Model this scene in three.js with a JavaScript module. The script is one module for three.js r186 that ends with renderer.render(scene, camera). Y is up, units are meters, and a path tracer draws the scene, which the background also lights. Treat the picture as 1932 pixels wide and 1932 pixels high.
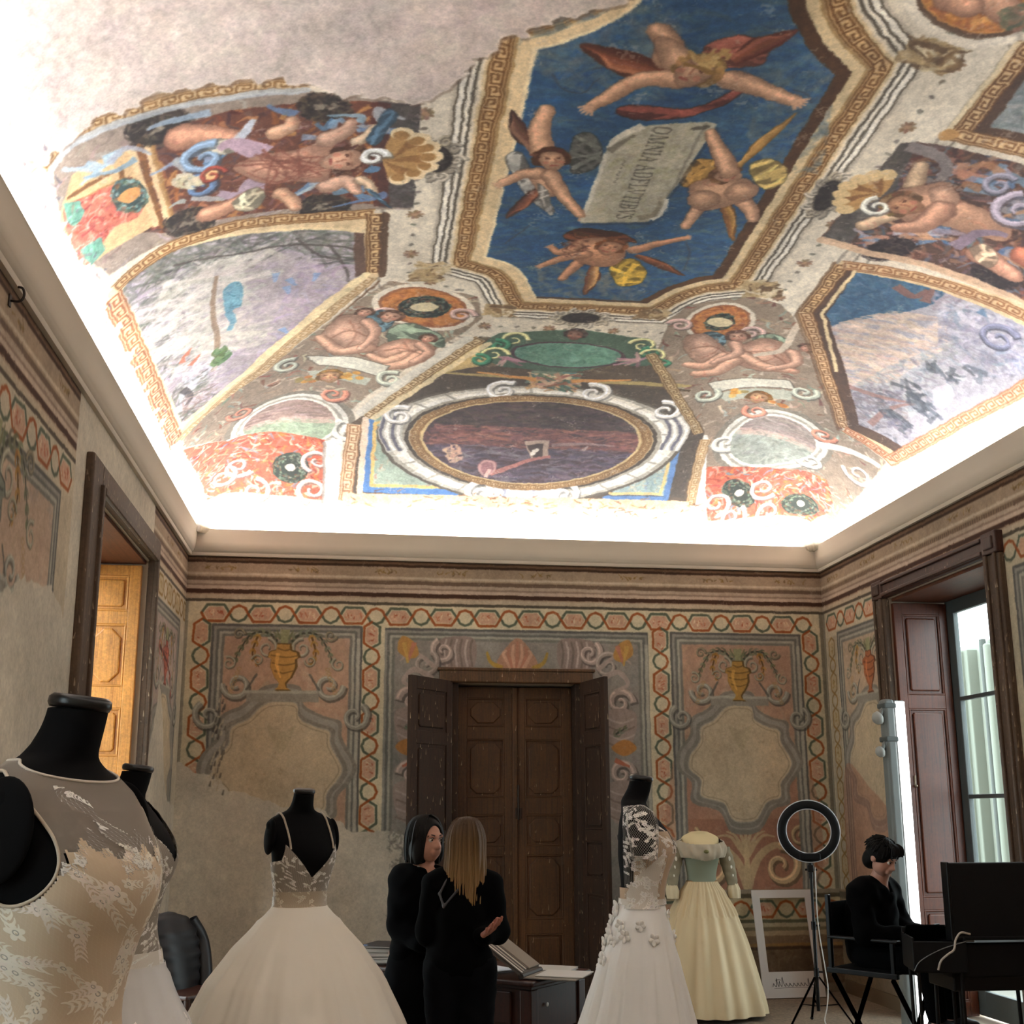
import * as THREE from 'three';
import { RectAreaLightUniformsLib } from 'three/addons/lights/RectAreaLightUniformsLib.js';
import { RoundedBoxGeometry } from 'three/addons/geometries/RoundedBoxGeometry.js';
import { MarchingCubes } from 'three/addons/objects/MarchingCubes.js';
import { mergeGeometries, mergeVertices, toCreasedNormals } from 'three/addons/utils/BufferGeometryUtils.js';

// ---------------------------------------------------------------- camera, sky, exposure
const W = 6.32, LEN = 10.9;                       // room: x from the left wall, z from the far wall towards the door behind the viewer
const scene = new THREE.Scene();
const camera = new THREE.PerspectiveCamera(50.18, 1, 0.05, 200);
camera.position.set(1.6502, 1.7, 10.4781);
camera.up.set(0, 1, 0);
{
  const yaw = 0.1386, pitch = 0.2011, roll = -0.0036;
  const f = new THREE.Vector3(Math.sin(yaw) * Math.cos(pitch), Math.sin(pitch), -Math.cos(yaw) * Math.cos(pitch));
  const r0 = new THREE.Vector3(Math.cos(yaw), 0, Math.sin(yaw)), u0 = new THREE.Vector3().crossVectors(r0, f);
  const r = r0.clone().multiplyScalar(Math.cos(roll)).addScaledVector(u0, Math.sin(roll));
  const u = u0.clone().multiplyScalar(Math.cos(roll)).addScaledVector(r0, -Math.sin(roll));
  camera.quaternion.setFromRotationMatrix(new THREE.Matrix4().makeBasis(r, u, f.clone().negate()));
}
camera.setViewOffset(1932, 1932, 0, -144, 1932, 1932);   // the lens is shifted: the picture is the upper part of a taller frame
const renderer = new THREE.WebGLRenderer({ antialias: true });
renderer.toneMapping = THREE.LinearToneMapping;
renderer.toneMappingExposure = 3.4;
renderer.shadowMap.enabled = true;
RectAreaLightUniformsLib.init();
scene.background = new THREE.Color().setRGB(2.2, 2.3, 2.42);   // bright overcast daylight
scene.environment = null;
const LED = 72, LEDTILT = .6, LEDCOL = [0.93, 0.96, 1.06];         // the cove lights

// ---------------------------------------------------------------- helpers
let seedN = 7;
const rnd = () => { seedN = (seedN + 0x6d2b79f5) | 0; let t = Math.imul(seedN ^ (seedN >>> 15), 1 | seedN); t = (t + Math.imul(t ^ (t >>> 7), 61 | t)) ^ t; return ((t ^ (t >>> 14)) >>> 0) / 4294967296; };
const reseed = (n) => { seedN = n; };
const rr = (a, b) => a + (b - a) * rnd();
const pick = (a) => a[Math.floor(rnd() * a.length)];
const taken = new Map();
function numbered(name) { const n = taken.get(name) ?? 0; taken.set(name, n + 1); return n ? name + '_' + String(n).padStart(3, '0') : name; }
function shadows(o) { o.castShadow = o.receiveShadow = true; return o; }
function mesh(name, geo, mat, parent = scene) {
  const m = shadows(new THREE.Mesh(Array.isArray(geo) ? merged(geo) : geo, mat));
  m.name = parent === scene ? numbered(name) : name; parent.add(m); return m;
}
function struct(name, geo, mat, parent) { const m = mesh(name, geo, mat, parent); if (!parent || parent === scene) m.userData.kind = 'structure'; return m; }
function thing(name, label, category, p = [0, 0, 0], turn = 0, group) {
  const o = new THREE.Group(); o.name = numbered(name); o.position.set(...p); o.rotation.y = turn; scene.add(o);
  return tag(o, label, category, group);
}
function tag(o, label, category, group) { o.userData.label = label; o.userData.category = category; if (group) o.userData.group = group; return o; }
function merged(list) {
  const gs = list.map((g) => { let k = g.index ? g.toNonIndexed() : g; const h = new THREE.BufferGeometry(); for (const n of ['position', 'normal', 'uv']) if (k.attributes[n]) h.setAttribute(n, k.attributes[n]); if (!h.attributes.uv) h.setAttribute('uv', new THREE.BufferAttribute(new Float32Array(h.attributes.position.count * 2), 2)); return h; });
  return mergeGeometries(gs);
}
const box = (w, h, d, x = 0, y = 0, z = 0) => new THREE.BoxGeometry(w, h, d).translate(x, y, z);
const rbox = (w, h, d, r, x = 0, y = 0, z = 0, s = 2) => new RoundedBoxGeometry(w, h, d, s, Math.min(r, w / 2.01, h / 2.01, d / 2.01)).translate(x, y, z);
const V3 = (a) => new THREE.Vector3(...a);
function bar(a, b, r, r2 = r, seg = 10) {           // a round rod between two points
  const A = V3(a), B = V3(b), d = B.clone().sub(A), g = new THREE.CylinderGeometry(r2, r, d.length(), seg);
  g.translate(0, d.length() / 2, 0).applyQuaternion(new THREE.Quaternion().setFromUnitVectors(new THREE.Vector3(0, 1, 0), d.normalize())); return g.translate(...a);
}
function plank(a, b, w, t, up = [0, 1, 0]) {        // a flat bar of section w x t between two points
  const A = V3(a), B = V3(b), d = B.clone().sub(A), len = d.length(); d.normalize();
  const s = new THREE.Vector3().crossVectors(d, V3(up)).normalize(), n = new THREE.Vector3().crossVectors(s, d);
  return rbox(w, t, len, Math.min(w, t) * .2).applyMatrix4(new THREE.Matrix4().makeBasis(s, n, d)).translate(...A.add(B).multiplyScalar(.5).toArray());
}
const tube = (pts, r, seg = 40, rs = 8) => new THREE.TubeGeometry(new THREE.CatmullRomCurve3(pts.map(V3)), seg, r, rs);
const lathe = (pts, seg = 40) => new THREE.LatheGeometry(pts.map((p) => new THREE.Vector2(...p)), seg);
function extrude(shape, depth, bevel = 0) { return new THREE.ExtrudeGeometry(shape, { depth, bevelEnabled: bevel > 0, bevelThickness: bevel, bevelSize: bevel, bevelOffset: -bevel, bevelSegments: 2, curveSegments: 8 }); }
const poly = (pts) => new THREE.Shape(pts.map((p) => new THREE.Vector2(...p)));
const mat = (color, rough = .7, more = {}) => new THREE.MeshStandardMaterial({ color, roughness: rough, ...more });
const pmat = (color, rough = .7, more = {}) => new THREE.MeshPhysicalMaterial({ color, roughness: rough, ...more });

// ---------------------------------------------------------------- paint: canvases whose units are metres
const NZ = 256, nz = new Float32Array(NZ * NZ);
reseed(11); for (let i = 0; i < nz.length; i++) nz[i] = rnd();
function noise(x, y) {
  const xf = Math.floor(x), yf = Math.floor(y), u = x - xf, v = y - yf, s = u * u * (3 - 2 * u), t = v * v * (3 - 2 * v);
  const a = (yf & 255) * NZ, b = ((yf + 1) & 255) * NZ, c = xf & 255, d = (xf + 1) & 255;
  return (nz[a + c] * (1 - s) + nz[a + d] * s) * (1 - t) + (nz[b + c] * (1 - s) + nz[b + d] * s) * t;
}
const fbm = (x, y, n = 4) => { let s = 0, a = .5, t = 0; for (let i = 0; i < n; i++) { s += a * noise(x, y); t += a; a *= .5; x = x * 2 + 17.3; y = y * 2 + 9.1; } return s / t; };
function hex(c) { if (Array.isArray(c)) return c; const n = parseInt(c.slice(1), 16); return [n >> 16, (n >> 8) & 255, n & 255]; }
const css = (c, a = 1) => { const [r, g, b] = hex(c); return `rgba(${r | 0},${g | 0},${b | 0},${a})`; };
const mixc = (a, b, t) => { a = hex(a); b = hex(b); return [0, 1, 2].map((i) => a[i] + (b[i] - a[i]) * t); };
const shade = (c, k) => hex(c).map((v) => Math.max(0, Math.min(255, v * k)));
const jit = (c, j = 12) => { const d = rr(-j, j); return hex(c).map((v) => Math.max(0, Math.min(255, v + d + rr(-j / 3, j / 3)))); };
let X;                                              // the canvas being painted
function surface(x0, y0, w, h, ppm, draw, age = {}) {
  const cv = document.createElement('canvas'); cv.width = Math.round(w * ppm); cv.height = Math.round(h * ppm);
  X = cv.getContext('2d'); X.setTransform(ppm, 0, 0, -ppm, -x0 * ppm, (y0 + h) * ppm); X.lineJoin = X.lineCap = 'round';
  draw();
  if (age.soft) { const k = document.createElement('canvas'); k.width = cv.width; k.height = cv.height; const q = k.getContext('2d'); q.filter = `blur(${age.soft}px)`; q.drawImage(cv, 0, 0); X.setTransform(1, 0, 0, 1, 0, 0); X.drawImage(k, 0, 0); }
  if (age.warp) {                                   // the hand's unsteadiness: edges wander a little
    const src = X.getImageData(0, 0, cv.width, cv.height), dst = X.createImageData(cv.width, cv.height), a = src.data, b = dst.data, Wc = cv.width, Hc = cv.height, A = age.warp * ppm;
    for (let j = 0, o = 0; j < Hc; j++) for (let i = 0; i < Wc; i++, o += 4) {
      const x = i / ppm, y = j / ppm, sx = i + A * ((noise(x * 9, y * 9) - .5) * 1.5 + (noise(x * 26 + 50, y * 26) - .5) * 1.1 + (noise(x * 70, y * 70 + 30) - .5) * .5), sy = j + A * ((noise(x * 9 + 90, y * 9) - .5) * 1.5 + (noise(x * 26, y * 26 + 70) - .5) * 1.1 + (noise(x * 70 + 9, y * 70) - .5) * .5);
      const q = (Math.max(0, Math.min(Hc - 1, Math.round(sy))) * Wc + Math.max(0, Math.min(Wc - 1, Math.round(sx)))) * 4; b[o] = a[q]; b[o + 1] = a[q + 1]; b[o + 2] = a[q + 2]; b[o + 3] = a[q + 3];
    }
    X.putImageData(dst, 0, 0);
  }
  const id = X.getImageData(0, 0, cv.width, cv.height), d = id.data, { tone = .1, grain = .05, fleck = 0 } = age;
  for (let j = 0, o = 0; j < cv.height; j++) for (let i = 0; i < cv.width; i++, o += 4) {
    const x = i / ppm, y = j / ppm, k = 1 + tone * 2 * (fbm(x * 2.1, y * 2.1, 4) - .5) + grain * 2 * (noise(x * 60, y * 60) + noise(x * 140, y * 140) - 1);
    let r = d[o] * k, g = d[o + 1] * k, b = d[o + 2] * k;
    if (age.mottle) { const m = 1 + age.mottle * ((noise(x * 17 + 5, y * 13) - .5) + (noise(x * 38, y * 30 + 8) - .5)), h = age.mottle * 16 * (noise(x * 7 + 31, y * 7) - .5); r = r * m + h; g *= m; b = b * m - h; }
    if (fleck) { const f = fbm(x * 9 + 40, y * 9, 4) * .7 + noise(x * 70, y * 70) * .3; if (f > .66) { const a = Math.min(1, (f - .66) * 7) * fleck; r += (196 - r) * a; g += (182 - g) * a; b += (164 - b) * a; } }
    d[o] = Math.min(255, r); d[o + 1] = Math.min(255, g); d[o + 2] = Math.min(255, b);
  }
  X.putImageData(id, 0, 0);
  const t = new THREE.CanvasTexture(cv); t.colorSpace = THREE.SRGBColorSpace; t.anisotropy = 8;
  t.repeat.set(1 / w, 1 / h); t.offset.set(-x0 / w, -y0 / h);      // uv in metres
  return t;
}
function trace(pts, smooth, close) {
  X.beginPath();
  if (!smooth) { pts.forEach((p, i) => (i ? X.lineTo(...p) : X.moveTo(...p))); if (close) X.closePath(); return; }
  const q = spline(pts, close); q.forEach((p, i) => (i ? X.lineTo(...p) : X.moveTo(...p))); if (close) X.closePath();
}
function spline(pts, close, n = 8) {
  const N = pts.length, at = (i) => (close ? pts[(i + N) % N] : pts[Math.max(0, Math.min(N - 1, i))]), out = [];
  if (N < 3 && !close) { const [a, b] = pts; for (let i = 0; i <= n; i++) out.push([a[0] + (b[0] - a[0]) * i / n, a[1] + (b[1] - a[1]) * i / n]); return out; }
  for (let i = 0; i < (close ? N : N - 1); i++) {
    const [a, b, c, d] = [at(i - 1), at(i), at(i + 1), at(i + 2)];
    for (let k = 0; k < n; k++) { const t = k / n, t2 = t * t, t3 = t2 * t; out.push([0, 1].map((m) => .5 * (2 * b[m] + (c[m] - a[m]) * t + (2 * a[m] - 5 * b[m] + 4 * c[m] - d[m]) * t2 + (3 * b[m] - a[m] - 3 * c[m] + d[m]) * t3))); }
  }
  if (!close) out.push(pts[N - 1]);
  return out;
}
const area = (pts, c, a = 1, smooth = false) => { trace(pts, smooth, true); X.fillStyle = css(c, a); X.fill(); };
const blob = (pts, c, a = 1) => area(pts, c, a, true);
function line(pts, w, c, a = 1, smooth = true, close = false) { trace(pts, smooth, close); X.strokeStyle = css(c, a); X.lineWidth = w; X.stroke(); }
function oval(x, y, rx, ry, c, a = 1, rot = 0) { X.beginPath(); X.ellipse(x, y, rx, ry, rot, 0, 7); X.fillStyle = css(c, a); X.fill(); }
function ring(x, y, rx, ry, w, c, a = 1, rot = 0) { X.beginPath(); X.ellipse(x, y, rx, ry, rot, 0, 7); X.strokeStyle = css(c, a); X.lineWidth = w; X.stroke(); }
function rect(x, y, w, h, c, a = 1) { X.fillStyle = css(c, a); X.fillRect(x, y, w, h); }
function stroke(pts, w0, w1, c, a = 1) {            // a tapering brush stroke
  const q = spline(pts, false, 6), L = [], Rr = [];
  q.forEach((p, i) => { const e = q[Math.min(q.length - 1, i + 1)], s = q[Math.max(0, i - 1)], dx = e[0] - s[0], dy = e[1] - s[1], l = Math.hypot(dx, dy) || 1, w = (w0 + (w1 - w0) * i / (q.length - 1)) / 2; L.push([p[0] - dy / l * w, p[1] + dx / l * w]); Rr.unshift([p[0] + dy / l * w, p[1] - dx / l * w]); });
  area([...L, ...Rr], c, a);
}
function inside(pts, smooth, draw) { X.save(); trace(pts, smooth, true); X.clip(); draw(); X.restore(); }
const bounds = (pts) => [Math.min(...pts.map((p) => p[0])), Math.min(...pts.map((p) => p[1])), Math.max(...pts.map((p) => p[0])), Math.max(...pts.map((p) => p[1]))];
function dabs(pts, colors, n, size, o = {}) {       // loose brushwork within an outline
  const [x0, y0, x1, y1] = bounds(pts), { a = .5, smooth = false, turn = null, long = 3, j = 10 } = o;
  inside(pts, smooth, () => {
    size *= .8; n = n * 1.5;
    for (let i = 0; i < n; i++) {
      const x = rr(x0, x1), y = rr(y0, y1), t = turn === null ? rr(0, 6.3) : turn + rr(-.4, .4), l = size * long * rr(.5, 1.2), k = rr(-.5, .5);
      stroke([[x, y], [x + Math.cos(t) * l * .5 - Math.sin(t) * l * k * .4, y + Math.sin(t) * l * .5 + Math.cos(t) * l * k * .4], [x + Math.cos(t) * l, y + Math.sin(t) * l]], size * rr(.5, 1.1), size * .15, jit(pick(colors), j), a);
    }
  });
}
function along(pts) {                               // arc length along a path: [length, s => [x, y, nx, ny]]
  const acc = [0]; for (let i = 1; i < pts.length; i++) acc.push(acc[i - 1] + Math.hypot(pts[i][0] - pts[i - 1][0], pts[i][1] - pts[i - 1][1]));
  return [acc[acc.length - 1], (s) => { let i = 1; while (i < pts.length - 1 && acc[i] < s) i++; const [a, b] = [pts[i - 1], pts[i]], l = acc[i] - acc[i - 1] || 1, t = (s - acc[i - 1]) / l, dx = (b[0] - a[0]) / l, dy = (b[1] - a[1]) / l; return [a[0] + (b[0] - a[0]) * t, a[1] + (b[1] - a[1]) * t, -dy, dx]; }];
}
const offset = function (pts, d) {                         // mitred parallel of a path
  const N = pts.length, nrm = (a, b) => { const dx = b[0] - a[0], dy = b[1] - a[1], l = Math.hypot(dx, dy) || 1; return [-dy / l, dx / l]; };
  const q = pts.filter((p, i) => !i || Math.hypot(p[0] - pts[i - 1][0], p[1] - pts[i - 1][1]) > 1e-4);
  return q.map((p, i) => { const a = i ? nrm(q[i - 1], p) : nrm(p, q[i + 1]), b = i < q.length - 1 ? nrm(p, q[i + 1]) : a, k = 1 + a[0] * b[0] + a[1] * b[1]; const s = d / Math.max(k, .35); return [p[0] + (a[0] + b[0]) * s, p[1] + (a[1] + b[1]) * s]; });
};
function band(pts, d0, d1, c, a = 1) { area([...offset(pts, d0), ...offset(pts, d1).reverse()], c, a); }
function meander(pts, d, w, base = '#c0a077', ink = '#6d4a24') {   // Greek key along a path, at distance d beside it
  band(pts, d - w / 2, d + w / 2, base);
  line(offset(pts, d - w / 2), w * .12, ink, .9, false); line(offset(pts, d + w / 2), w * .12, ink, .9, false);
  const q = offset(pts, d), [len, at] = along(q), n = Math.max(2, Math.round(len / (w * 1.05))), u = len / n, key = [[0, -.3], [0, .3], [.75, .3], [.75, -.08], [.38, -.08], [.38, .08]];
  for (let i = 0; i < n; i++) { const P = (k) => { const [x, y, nx, ny] = at(Math.min(len, (i + .12 + k[0]) * u)); return [x + nx * k[1] * w, y + ny * k[1] * w]; }; line([...key.map(P)], w * .13, ink, .95, false); line([P([0, -.3]), P([.95, -.3])], w * .13, ink, .95, false); }
}
function limb(pts, r0, r1, c = '#c99a78', o = {}) { // a rounded painted limb, light from the upper left
  const { ink = '#5a3524', lit = 1.14, sx = -.3, sy = .34 } = o, n = 6;
  stroke(pts, r0 * 2.15, r1 * 2.15, ink, .4); oval(...pts[0], r0 * 1.06, r0 * 1.06, ink, .3);
  for (let k = 0; k < n; k++) { const t = k / (n - 1), w = 1 - t * .72, col = mixc(shade(mixc(c, ink, .25), .8), shade(c, lit), t), q = pts.map((p, i) => { const r = (r0 + (r1 - r0) * i / (pts.length - 1)) * t; return [p[0] + sx * r, p[1] + sy * r]; }); stroke(q, r0 * 2 * w, r1 * 2 * w, col, k ? .6 : 1); oval(...q[0], r0 * w, r0 * w, col, k ? .6 : 1); oval(...q[q.length - 1], r1 * w, r1 * w, col, k ? .6 : 1); }
  for (let k = 0; k < 5; k++) { const [x, y] = pick(spline(pts, false, 4)); stroke([[x + rr(-r0, r0) * .6, y + rr(-r0, r0) * .6], [x + rr(-r0, r0) * .8, y + rr(-r0, r0) * .8]], r0 * .3, r0 * .08, jit(pick([c, shade(c, .86), '#c07c62']), 10), .35); }
}
function body(pts, c, o = {}) {                     // a rounded painted form
  const { ink = '#50301f', lit = 1.14 } = o, [x0, y0, x1, y1] = bounds(pts), cx = (x0 + x1) / 2, cy = (y0 + y1) / 2, n = 8;
  blob(pts.map((p) => [cx + (p[0] - cx) * 1.05, cy + (p[1] - cy) * 1.05]), ink, .4);
  for (let k = 0; k < n; k++) { const t = k / (n - 1), w = 1 - t * .75; blob(pts.map((p) => [cx + (p[0] - cx) * w - .1 * t * (x1 - x0), cy + (p[1] - cy) * w + .12 * t * (y1 - y0)]), mixc(shade(mixc(c, ink, .22), .82), shade(c, lit), t), k ? .5 : 1); }
  inside(pts, true, () => { for (let k = 0; k < 14; k++) { const x = rr(x0, x1), y = rr(y0, y1), l = (x1 - x0) * .16; stroke([[x, y], [x + rr(-l, l), y + rr(-l, l)], [x + rr(-l, l) * 1.6, y + rr(-l, l)]], l * .35, l * .08, jit(pick([shade(c, .8), shade(c, .9), shade(c, 1.1), '#b87a5e', '#8a5a44']), 8), .35); } });
}
function wing(root, tip, w, c, dark, n = 7) {
  const dx = tip[0] - root[0], dy = tip[1] - root[1], l = Math.hypot(dx, dy), nx = -dy / l, ny = dx / l;
  blob([root, [root[0] + dx * .4 + nx * w, root[1] + dy * .4 + ny * w], tip, [root[0] + dx * .5 - nx * w * .5, root[1] + dy * .5 - ny * w * .5]], dark);
  for (let i = 0; i < n; i++) { const k = i / (n - 1) - .35; stroke([[root[0] + nx * k * w * .5, root[1] + ny * k * w * .5], [root[0] + dx * .55 + nx * k * w * 1.1, root[1] + dy * .55 + ny * k * w * 1.1], [root[0] + dx * (.98 - Math.abs(k) * .4) + nx * k * w * .3, root[1] + dy * (.98 - Math.abs(k) * .4) + ny * k * w * .3]], w * .28, w * .08, jit(mixc(dark, c, i / (n - 1)), 14), .85); }
}
function cloth(pts, c, folds = 5, dir = null) {
  blob(pts.map((p) => p), shade(c, .6)); const [x0, y0, x1, y1] = bounds(pts);
  inside(pts, true, () => { for (let i = 0; i < folds * 2; i++) { const t = dir ?? rr(0, 6.3), x = rr(x0, x1), y = rr(y0, y1), l = Math.max(x1 - x0, y1 - y0) * rr(.3, .6), ca = Math.cos(t + rr(-.4, .4)), sa = Math.sin(t + rr(-.4, .4)), w = Math.min(x1 - x0, y1 - y0) * .22; stroke([[x - ca * l, y - sa * l], [x + sa * w * .6, y - ca * w * .6], [x + ca * l, y + sa * l]], w, w * .2, shade(c, i % 3 ? rr(.85, 1.1) : rr(1.15, 1.4)), .75); } });
  line(pts, Math.min(x1 - x0, y1 - y0) * .03, shade(c, .4), .6, true, true);
}
function scroll(x, y, r, turn, c, w, flip = 1) {    // a volute
  const p = []; for (let i = 0; i <= 26; i++) { const t = i / 26, a = turn + flip * t * 8.5, k = r * (1 - t * .85); p.push([x + Math.cos(a) * k, y + Math.sin(a) * k]); }
  stroke(p.map(([a, b]) => [a + w * .2, b - w * .3]), w * 1.25, w * .4, shade(c, .5), .7); stroke(p, w, w * .35, c); stroke(p.map(([a, b]) => [a - w * .12, b + w * .15]), w * .35, w * .1, shade(c, 1.3), .8);
}
function leafy(pts, w, c) { const q = spline(pts, false, 5); stroke(pts, w * .4, w * .1, shade(c, .6)); q.forEach((p, i) => { if (i % 2 || i > q.length - 2) return; const e = q[Math.min(q.length - 1, i + 1)], a = Math.atan2(e[1] - p[1], e[0] - p[0]); for (const s of [-1, 1]) { const b = a + s * .8, l = w * (1.2 - i / q.length * .8); stroke([p, [p[0] + Math.cos(b) * l * .6, p[1] + Math.sin(b) * l * .6], [p[0] + Math.cos(b - s * .4) * l, p[1] + Math.sin(b - s * .4) * l]], w * .5, w * .1, jit(c, 18), .9); } }); }

const ell = ([c, r, t], k = 1, n = 36) => Array.from({ length: n }, (_, i) => { const a = i / n * Math.PI * 2, x = Math.cos(a) * k, y = Math.sin(a) * k; return [c[0] + (r[0] - c[0]) * x + (t[0] - c[0]) * y, c[1] + (r[1] - c[1]) * x + (t[1] - c[1]) * y]; });
function wreath(P, c = '#3c4a3a', k0 = .55, k1 = 1) {
  area(ell(P, k1), shade(c, .6)); for (let i = 0; i < 110; i++) { const a = rr(0, 6.3), k = rr(k0, k1), e = (t, m) => { const q = ell(P, m, 1); const [cc, r, tt] = P; return [cc[0] + (r[0] - cc[0]) * Math.cos(t) * m + (tt[0] - cc[0]) * Math.sin(t) * m, cc[1] + (r[1] - cc[1]) * Math.cos(t) * m + (tt[1] - cc[1]) * Math.sin(t) * m]; }; stroke([e(a, k), e(a + .12, k + .04), e(a + .25, k - .02)], .022, .005, jit(pick([c, shade(c, 1.4), '#6b4a34', '#59614a']), 16), .85); }
}
function face(x, y, r, skin, hair, look = 0, up = [0, 1]) {   // a painted head: up is the direction of its crown
  const [ux, uy] = up, [sx, sy] = [uy, -ux], P = (a, b) => [x + (sx * a + ux * b) * r, y + (sy * a + uy * b) * r];
  blob([P(-1.05, .2), P(-.7, 1.05), P(0, 1.3), P(.8, 1.05), P(1.1, .2), P(.9, -.5), P(-.9, -.5)], shade(hair, .75));
  body([P(-.72, .35), P(-.5, .75), P(.3, .8), P(.75, .4), P(.72, -.3), P(.35, -.95), P(-.2, -.95), P(-.7, -.3)].map(([a, b]) => [a + sx * look * .1 * r, b + sy * look * .1 * r]), skin);
  for (const s of [-1, 1]) { stroke([P(s * .45 + look * .2, .2), P(s * .2 + look * .2, .18)], .2 * r, .12 * r, '#4a2a1e', .85); stroke([P(s * .52 + look * .2, .38), P(s * .15 + look * .2, .34)], .08 * r, .06 * r, '#5e3a26', .7); }
  stroke([P(look * .25, .2), P(.1 + look * .3, -.25), P(look * .22, -.3)], .1 * r, .08 * r, '#8a543e', .8); stroke([P(-.25 + look * .2, -.58), P(.25 + look * .2, -.56)], .13 * r, .08 * r, '#8c4238', .9); oval(...P(.45 + look * .2, -.25), .2 * r, .17 * r, '#c4755c', .5); oval(...P(-.45 + look * .2, -.25), .2 * r, .17 * r, '#c4755c', .5);
  for (let i = 0; i < 16; i++) { const a = rr(-1.8, 1.8); stroke([P(Math.sin(a) * .85, .15 + Math.cos(a) * .8), P(Math.sin(a) * 1.1, .3 + Math.cos(a) * .85), P(Math.sin(a + .25) * 1.15, .1 + Math.cos(a + .25) * .9)], .28 * r, .1 * r, jit(hair, 22), .85); }
}
function lettering(p0, p1, size, str, c = '#3d3a34', a = .85) {
  const t = Math.atan2(p1[1] - p0[1], p1[0] - p0[0]), L = Math.hypot(p1[0] - p0[0], p1[1] - p0[1]); X.save(); X.translate(...p0); X.rotate(t); X.scale(1, -1); X.font = `100px serif`; const w = X.measureText(str).width; X.scale(L / w, size / 72); X.fillStyle = css(c, a); X.fillText(str, 0, 0); X.restore();
}
function motif(x, y, s, c = '#6f6656') { if (s < .04) { oval(x, y, s * .5, s * .8, jit(c, 14), .85, rr(0, 3)); oval(x + s * .5, y + s * .2, s * .25, s * .3, c, .6); return; } for (let i = 0; i < 9; i++) { const a = i * .7 + rr(0, .3); oval(x + Math.cos(a) * s * .55, y + Math.sin(a) * s * .55, s * .34, s * .2, jit(c, 20), .8, a); } oval(x, y, s * .32, s * .32, shade(c, 1.3), .9); }
// ---------------------------------------------------------------- the walls' painted decoration
const PLASTER = '#c2b8a6', CREAM = '#cabd9f', GREYFRAME = '#8f8b80';
function cornice(u0, u1) {                           // painted courses under the cove
  const rows = [[4.3, 4.1, '#b9a58c'], [4.1, 4.084, '#3c2617'], [4.084, 4.06, '#6b503a'], [4.06, 4.036, '#3a2415'], [4.036, 3.94, '#9a8670'], [3.94, 3.915, '#bba992'], [3.915, 3.9, '#9c8872'], [3.9, 3.862, '#685443'], [3.862, 3.83, '#ab9884'], [3.83, 3.812, '#8a7666'], [3.812, 3.778, '#b8a390'], [3.778, 3.738, '#3f2416'], [3.738, 3.725, '#a38f78'], [3.725, 3.684, '#b5a48c'], [3.684, 3.656, '#4e4538']];
  for (const [a, b, c] of rows) rect(u0, b, u1 - u0, a - b + .003, c);
  for (let u = u0 + .3; u < u1 - .2; u += rr(.55, .95)) for (let k = 0; k < 9; k++) { const x = u + rr(-.16, .16); stroke([[x, 3.96 + rr(0, .03)], [x + rr(-.03, .03), 3.99], [x + rr(-.06, .06), 4.01 + rr(-.02, .02)]], .014, .004, pick(['#6e5426', '#7d6230', '#5d4a2c']), .75); }
}
function chain(x, y, len, turn, k = 1, tint = 0) {   // interlaced strands: long hexagons and rings by turns
  X.save(); X.translate(x, y); X.rotate(turn);
  const P = .43 * k, h = .078 * k, n = Math.round(len / P), p = len / n, rust = tint ? '#8a6a34' : '#93491f', green = tint ? '#80683a' : '#4b5444';
  for (let i = 0; i < n; i++) {
    const c = (i + .32) * p, a = p * .3, r = p * .2, m = c + p / 2;
    area([[c - a * .8, 0], [c - a * .5, h * .75], [c + a * .5, h * .75], [c + a * .8, 0], [c + a * .5, -h * .75], [c - a * .5, -h * .75]], tint ? '#b09c78' : '#bd8d74', .75);
    for (let j = 0; j < 12; j++) { const q = c + rr(-a * .6, a * .6); stroke([[q, rr(-h * .5, h * .5)], [q + rr(-.03, .03), rr(-h * .5, h * .5)]], .016 * k, .005, pick(tint ? ['#8d7440', '#a58a5a'] : ['#9c4a30', '#d8c4a4', '#b06a4c', '#d0ac8c']), .8); }
    const st = (s, col) => line([[c - a, 0], [c - a * .62, s * h], [c + a * .62, s * h], [c + a, 0], [m - r * .62, -s * h * .72], [m, -s * h], [m + r * .62, -s * h * .72], [c - a + p, 0]], .024 * k, col, .92, false);
    st(1, green); st(-1, rust);
  }
  X.restore();
}
function mouldFrame(x0, x1, y0, y1, w, open = true) { // painted three-step frame, light from the upper left
  const cols = ['#5d5b56', '#8d8a80', '#6a6862', '#a29d8e', '#77746b'];
  cols.forEach((c, i) => { const d = w * (i + .5) / cols.length; X.strokeStyle = css(c); X.lineWidth = w / cols.length * 1.05; X.lineCap = 'butt'; X.beginPath(); X.moveTo(x0 + d, y0); X.lineTo(x0 + d, y1 - d); X.lineTo(x1 - d, y1 - d); X.lineTo(x1 - d, y0); if (!open) { X.lineTo(x1 - d, y0 + d); X.lineTo(x0 + d, y0 + d); X.closePath(); } X.stroke(); X.lineCap = 'round'; });
  band([[x1 - w * .3, y0], [x1 - w * .3, y1 - w]], -w * .15, w * .15, '#b4ae9c', .7);
}
const CART = [[5.28,2.71],[5.5,2.71],[5.54,2.58],[5.67,2.51],[5.79,2.47],[5.8,2.36],[5.9,2.18],[5.87,2.08],[5.78,1.96],[5.77,1.83],[5.63,1.78],[5.5,1.61],[5.28,1.61],[5.19,1.77],[4.97,1.84],[4.97,1.99],[4.86,2.1],[4.87,2.23],[4.97,2.36],[4.99,2.5],[5.13,2.58]].map(([a, b]) => [a - 5.395, b - 2.1]);
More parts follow.
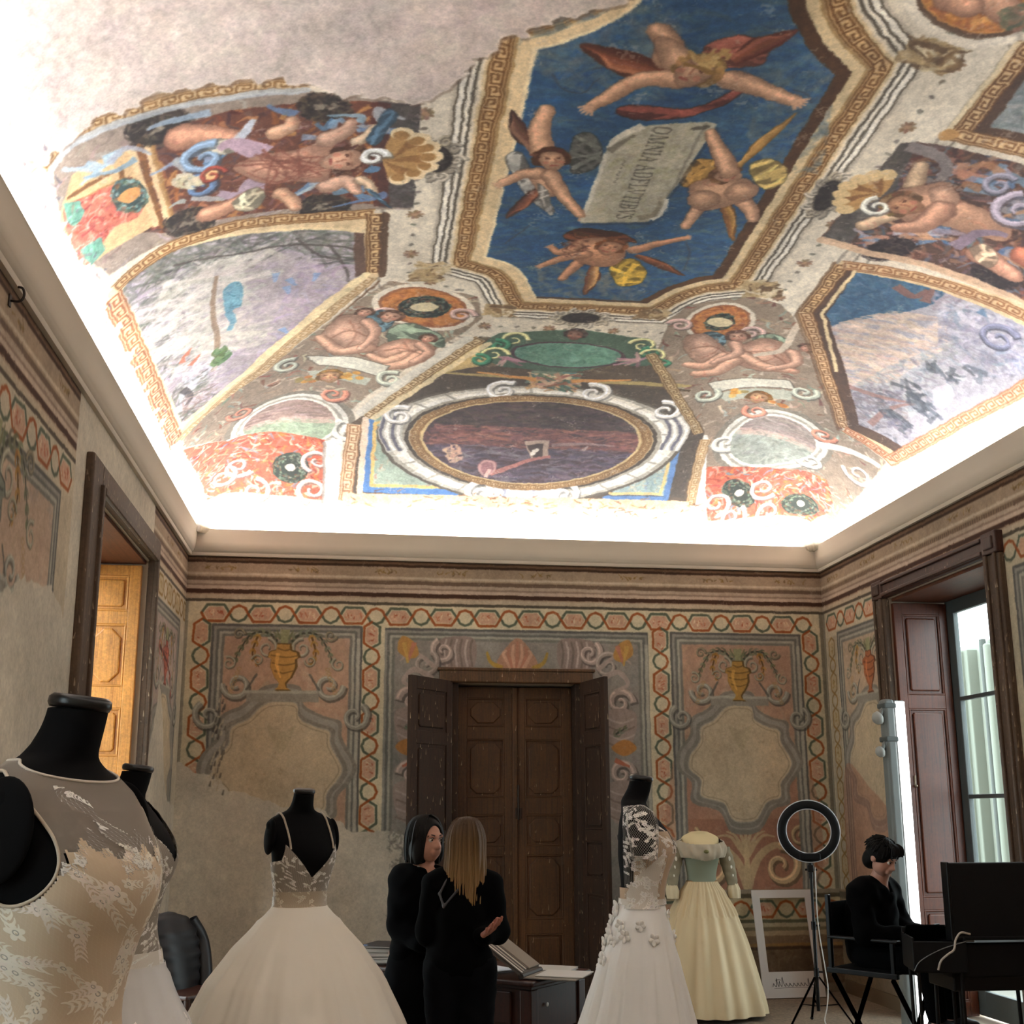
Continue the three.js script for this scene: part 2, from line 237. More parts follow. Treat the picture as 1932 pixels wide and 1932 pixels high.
function urn(x, y, s, c = '#b98a3e') {               // gold vase with leaf scrolls each side
  const q = (l) => l.map(([a, b]) => [x + a * s, y + b * s]);
  for (const m of [-1, 1]) {
    leafy(q([[m * .06, .5], [m * .2, .62], [m * .38, .6], [m * .5, .42], [m * .56, .26]]), .085 * s, '#6f705a'); leafy(q([[m * .3, .6], [m * .36, .38], [m * .28, .22]]), .07 * s, '#a47a3c');
    scroll(x + m * .2 * s, y + .44 * s, .12 * s, 1.5, '#96917f', .035 * s, m); scroll(x + m * .52 * s, y + .6 * s, .07 * s, 0, '#7c7460', .03 * s, -m); scroll(x + m * .3 * s, y + .3 * s, .07 * s, 3, '#8f8a76', .022 * s, m); scroll(x + m * .62 * s, y + .26 * s, .08 * s, 2, '#938f7c', .025 * s, m);
    for (let k = 0; k < 7; k++) ring(x + m * (.5 + k * .015) * s, y + (.2 - k * .045) * s, .022 * s, .017 * s, .008, '#a5875a', .8);
  }
  stroke(q([[0, .5], [0, .66]]), .08 * s, .12 * s, '#8f8f6a'); stroke(q([[-.05, .55], [-.1, .66]]), .03 * s, .01, '#6f6f50'); stroke(q([[.05, .55], [.1, .66]]), .03 * s, .01, '#6f6f50');
  const o = q([[-.08, .5], [.08, .5], [.09, .43], [.17, .4], [.19, .34], [.15, .32], [.155, .22], [.1, .1], [.04, .03], [.05, -.02], [.1, -.05], [-.1, -.05], [-.05, -.02], [-.04, .03], [-.1, .1], [-.155, .22], [-.15, .32], [-.19, .34], [-.17, .4], [-.09, .43]]);
  area(o, shade(c, .55)); area(o.map(([a, b]) => [x + (a - x) * .9 - .01, y + (b - y) * .95 + .01]), c);
  for (const [yy, w] of [[.36, .3], [.27, .26], [.18, .2], [.44, .15]]) line(q([[-w / 2, yy], [0, yy - .025], [w / 2, yy]]), .016 * s, shade(c, .6), .8);
  stroke(q([[-.07, .38], [-.08, .25], [-.03, .1]]), .05 * s, .015, shade(c, 1.3), .7);
}
function cartouche(x, y, s, field = '#bcaa8e') {
  const T = (k, dy = 0) => spline(CART.map(([a, b]) => [x + a * s * k, y + (b * k + dy) * s]), true, 6);
  area(T(1.24), '#7f7a70', .95); area(T(1.17, .01), '#979186'); area(T(1.1, -.01), '#827c71'); area(T(1.02), '#a1988a'); area(T(1), field);
  for (const m of [-1, 1]) { rect(x - .3 * s, y + .62 * s, .6 * s, .09 * s, '#8d887c'); rect(x - .32 * s, y + .69 * s, .64 * s, .025 * s, '#a7a192'); scroll(x + m * .38 * s, y + .76 * s, .12 * s, m > 0 ? 0 : 3.1, '#8f8c80', .05 * s, -m); scroll(x + m * .6 * s, y + .5 * s, .12 * s, m > 0 ? 1 : 2.1, '#8b877b', .05 * s, -m); line([[x + m * .3 * s, y + .72 * s], [x + m * .22 * s, y + .85 * s]], .02, '#55524c', .8); }
  dabs(T(.95), ['#a99474', '#b39f80', '#9c8a70', '#c4b394'], 160, .022, { a: .4, long: 2.5 });
  line(T(.95), .008, '#8b7d68', .8, false, true);
  blob([[x - .12 * s, y + .42 * s], [x, y + .37 * s], [x + .12 * s, y + .42 * s], [x + .02, y + .2 * s], [x - .04, y + .22 * s]], '#a39678', .35);
}
function patch(pts, c = PLASTER) {                    // plain new plaster where the painting is lost
  const q = spline(pts, true, 6).map(([a, b]) => [a + (noise(a * 30, b * 30) - .5) * .05, b + (noise(a * 30 + 50, b * 30) - .5) * .05]);
  area(q, c); dabs(q, [shade(c, .97), shade(c, 1.03), '#b9ad99', '#bfb5a0'], 400, .09, { a: .1, long: 3 });
}
function rinceau(x0, x1, y0, y1) {                    // cream foliage on red, under the cartouche
  rect(x0, y0, x1 - x0, y1 - y0, '#9c705a'); const cx = (x0 + x1) / 2, c = '#b9a07c';
  for (const m of [-1, 1]) { stroke([[cx, y0 + .02], [cx + m * .12, y0 + .3], [cx + m * .35, y0 + .42], [cx + m * .6, y0 + .2]], .09, .05, c); scroll(cx + m * .34, y0 + .22, .2, m > 0 ? 1.6 : 1.5, c, .08, -m); scroll(cx + m * .56, y0 + .5, .1, 1, '#a8906e', .04, m); for (let k = 0; k < 3; k++) stroke([[cx, y0 + .3], [cx + m * (.04 + k * .06), y0 + .5], [cx + m * (.1 + k * .1), y0 + .6 - k * .05]], .05, .01, c); }
  stroke([[cx, y0], [cx, y0 + .62]], .08, .02, '#c0a882');
}
reseed(21);
const texBack = surface(0, 0, W, 4.3, 320, () => {
  rect(0, 0, W, 4.3, PLASTER); cornice(0, W);
  rect(0, .95, W, 2.71, CREAM); rect(0, .7, W, .26, CREAM);
  chain(.14, 3.55, 6.04, 0);
  // slate panel round the door
  rect(1.87, 0, 2.6, 3.44, '#8c857c');
  dabs([[1.9, 0], [4.45, 0], [4.45, 3.4], [1.9, 3.4]], ['#8a857c', '#847e76', '#918a80', '#7f7b74'], 260, .1, { a: .3 });
  mouldFrame(1.85, 4.49, 0, 3.44, .12);
  const mauve = '#a8958a', flower = '#b98a5a';
  for (const m of [-1, 1]) {
    const x = 3.16; // volutes above and beside the door
    blob([[x + m * .42, 3.08], [x + m * .42, 3.34], [x + m * .66, 3.36], [x + m * .78, 3.3], [x + m * .75, 3.1], [x + m * .6, 3.04]], '#8d7c73'); for (let k = 0; k < 6; k++) line([[x + m * (.44 + k * .05), 3.08], [x + m * (.46 + k * .05), 3.22], [x + m * (.44 + k * .05), 3.33]], .02, k % 2 ? '#b6a397' : '#75655c', .9);
    scroll(x + m * .72, 3.22, .12, m > 0 ? 1 : 2, mauve, .06, -m); scroll(x + m * .9, 3.1, .13, 1, '#998a80', .05, m); stroke([[x + m * .8, 3.06], [x + m * 1.0, 3.2], [x + m * 1.14, 3.12]], .05, .015, mauve);
    blob([[x + m * 1.0, 3.3], [x + m * 1.12, 3.36], [x + m * 1.16, 3.22], [x + m * 1.05, 3.14], [x + m * .96, 3.18]], '#b5864a'); stroke([[x + m * 1.0, 3.3], [x + m * 1.06, 3.12]], .05, .02, '#b4755c'); stroke([[x + m * 1.1, 3.3], [x + m * 1.06, 3.1]], .045, .02, '#c29a52');
    for (const [yy, r] of [[2.74, .13], [2.05, .12]]) { scroll(x + m * 1.02, yy, r, m > 0 ? 0 : 3.1, mauve, .07, m); blob([[x + m * .88, yy - .1], [x + m * 1.17, yy - .1], [x + m * 1.12, yy - .42], [x + m * .92, yy - .44]], '#9a887e'); for (let k = 0; k < 4; k++) line([[x + m * .9, yy - .16 - k * .08], [x + m * 1.02, yy - .2 - k * .08], [x + m * 1.15, yy - .16 - k * .08]], .018, k % 2 ? '#7c6a60' : '#b5a297', .8); }
    blob([[x + m * .92, 2.3], [x + m * 1.05, 2.22], [x + m * 1.17, 2.3], [x + m * 1.06, 2.38]], '#b07a44'); stroke([[x + m * .95, 2.18], [x + m * 1.1, 2.12]], .05, .02, '#b36a50'); leafy([[x + m * .95, 2.42], [x + m * 1.08, 2.5]], .06, '#6f7260');
    stroke([[x + m * .82, 2.95], [x + m * 1.0, 3.04], [x + m * 1.1, 2.92], [x + m * .96, 2.85]], .06, .03, mauve);
  }
  blob([[3.16 - .2, 3.08], [3.16, 3.02], [3.16 + .2, 3.08], [3.16 + .13, 3.24], [3.16, 3.36], [3.16 - .13, 3.24]], '#a98068'); for (let k = -3; k <= 3; k++) stroke([[3.16 + k * .02, 3.06], [3.16 + k * .045, 3.2], [3.16 + k * .035, 3.33 - Math.abs(k) * .03]], .04, .02, k % 2 ? '#c49a80' : '#b07a62'); for (const m of [-1, 1]) stroke([[3.16 + m * .15, 3.06], [3.16 + m * .26, 3.12], [3.16 + m * .3, 3.22]], .05, .02, '#a98840');
  // chain columns
  for (const [x, y0, n] of [[.16, 1.75, 1], [1.75, .96, 0], [4.6, .96, 0], [6.17, .96, 1]]) { rect(x - .125, y0, .25, 3.46 - y0, mixc(CREAM, '#b8a98c', n * .5)); chain(x, 3.5, 3.5 - y0, -Math.PI / 2, .95, 0); }
  rect(0, 1.2, .03, 2.46, '#8b8474'); rect(W - .04, .9, .04, 2.76, '#7d7462');
  // side panels
  for (const [x0, x1, cx, s] of [[.25, 1.66, .93, 1.12], [4.7, 6.07, 5.395, 1]]) {
    rect(x0, .95, x1 - x0, 2.49, s > 1 ? '#b1917a' : '#ac8a74'); dabs([[x0, .9], [x1, .9], [x1, 3.4], [x0, 3.4]], ['#b69a80', '#ab8a74', '#b89478', '#a98f7c', '#b4a08a'], 240, .09, { a: .3 });
    if (s === 1) { blob([[x0, .95], [x1, .95], [x1, 2.2], [x1 - .3, 1.9], [cx, 1.6], [x0 + .3, 1.9], [x0, 2.2]], '#a0705a', .5); rinceau(x0 + .1, x1 - .08, .95, 1.62); }
    mouldFrame(x0, x1, .9, 3.45, .12); cartouche(cx, s > 1 ? 2.02 : 2.1, s); urn(cx, s > 1 ? 2.86 : 2.8, s > 1 ? .82 : .74, s > 1 ? '#bb8c4a' : '#ad8442');
  }
  // dado on the right
  for (const [a, b, c] of [[.95, .91, '#8f8470'], [.91, .87, '#5a5140'], [.87, .67, '#b0a07e'], [.67, .64, '#5c5a44'], [.64, .6, '#a59678'], [.6, .565, '#74664c'], [.565, .52, '#a08a6a'], [.52, .45, '#7a6148'], [.45, .42, '#8d6a40'], [.42, .39, '#4a3520'], [.39, .08, '#67513b'], [.08, 0, '#7b6a54']]) rect(4.5, b, 2, a - b + .004, c);
  chain(4.5, .77, 1.8, 0, .95); dabs([[4.6, .08], [W, .08], [W, .39], [4.6, .39]], ['#59442f', '#76604a', '#6c563e', '#80694f'], 200, .04, { a: .4 });
  // lost painting, lower left
  patch([[-.2, -.2], [-.2, 1.78], ...[[-.01,2.14],[.08,2.11],[.22,2.04],[.37,2],[.48,1.9],[.71,1.85],[.95,1.75],[1.17,1.72],[1.32,1.72],[1.49,1.61],[1.63,1.52],[1.88,1.52],[2.04,1.5],[2.09,1.42],[2.07,1.27]], [2.04, 1.2], [2.1, .6], [2.12, -.2]]);
  for (const y of [1.4, 1.3, 1.15, .7]) dabs([[1.93, y], [2.1, y], [2.1, y + .14], [1.93, y + .14]], ['#7c766c', '#8f877c'], 14, .03, { a: .7 });
  for (let k = 0; k < 60; k++) { const [x, y] = [rr(.3, .42), rr(1.85, 2.7)]; stroke([[x, y], [x + .01, y + .05]], .02, .01, k % 2 ? '#4d4842' : '#b9ab92', .7); }
}, { tone: .12, grain: .035, fleck: .2, soft: 1.2, warp: .004, mottle: .06 });

reseed(33);
function sidePanel(z0, z1, yTop, c, vase, s = .7) {    // the decoration repeated along the side walls
  rect(z0, .9, z1 - z0, yTop - .9, c); dabs([[z0, .9], [z1, .9], [z1, yTop], [z0, yTop]], [shade(c, .95), shade(c, 1.05), '#b79f8a', '#a9988a'], 200, .09, { a: .3 });
  mouldFrame(z0, z1, .9, yTop, .12); const cx = (z0 + z1) / 2; if (vase) { cartouche(cx, 2.1, .95); urn(cx, 2.8, s, vase); }
}
const texLeft = surface(-.6, 0, 11.5, 4.3, 178, () => {
  rect(-.6, 0, 11.5, 4.3, PLASTER);
  for (const [a, b] of [[-.6, 1.75], [4.18, 10.9]]) { cornice(a, b); rect(a, 1.2, b - a, 2.46, '#bbae97'); chain(a + .05, 3.55, Math.floor((b - a) / .43) * .43, 0, 1, b < 2 ? 1 : 0); }
  sidePanel(.25, 1.5, 3.43, '#a8958c', '#a05848'); leafy([[1.24,3.06],[.73,2.93],[.51,2.63]], .1, '#9a5a4c'); leafy([[1,3.26],[1.03,2.89]], .06, '#8d6b5c');
  sidePanel(4.42, 6.6, 3.43, '#b49a84', '#75796c', 1); sidePanel(6.9, 9, 3.43, '#b49a84', '#75796c', 1);
  rect(4.18, 1.2, .24, 2.25, '#b6a78f');
  patch([[4.3, -.2], ...[[3.88,2.1],[4.19,2.75],[4.42,2.86],[4.47,2.89],[4.81,2.85],[4.98,2.82],[5.17,2.73],[5.49,2.68]], [7, 2.6], [8, 2.4], [10.9, 2.3], [11.2, -.2]]);
  patch([[1.66, -.2], ...[[1.69,1.83],[1.41,2.17],[1.17,2.57],[1.13,2.74],[.91,2.55]], [.55, 1.9], [0, 1.75], [-.8, 1.7], [-.8, -.2]]);
  rect(1.75, 3.66, 2.43, .5, PLASTER);
}, { tone: .12, grain: .035, fleck: .2, soft: .7, warp: .004, mottle: .06 });
reseed(45);
const texRight = surface(-.6, 0, 11.5, 4.3, 178, () => {
  rect(-.6, 0, 11.5, 4.3, PLASTER); cornice(-.6, 10.9); rect(-.6, .95, 11.5, 2.71, '#bcaf95');
  for (let u = -.6; u < 3.4; u += .032) rect(u, 3.862, .014, .038, '#a08766', .5);
  chain(.07, 3.55, 10.7, 0, .95); rect(0, .9, .04, 2.76, '#837a68');
  rect(.06, .95, .22, 2.45, '#a99c86'); chain(.17, 3.4, 2.45, -Math.PI / 2, .8, 1);
  sidePanel(.3, 1.6, 3.43, '#b09a82', '#a0603c', .72); sidePanel(3.3, 5.2, 3.43, '#a3948a', null); sidePanel(5.5, 8, 3.43, '#a3948a', '#b98a3e'); scroll(3.62, 2.9, .2, 2, '#b3a59a', .07); scroll(3.6, 2.2, .16, 1, '#8f7a70', .06, -1);
  blob([[.3, .95], [1.2, .95], [1.2, 1.6], [.8, 1.9], [.3, 2.1]], '#a5705a', .5);
  rect(-.6, 0, 11.5, .95, '#8a765e'); rect(-.6, .87, 11.5, .06, '#5a5140'); dabs([[-.6, 0], [3, 0], [3, .8], [-.6, .8]], ['#77634c', '#93806a'], 200, .06, { a: .4 });
}, { tone: .12, grain: .035, fleck: .16, soft: .7, warp: .004, mottle: .06 });

// ---------------------------------------------------------------- the shell: floor, walls, cove, vault
const wallMat = (map) => new THREE.MeshStandardMaterial({ map, roughness: .92 });
const plain = mat('#b9ad9a', .95), TH = .62;
function wall(name, len, holes, map, place, depth) {   // a slab with openings; its face carries the painting
  const s = poly([[-.0, 0], [len, 0], [len, 4.3], [0, 4.3]]);
  for (const [a, b, y0, y1] of holes) s.holes.push(new THREE.Path([[a, y0], [a, y1], [b, y1], [b, y0]].map((p) => new THREE.Vector2(...p))));
  const g = extrude(s, depth); place(g); const m = new THREE.Mesh(g, [wallMat(map), plain]); shadows(m); m.name = name; m.userData.kind = 'structure'; scene.add(m); return m;
}
const LW = { z0: 1.86, z1: 3.72, top: 3.62 }, RW = { z0: 1.4, z1: 3.02, top: 3.56 }, DOOR = { x0: 2.53, x1: 3.79, top: 2.92 };
wall('wall_back', W, [[DOOR.x0, DOOR.x1, .001, DOOR.top]], texBack, (g) => g.translate(0, 0, -.4), .4);
wall('wall_left', LEN, [[LW.z0, LW.z1, .001, LW.top], [9.25, 10.5, .9, 3.4]], texLeft, (g) => g.rotateY(-Math.PI / 2), TH);      // shape x -> +z
wall('wall_right', LEN, [[RW.z0, RW.z1, .001, RW.top]], texRight, (g) => g.rotateY(-Math.PI / 2).translate(W + TH, 0, 0), TH);
struct('wall_front', box(W + 2 * TH, 4.3, .4, W / 2, 2.15, LEN + .2), plain);
struct('roof', box(W + 2 * TH, .15, LEN + 1, W / 2, 5.55, LEN / 2), plain);
for (const [n, w, d, x, z] of [['wall_upper_left', TH - .05, LEN + 1, -TH / 2 - .025, LEN / 2], ['wall_upper_right', TH - .05, LEN + 1, W + TH / 2 + .025, LEN / 2], ['wall_upper_back', W + .04, .35, W / 2, -.225], ['wall_upper_front', W + .04, .35, W / 2, LEN + .225]]) struct(n, box(w, 1.2, d, x, 4.9, z), plain);

reseed(51);
const floorTex = surface(0, 0, 4, 4, 200, () => { rect(0, 0, 4, 4, '#7d6c5a'); dabs([[0, 0], [4, 0], [4, 4], [0, 4]], ['#6f5f4e', '#897865', '#77675a', '#8f7f6b', '#665746'], 3000, .035, { a: .4, long: 2 }); }, { tone: .08, grain: .1 });
floorTex.wrapS = floorTex.wrapT = THREE.RepeatWrapping;
{ const g = box(W + .1, .12, LEN + .1, W / 2, -.06, LEN / 2); const p = g.attributes.position, uv = g.attributes.uv; for (let i = 0; i < p.count; i++) uv.setXY(i, p.getX(i), p.getZ(i)); struct('floor', g, new THREE.MeshStandardMaterial({ map: floorTex, roughness: .85 })); }

function ringOf(profile, x0, x1, z0, z1) {            // four mitred lengths of a profile (distance from wall, height) round the room
  const sides = [[[x0, z0], [x1, z0], [0, 1]], [[x1, z0], [x1, z1], [-1, 0]], [[x1, z1], [x0, z1], [0, -1]], [[x0, z1], [x0, z0], [1, 0]]];
  return sides.map(([a, b, n]) => {
    const dx = Math.sign(b[0] - a[0]), dz = Math.sign(b[1] - a[1]), P = [], N = profile.length;
    const pt = (d, y, end) => { const e = end ? b : a, k = end ? -1 : 1; return [e[0] + n[0] * d + dx * d * k, y, e[1] + n[1] * d + dz * d * k]; };
    for (let i = 0; i < N; i++) { const [d0, y0] = profile[i], [d1, y1] = profile[(i + 1) % N]; const A = pt(d0, y0, 0), B = pt(d0, y0, 1), C = pt(d1, y1, 1), D = pt(d1, y1, 0); P.push(...A, ...D, ...B, ...B, ...D, ...C); }
    const g = new THREE.BufferGeometry(); g.setAttribute('position', new THREE.Float32BufferAttribute(P, 3)); g.computeVertexNormals();
    return toCreasedNormals(g, .6);
  });
}
const coveMat = mat('#cfc3b2', .9);
ringOf([[-.02, 4.1], [.028, 4.1], [.034, 4.112], [.034, 4.13], [.05, 4.14], [.058, 4.158], [.064, 4.165], [.074, 4.22], [.088, 4.335], [.0934, 4.345], [.082, 4.345], [.076, 4.275], [-.02, 4.268]], 0, W, 0, LEN).forEach((g, i) => struct('trim_' + (i + 1), g, coveMat));

function vaultY(x, z) {
  const dx = Math.min(x, W - x), dz = Math.min(z, LEN - z), a = Math.max(0, 1 - dx / 2.3), b = Math.max(0, 1 - dz / 3.2), r = Math.min(1, Math.pow(Math.pow(a, 14) + Math.pow(b, 14), 1 / 14));
  return 4.3 + 1.03 * Math.pow(1 - r * r, .55);
}
function arcTable(D) { const d = [], s = []; for (let i = 0, l = 0, y0 = 0; i <= 400; i++) { const q = (i / 400) ** 2 * D, r = 1 - q / D, y = 1.03 * Math.pow(1 - r * r, .55); if (i) l += Math.hypot(q - d[i - 1], y - y0); y0 = y; d.push(q); s.push(l); } return (q) => { if (q < 0) return q; if (q >= D) return q - D + s[400]; const i = Math.min(399, Math.floor(Math.sqrt(q / D) * 400)); return s[i] + (s[i + 1] - s[i]) * (q - d[i]) / (d[i + 1] - d[i]); }; }
const arcX = arcTable(2.3), arcZ = arcTable(3.2), unrollX = (x) => (x < W / 2 ? arcX(x) : 2 * arcX(W / 2) - arcX(W - x));   // the vault laid flat: its painting is measured along the curve
function vaultGeometry(z0, z1, nx, nz) {
  const xs = [], zs = [], P = [], U = [], I = [];
  for (let i = 0; i <= nx; i++) { const t = i / nx * 2 - 1; xs.push(W / 2 + (W / 2 + .04) * Math.sign(t) * (1 - Math.pow(1 - Math.abs(t), 1.7))); }
  for (let j = 0; j <= nz; j++) { let t = j / nz; if (z0 < 0) t = Math.pow(t, 1.6); if (z1 > LEN) t = 1 - Math.pow(1 - t, 1.6); zs.push(z0 + (z1 - z0) * t); }
  for (const z of zs) for (const x of xs) { P.push(x, vaultY(x, z), z); U.push(unrollX(x), arcZ(z)); }
  for (let j = 0; j < nz; j++) for (let i = 0; i < nx; i++) { const a = j * (nx + 1) + i, b = a + 1, c = a + nx + 1, d = c + 1; I.push(a, b, c, b, d, c); }
  const g = new THREE.BufferGeometry(); g.setAttribute('position', new THREE.Float32BufferAttribute(P, 3)); g.setAttribute('uv', new THREE.Float32BufferAttribute(U, 2)); g.setIndex(I); g.computeVertexNormals(); return g;
}

// the cove lights: a strip on the tray behind the lip of each side, stopping short of the corners
const ledMat = new THREE.MeshStandardMaterial({ color: '#ffffff', emissive: new THREE.Color(...LEDCOL), emissiveIntensity: 14 });
for (const [side, x, z, len, nx, nz] of [['back', W / 2, .04, W - .5, 0, 1], ['left', .04, LEN / 2, LEN - .4, 1, 0], ['right', W - .04, LEN / 2, LEN - .4, -1, 0], ['front', W / 2, LEN - .04, W - .5, 0, -1]]) {
  const o = thing('led_strip', { back: 'white light strip in the cove over the far wall with the door', left: 'white light strip in the cove along the left wall', right: 'white light strip in the cove along the right wall', front: 'white light strip in the cove behind the viewer' }[side], 'light strip', [x, 4.27, z], nx ? Math.PI / 2 : 0);
  mesh('channel', box(len, .05, .02, 0, .025, 0), coveMat, o); mesh('diffuser', box(len, .008, .018, 0, .055, 0), ledMat, o);
  const l = new THREE.RectAreaLight(new THREE.Color(...LEDCOL), LED, len, .02); l.position.set(x + nx * .006, 4.335, z + nz * .006); l.name = 'led_strip_glow';
  l.lookAt(x + nx * 10, 4.335 + LEDTILT * 10, z + nz * 10); scene.add(l);
}
// ---------------------------------------------------------------- the fresco on the vault (painted flat, measured along the curve)
const SKIN = '#d2a684', RUST = '#8c4a32', OCHRE = '#c08c44', INK = '#4a3020';
const putto = (o) => {                               // a flying cherub: cloths, wings, legs, body, arms, head
  for (const c of o.cloth ?? []) cloth(c[0], c[1], c[2] ?? 5, c[3]);
  for (const w of o.wings) wing(w[0][0], w[0][1], w[1], w[2], w[3]);
  for (const l of o.legs ?? []) limb(l[0], l[1], l[1] * .6, o.skin);
  if (o.body) body(o.body, o.skin);
  for (const c of o.over ?? []) cloth(c[0], c[1], c[2] ?? 5, c[3]);
  for (const a of o.arms) { limb(a, o.r, o.r * .55, o.skin); const h = a[a.length - 1], b = a[a.length - 2], t = Math.atan2(h[1] - b[1], h[0] - b[0]); for (let k = -2; k <= 2; k++) stroke([h, [h[0] + Math.cos(t + k * .35) * o.r * 1.1, h[1] + Math.sin(t + k * .35) * o.r * 1.1]], o.r * .35, o.r * .18, shade(o.skin, .95)); }
  face(...o.head[0], o.head[1], o.skin, o.hair, o.look ?? 0, o.up ?? [0, 1]);
};
const grotesque = (pts, ground, cols, n, size, o = {}) => { area(pts, ground, 1, o.smooth); dabs(pts, cols, n, size, { a: .75, long: 3.2, j: 16, ...o }); };
const HOT = ['#a5543a', '#c8763f', '#d2a184', '#8a3e30', '#b98a72', '#d9bfa4', '#96604c', '#6f7f86'];
const frameBand = (pts, w, close = true) => { const q = close ? [...pts, pts[0], pts[1]] : pts; meander(q, w * .5, w * .62); line(offset(q, w * .02), w * .1, '#e0cfae', .95, false); line(offset(q, w * .95), w * .14, '#d6c3a0', .95, false); };
function panelFrame(pts, w, inner = '#4f3a2a') { area(pts, '#c9b48f'); meander([...pts, pts[0], pts[1]], 0, w); line([...pts, pts[0]], w * .14, '#5c3d20', .6, false); }
function seated(P, skin, blue) {                     // two nudes sitting back to back (three outlines)
  body(P[0], skin); body(P[1], shade(skin, .97)); if (blue) cloth(P[2], blue, 4);
}
reseed(77);
const ceilTex = surface(-.05, -.05, 7.2, 8.4, 240, () => {
  rect(-.1, -.1, 8, 9, '#cbbfa8'); dabs([[-.1, -.1], [8, -.1], [8, 9], [-.1, 9]], ['#c2b69e', '#d3c8b2', '#bdb199', '#cfc2a6'], 1600, .12, { a: .3 });

  // ---- the rib round the sky: mouldings, flowers, Greek key
  const R0 = [[3.87,6.84],[3.97,6.68],[4.06,6.54],[4.2,6.39],[4.41,6.22]], RE = [[4.41,6.22],[4.44,5.34],[4.47,4.04]], RA = [[4.47,4.04],[4.32,3.97],[4.17,3.83],[4.05,3.6]], BE = [[4.05,3.6],[3.61,3.59],[3.19,3.57]], LA = [[3.19,3.57],[3.09,3.82],[2.97,4],[2.77,4.1]], LE = [[2.77,4.1],[2.78,5.35],[2.78,6.2]], L0 = [[2.78,6.2],[2.92,6.27],[3.08,6.4],[3.19,6.55],[3.2,6.75]];
  const OCT = [...spline(R0), RE[0], RE[2], ...spline(RA), BE[0], BE[2], ...spline(LA), LE[0], LE[2], ...spline(L0)];
  band(OCT, .3, .66, '#cfc5ae'); band(OCT, .3, .34, '#a69c88', .7);
  for (const [d, w, c] of [[.67, .02, '#8a8070'], [.72, .03, '#b3a995'], [.76, .014, '#6f675a'], [.8, .03, '#d8cfba'], [.84, .016, '#8c8474']]) line(offset(OCT, d), w, c, .85, false);
  { const q = offset(OCT, .47), [len, at] = along(q); for (let s = .1; s < len; s += .125) { const [x, y] = at(s); (Math.round(s / .125) % 4 ? motif(x, y, .026, '#6f6a5c') : motif(x, y, .062, '#7a5e46')); } }
  const dark = '#4d4438';
  for (const [d, w, c] of [[.2, .03, '#ddd0b4'], [.232, .02, dark], [.25, .022, '#e2dac6'], [.27, .016, dark], [.292, .03, '#e6dfcd'], [.314, .012, dark]]) line(offset(OCT, d), w, c, .95, false);
  band(OCT, 0, .2, '#cfb98f'); meander(OCT, .128, .095, '#c3a070', '#5f3d1a'); line(offset(OCT, .065), .014, '#8d6a3c', .8, false);
  const SKY = OCT; area(SKY, '#2f5171');
  dabs(SKY, ['#2c4c70', '#3a5d78', '#28486a', '#4c6672', '#33566f', '#5a6a66', '#2a5580'], 1500, .07, { a: .32, long: 3.5, turn: .1 });
  dabs([[2.7,6.35],[3.37,6.55],[3.53,5.87],[2.92,5.96]], ['#68706a', '#5d6a6c', '#4f6472'], 120, .09, { a: .28, smooth: true }); dabs([[3.15,4.06],[3.97,4.01],[4,3.61],[3.26,3.6]], ['#6a7270', '#74746a'], 80, .08, { a: .3 }); dabs([[3.8,6.16],[4.23,6.34],[4.6,5.34],[4.24,5.44]], ['#5f6c6c', '#536a78'], 110, .09, { a: .28, smooth: true });
  inside(OCT, false, () => { line([...RE, ...RA], .13, '#54391f', 1, false); line([...spline(R0), ...RE], .15, '#4c331e', 1, false); line(BE, .05, '#4f3822', .9, false); });
  line([...spline(LA), ...LE, ...spline(L0)], .085, '#d8c094', 1, false); line(offset([...spline(LA), ...LE, ...spline(L0)], -.03), .02, '#e7d4ac', .9, false);
  for (let k = 0; k < 6; k++) line([[[2.92,6],[2.99,5.91],[3.1,5.88],[3.16,6]], [[2.91,4.31],[2.98,4.45],[3.03,4.56]], [[4.07,4.5],[4.14,4.33],[4.16,4.12]], [[4.18,6.05],[4.26,6.01],[4.31,5.96]], [[3.12,6.07],[3.19,6.1]], [[3.98,3.69],[4.03,3.78]]][k], .012, '#3c4248', .7);

  // ---- cherubs and the scroll
  putto({ skin: SKIN, hair: '#b08a54', r: .075, head: [[[3.63,6.11]][0], .12], up: [.45, .9], look: -.7, cloth: [[[[3.62,6.31],[3.77,6.4],[3.91,6.35],[3.95,6.22],[3.8,6.17],[3.66,6.18]], '#a3604e', 6, .2], [[[3.31,5.75],[3.36,5.82],[3.69,5.83],[3.9,6.03],[3.87,5.9],[3.68,5.75],[3.43,5.7]], '#8a4a3e', 7, .1]], wings: [[[[3.54,6.09],[3.01,6.23]], .12, '#b5714c', '#4f2e20'], [[[3.8,6.21],[4.02,6.47]], .09, '#a56248', '#5f3226']], legs: [[[[3.47,6.2],[3.44,6.3],[3.36,6.38]], .085]], body: [[3.37,6.31],[3.43,6.34],[3.55,6.27],[3.68,6.19],[3.75,6.07],[3.63,6.02],[3.5,6.08],[3.42,6.19]], arms: [[[3.56,6.05],[3.36,6.01],[3.18,5.78]], [[3.83,6.08],[4.02,6.03],[4.21,5.96]]] });
  for (let k = 0; k < 14; k++) { const [a, b] = [[3.67,6.19]][0]; stroke([[a + rr(-.12, .1), b + rr(-.1, .1)], [a + rr(-.12, .12), b + rr(-.1, .12)]], .04, .02, pick(['#b8935a', '#8e6c3c', '#caa86c'])); }
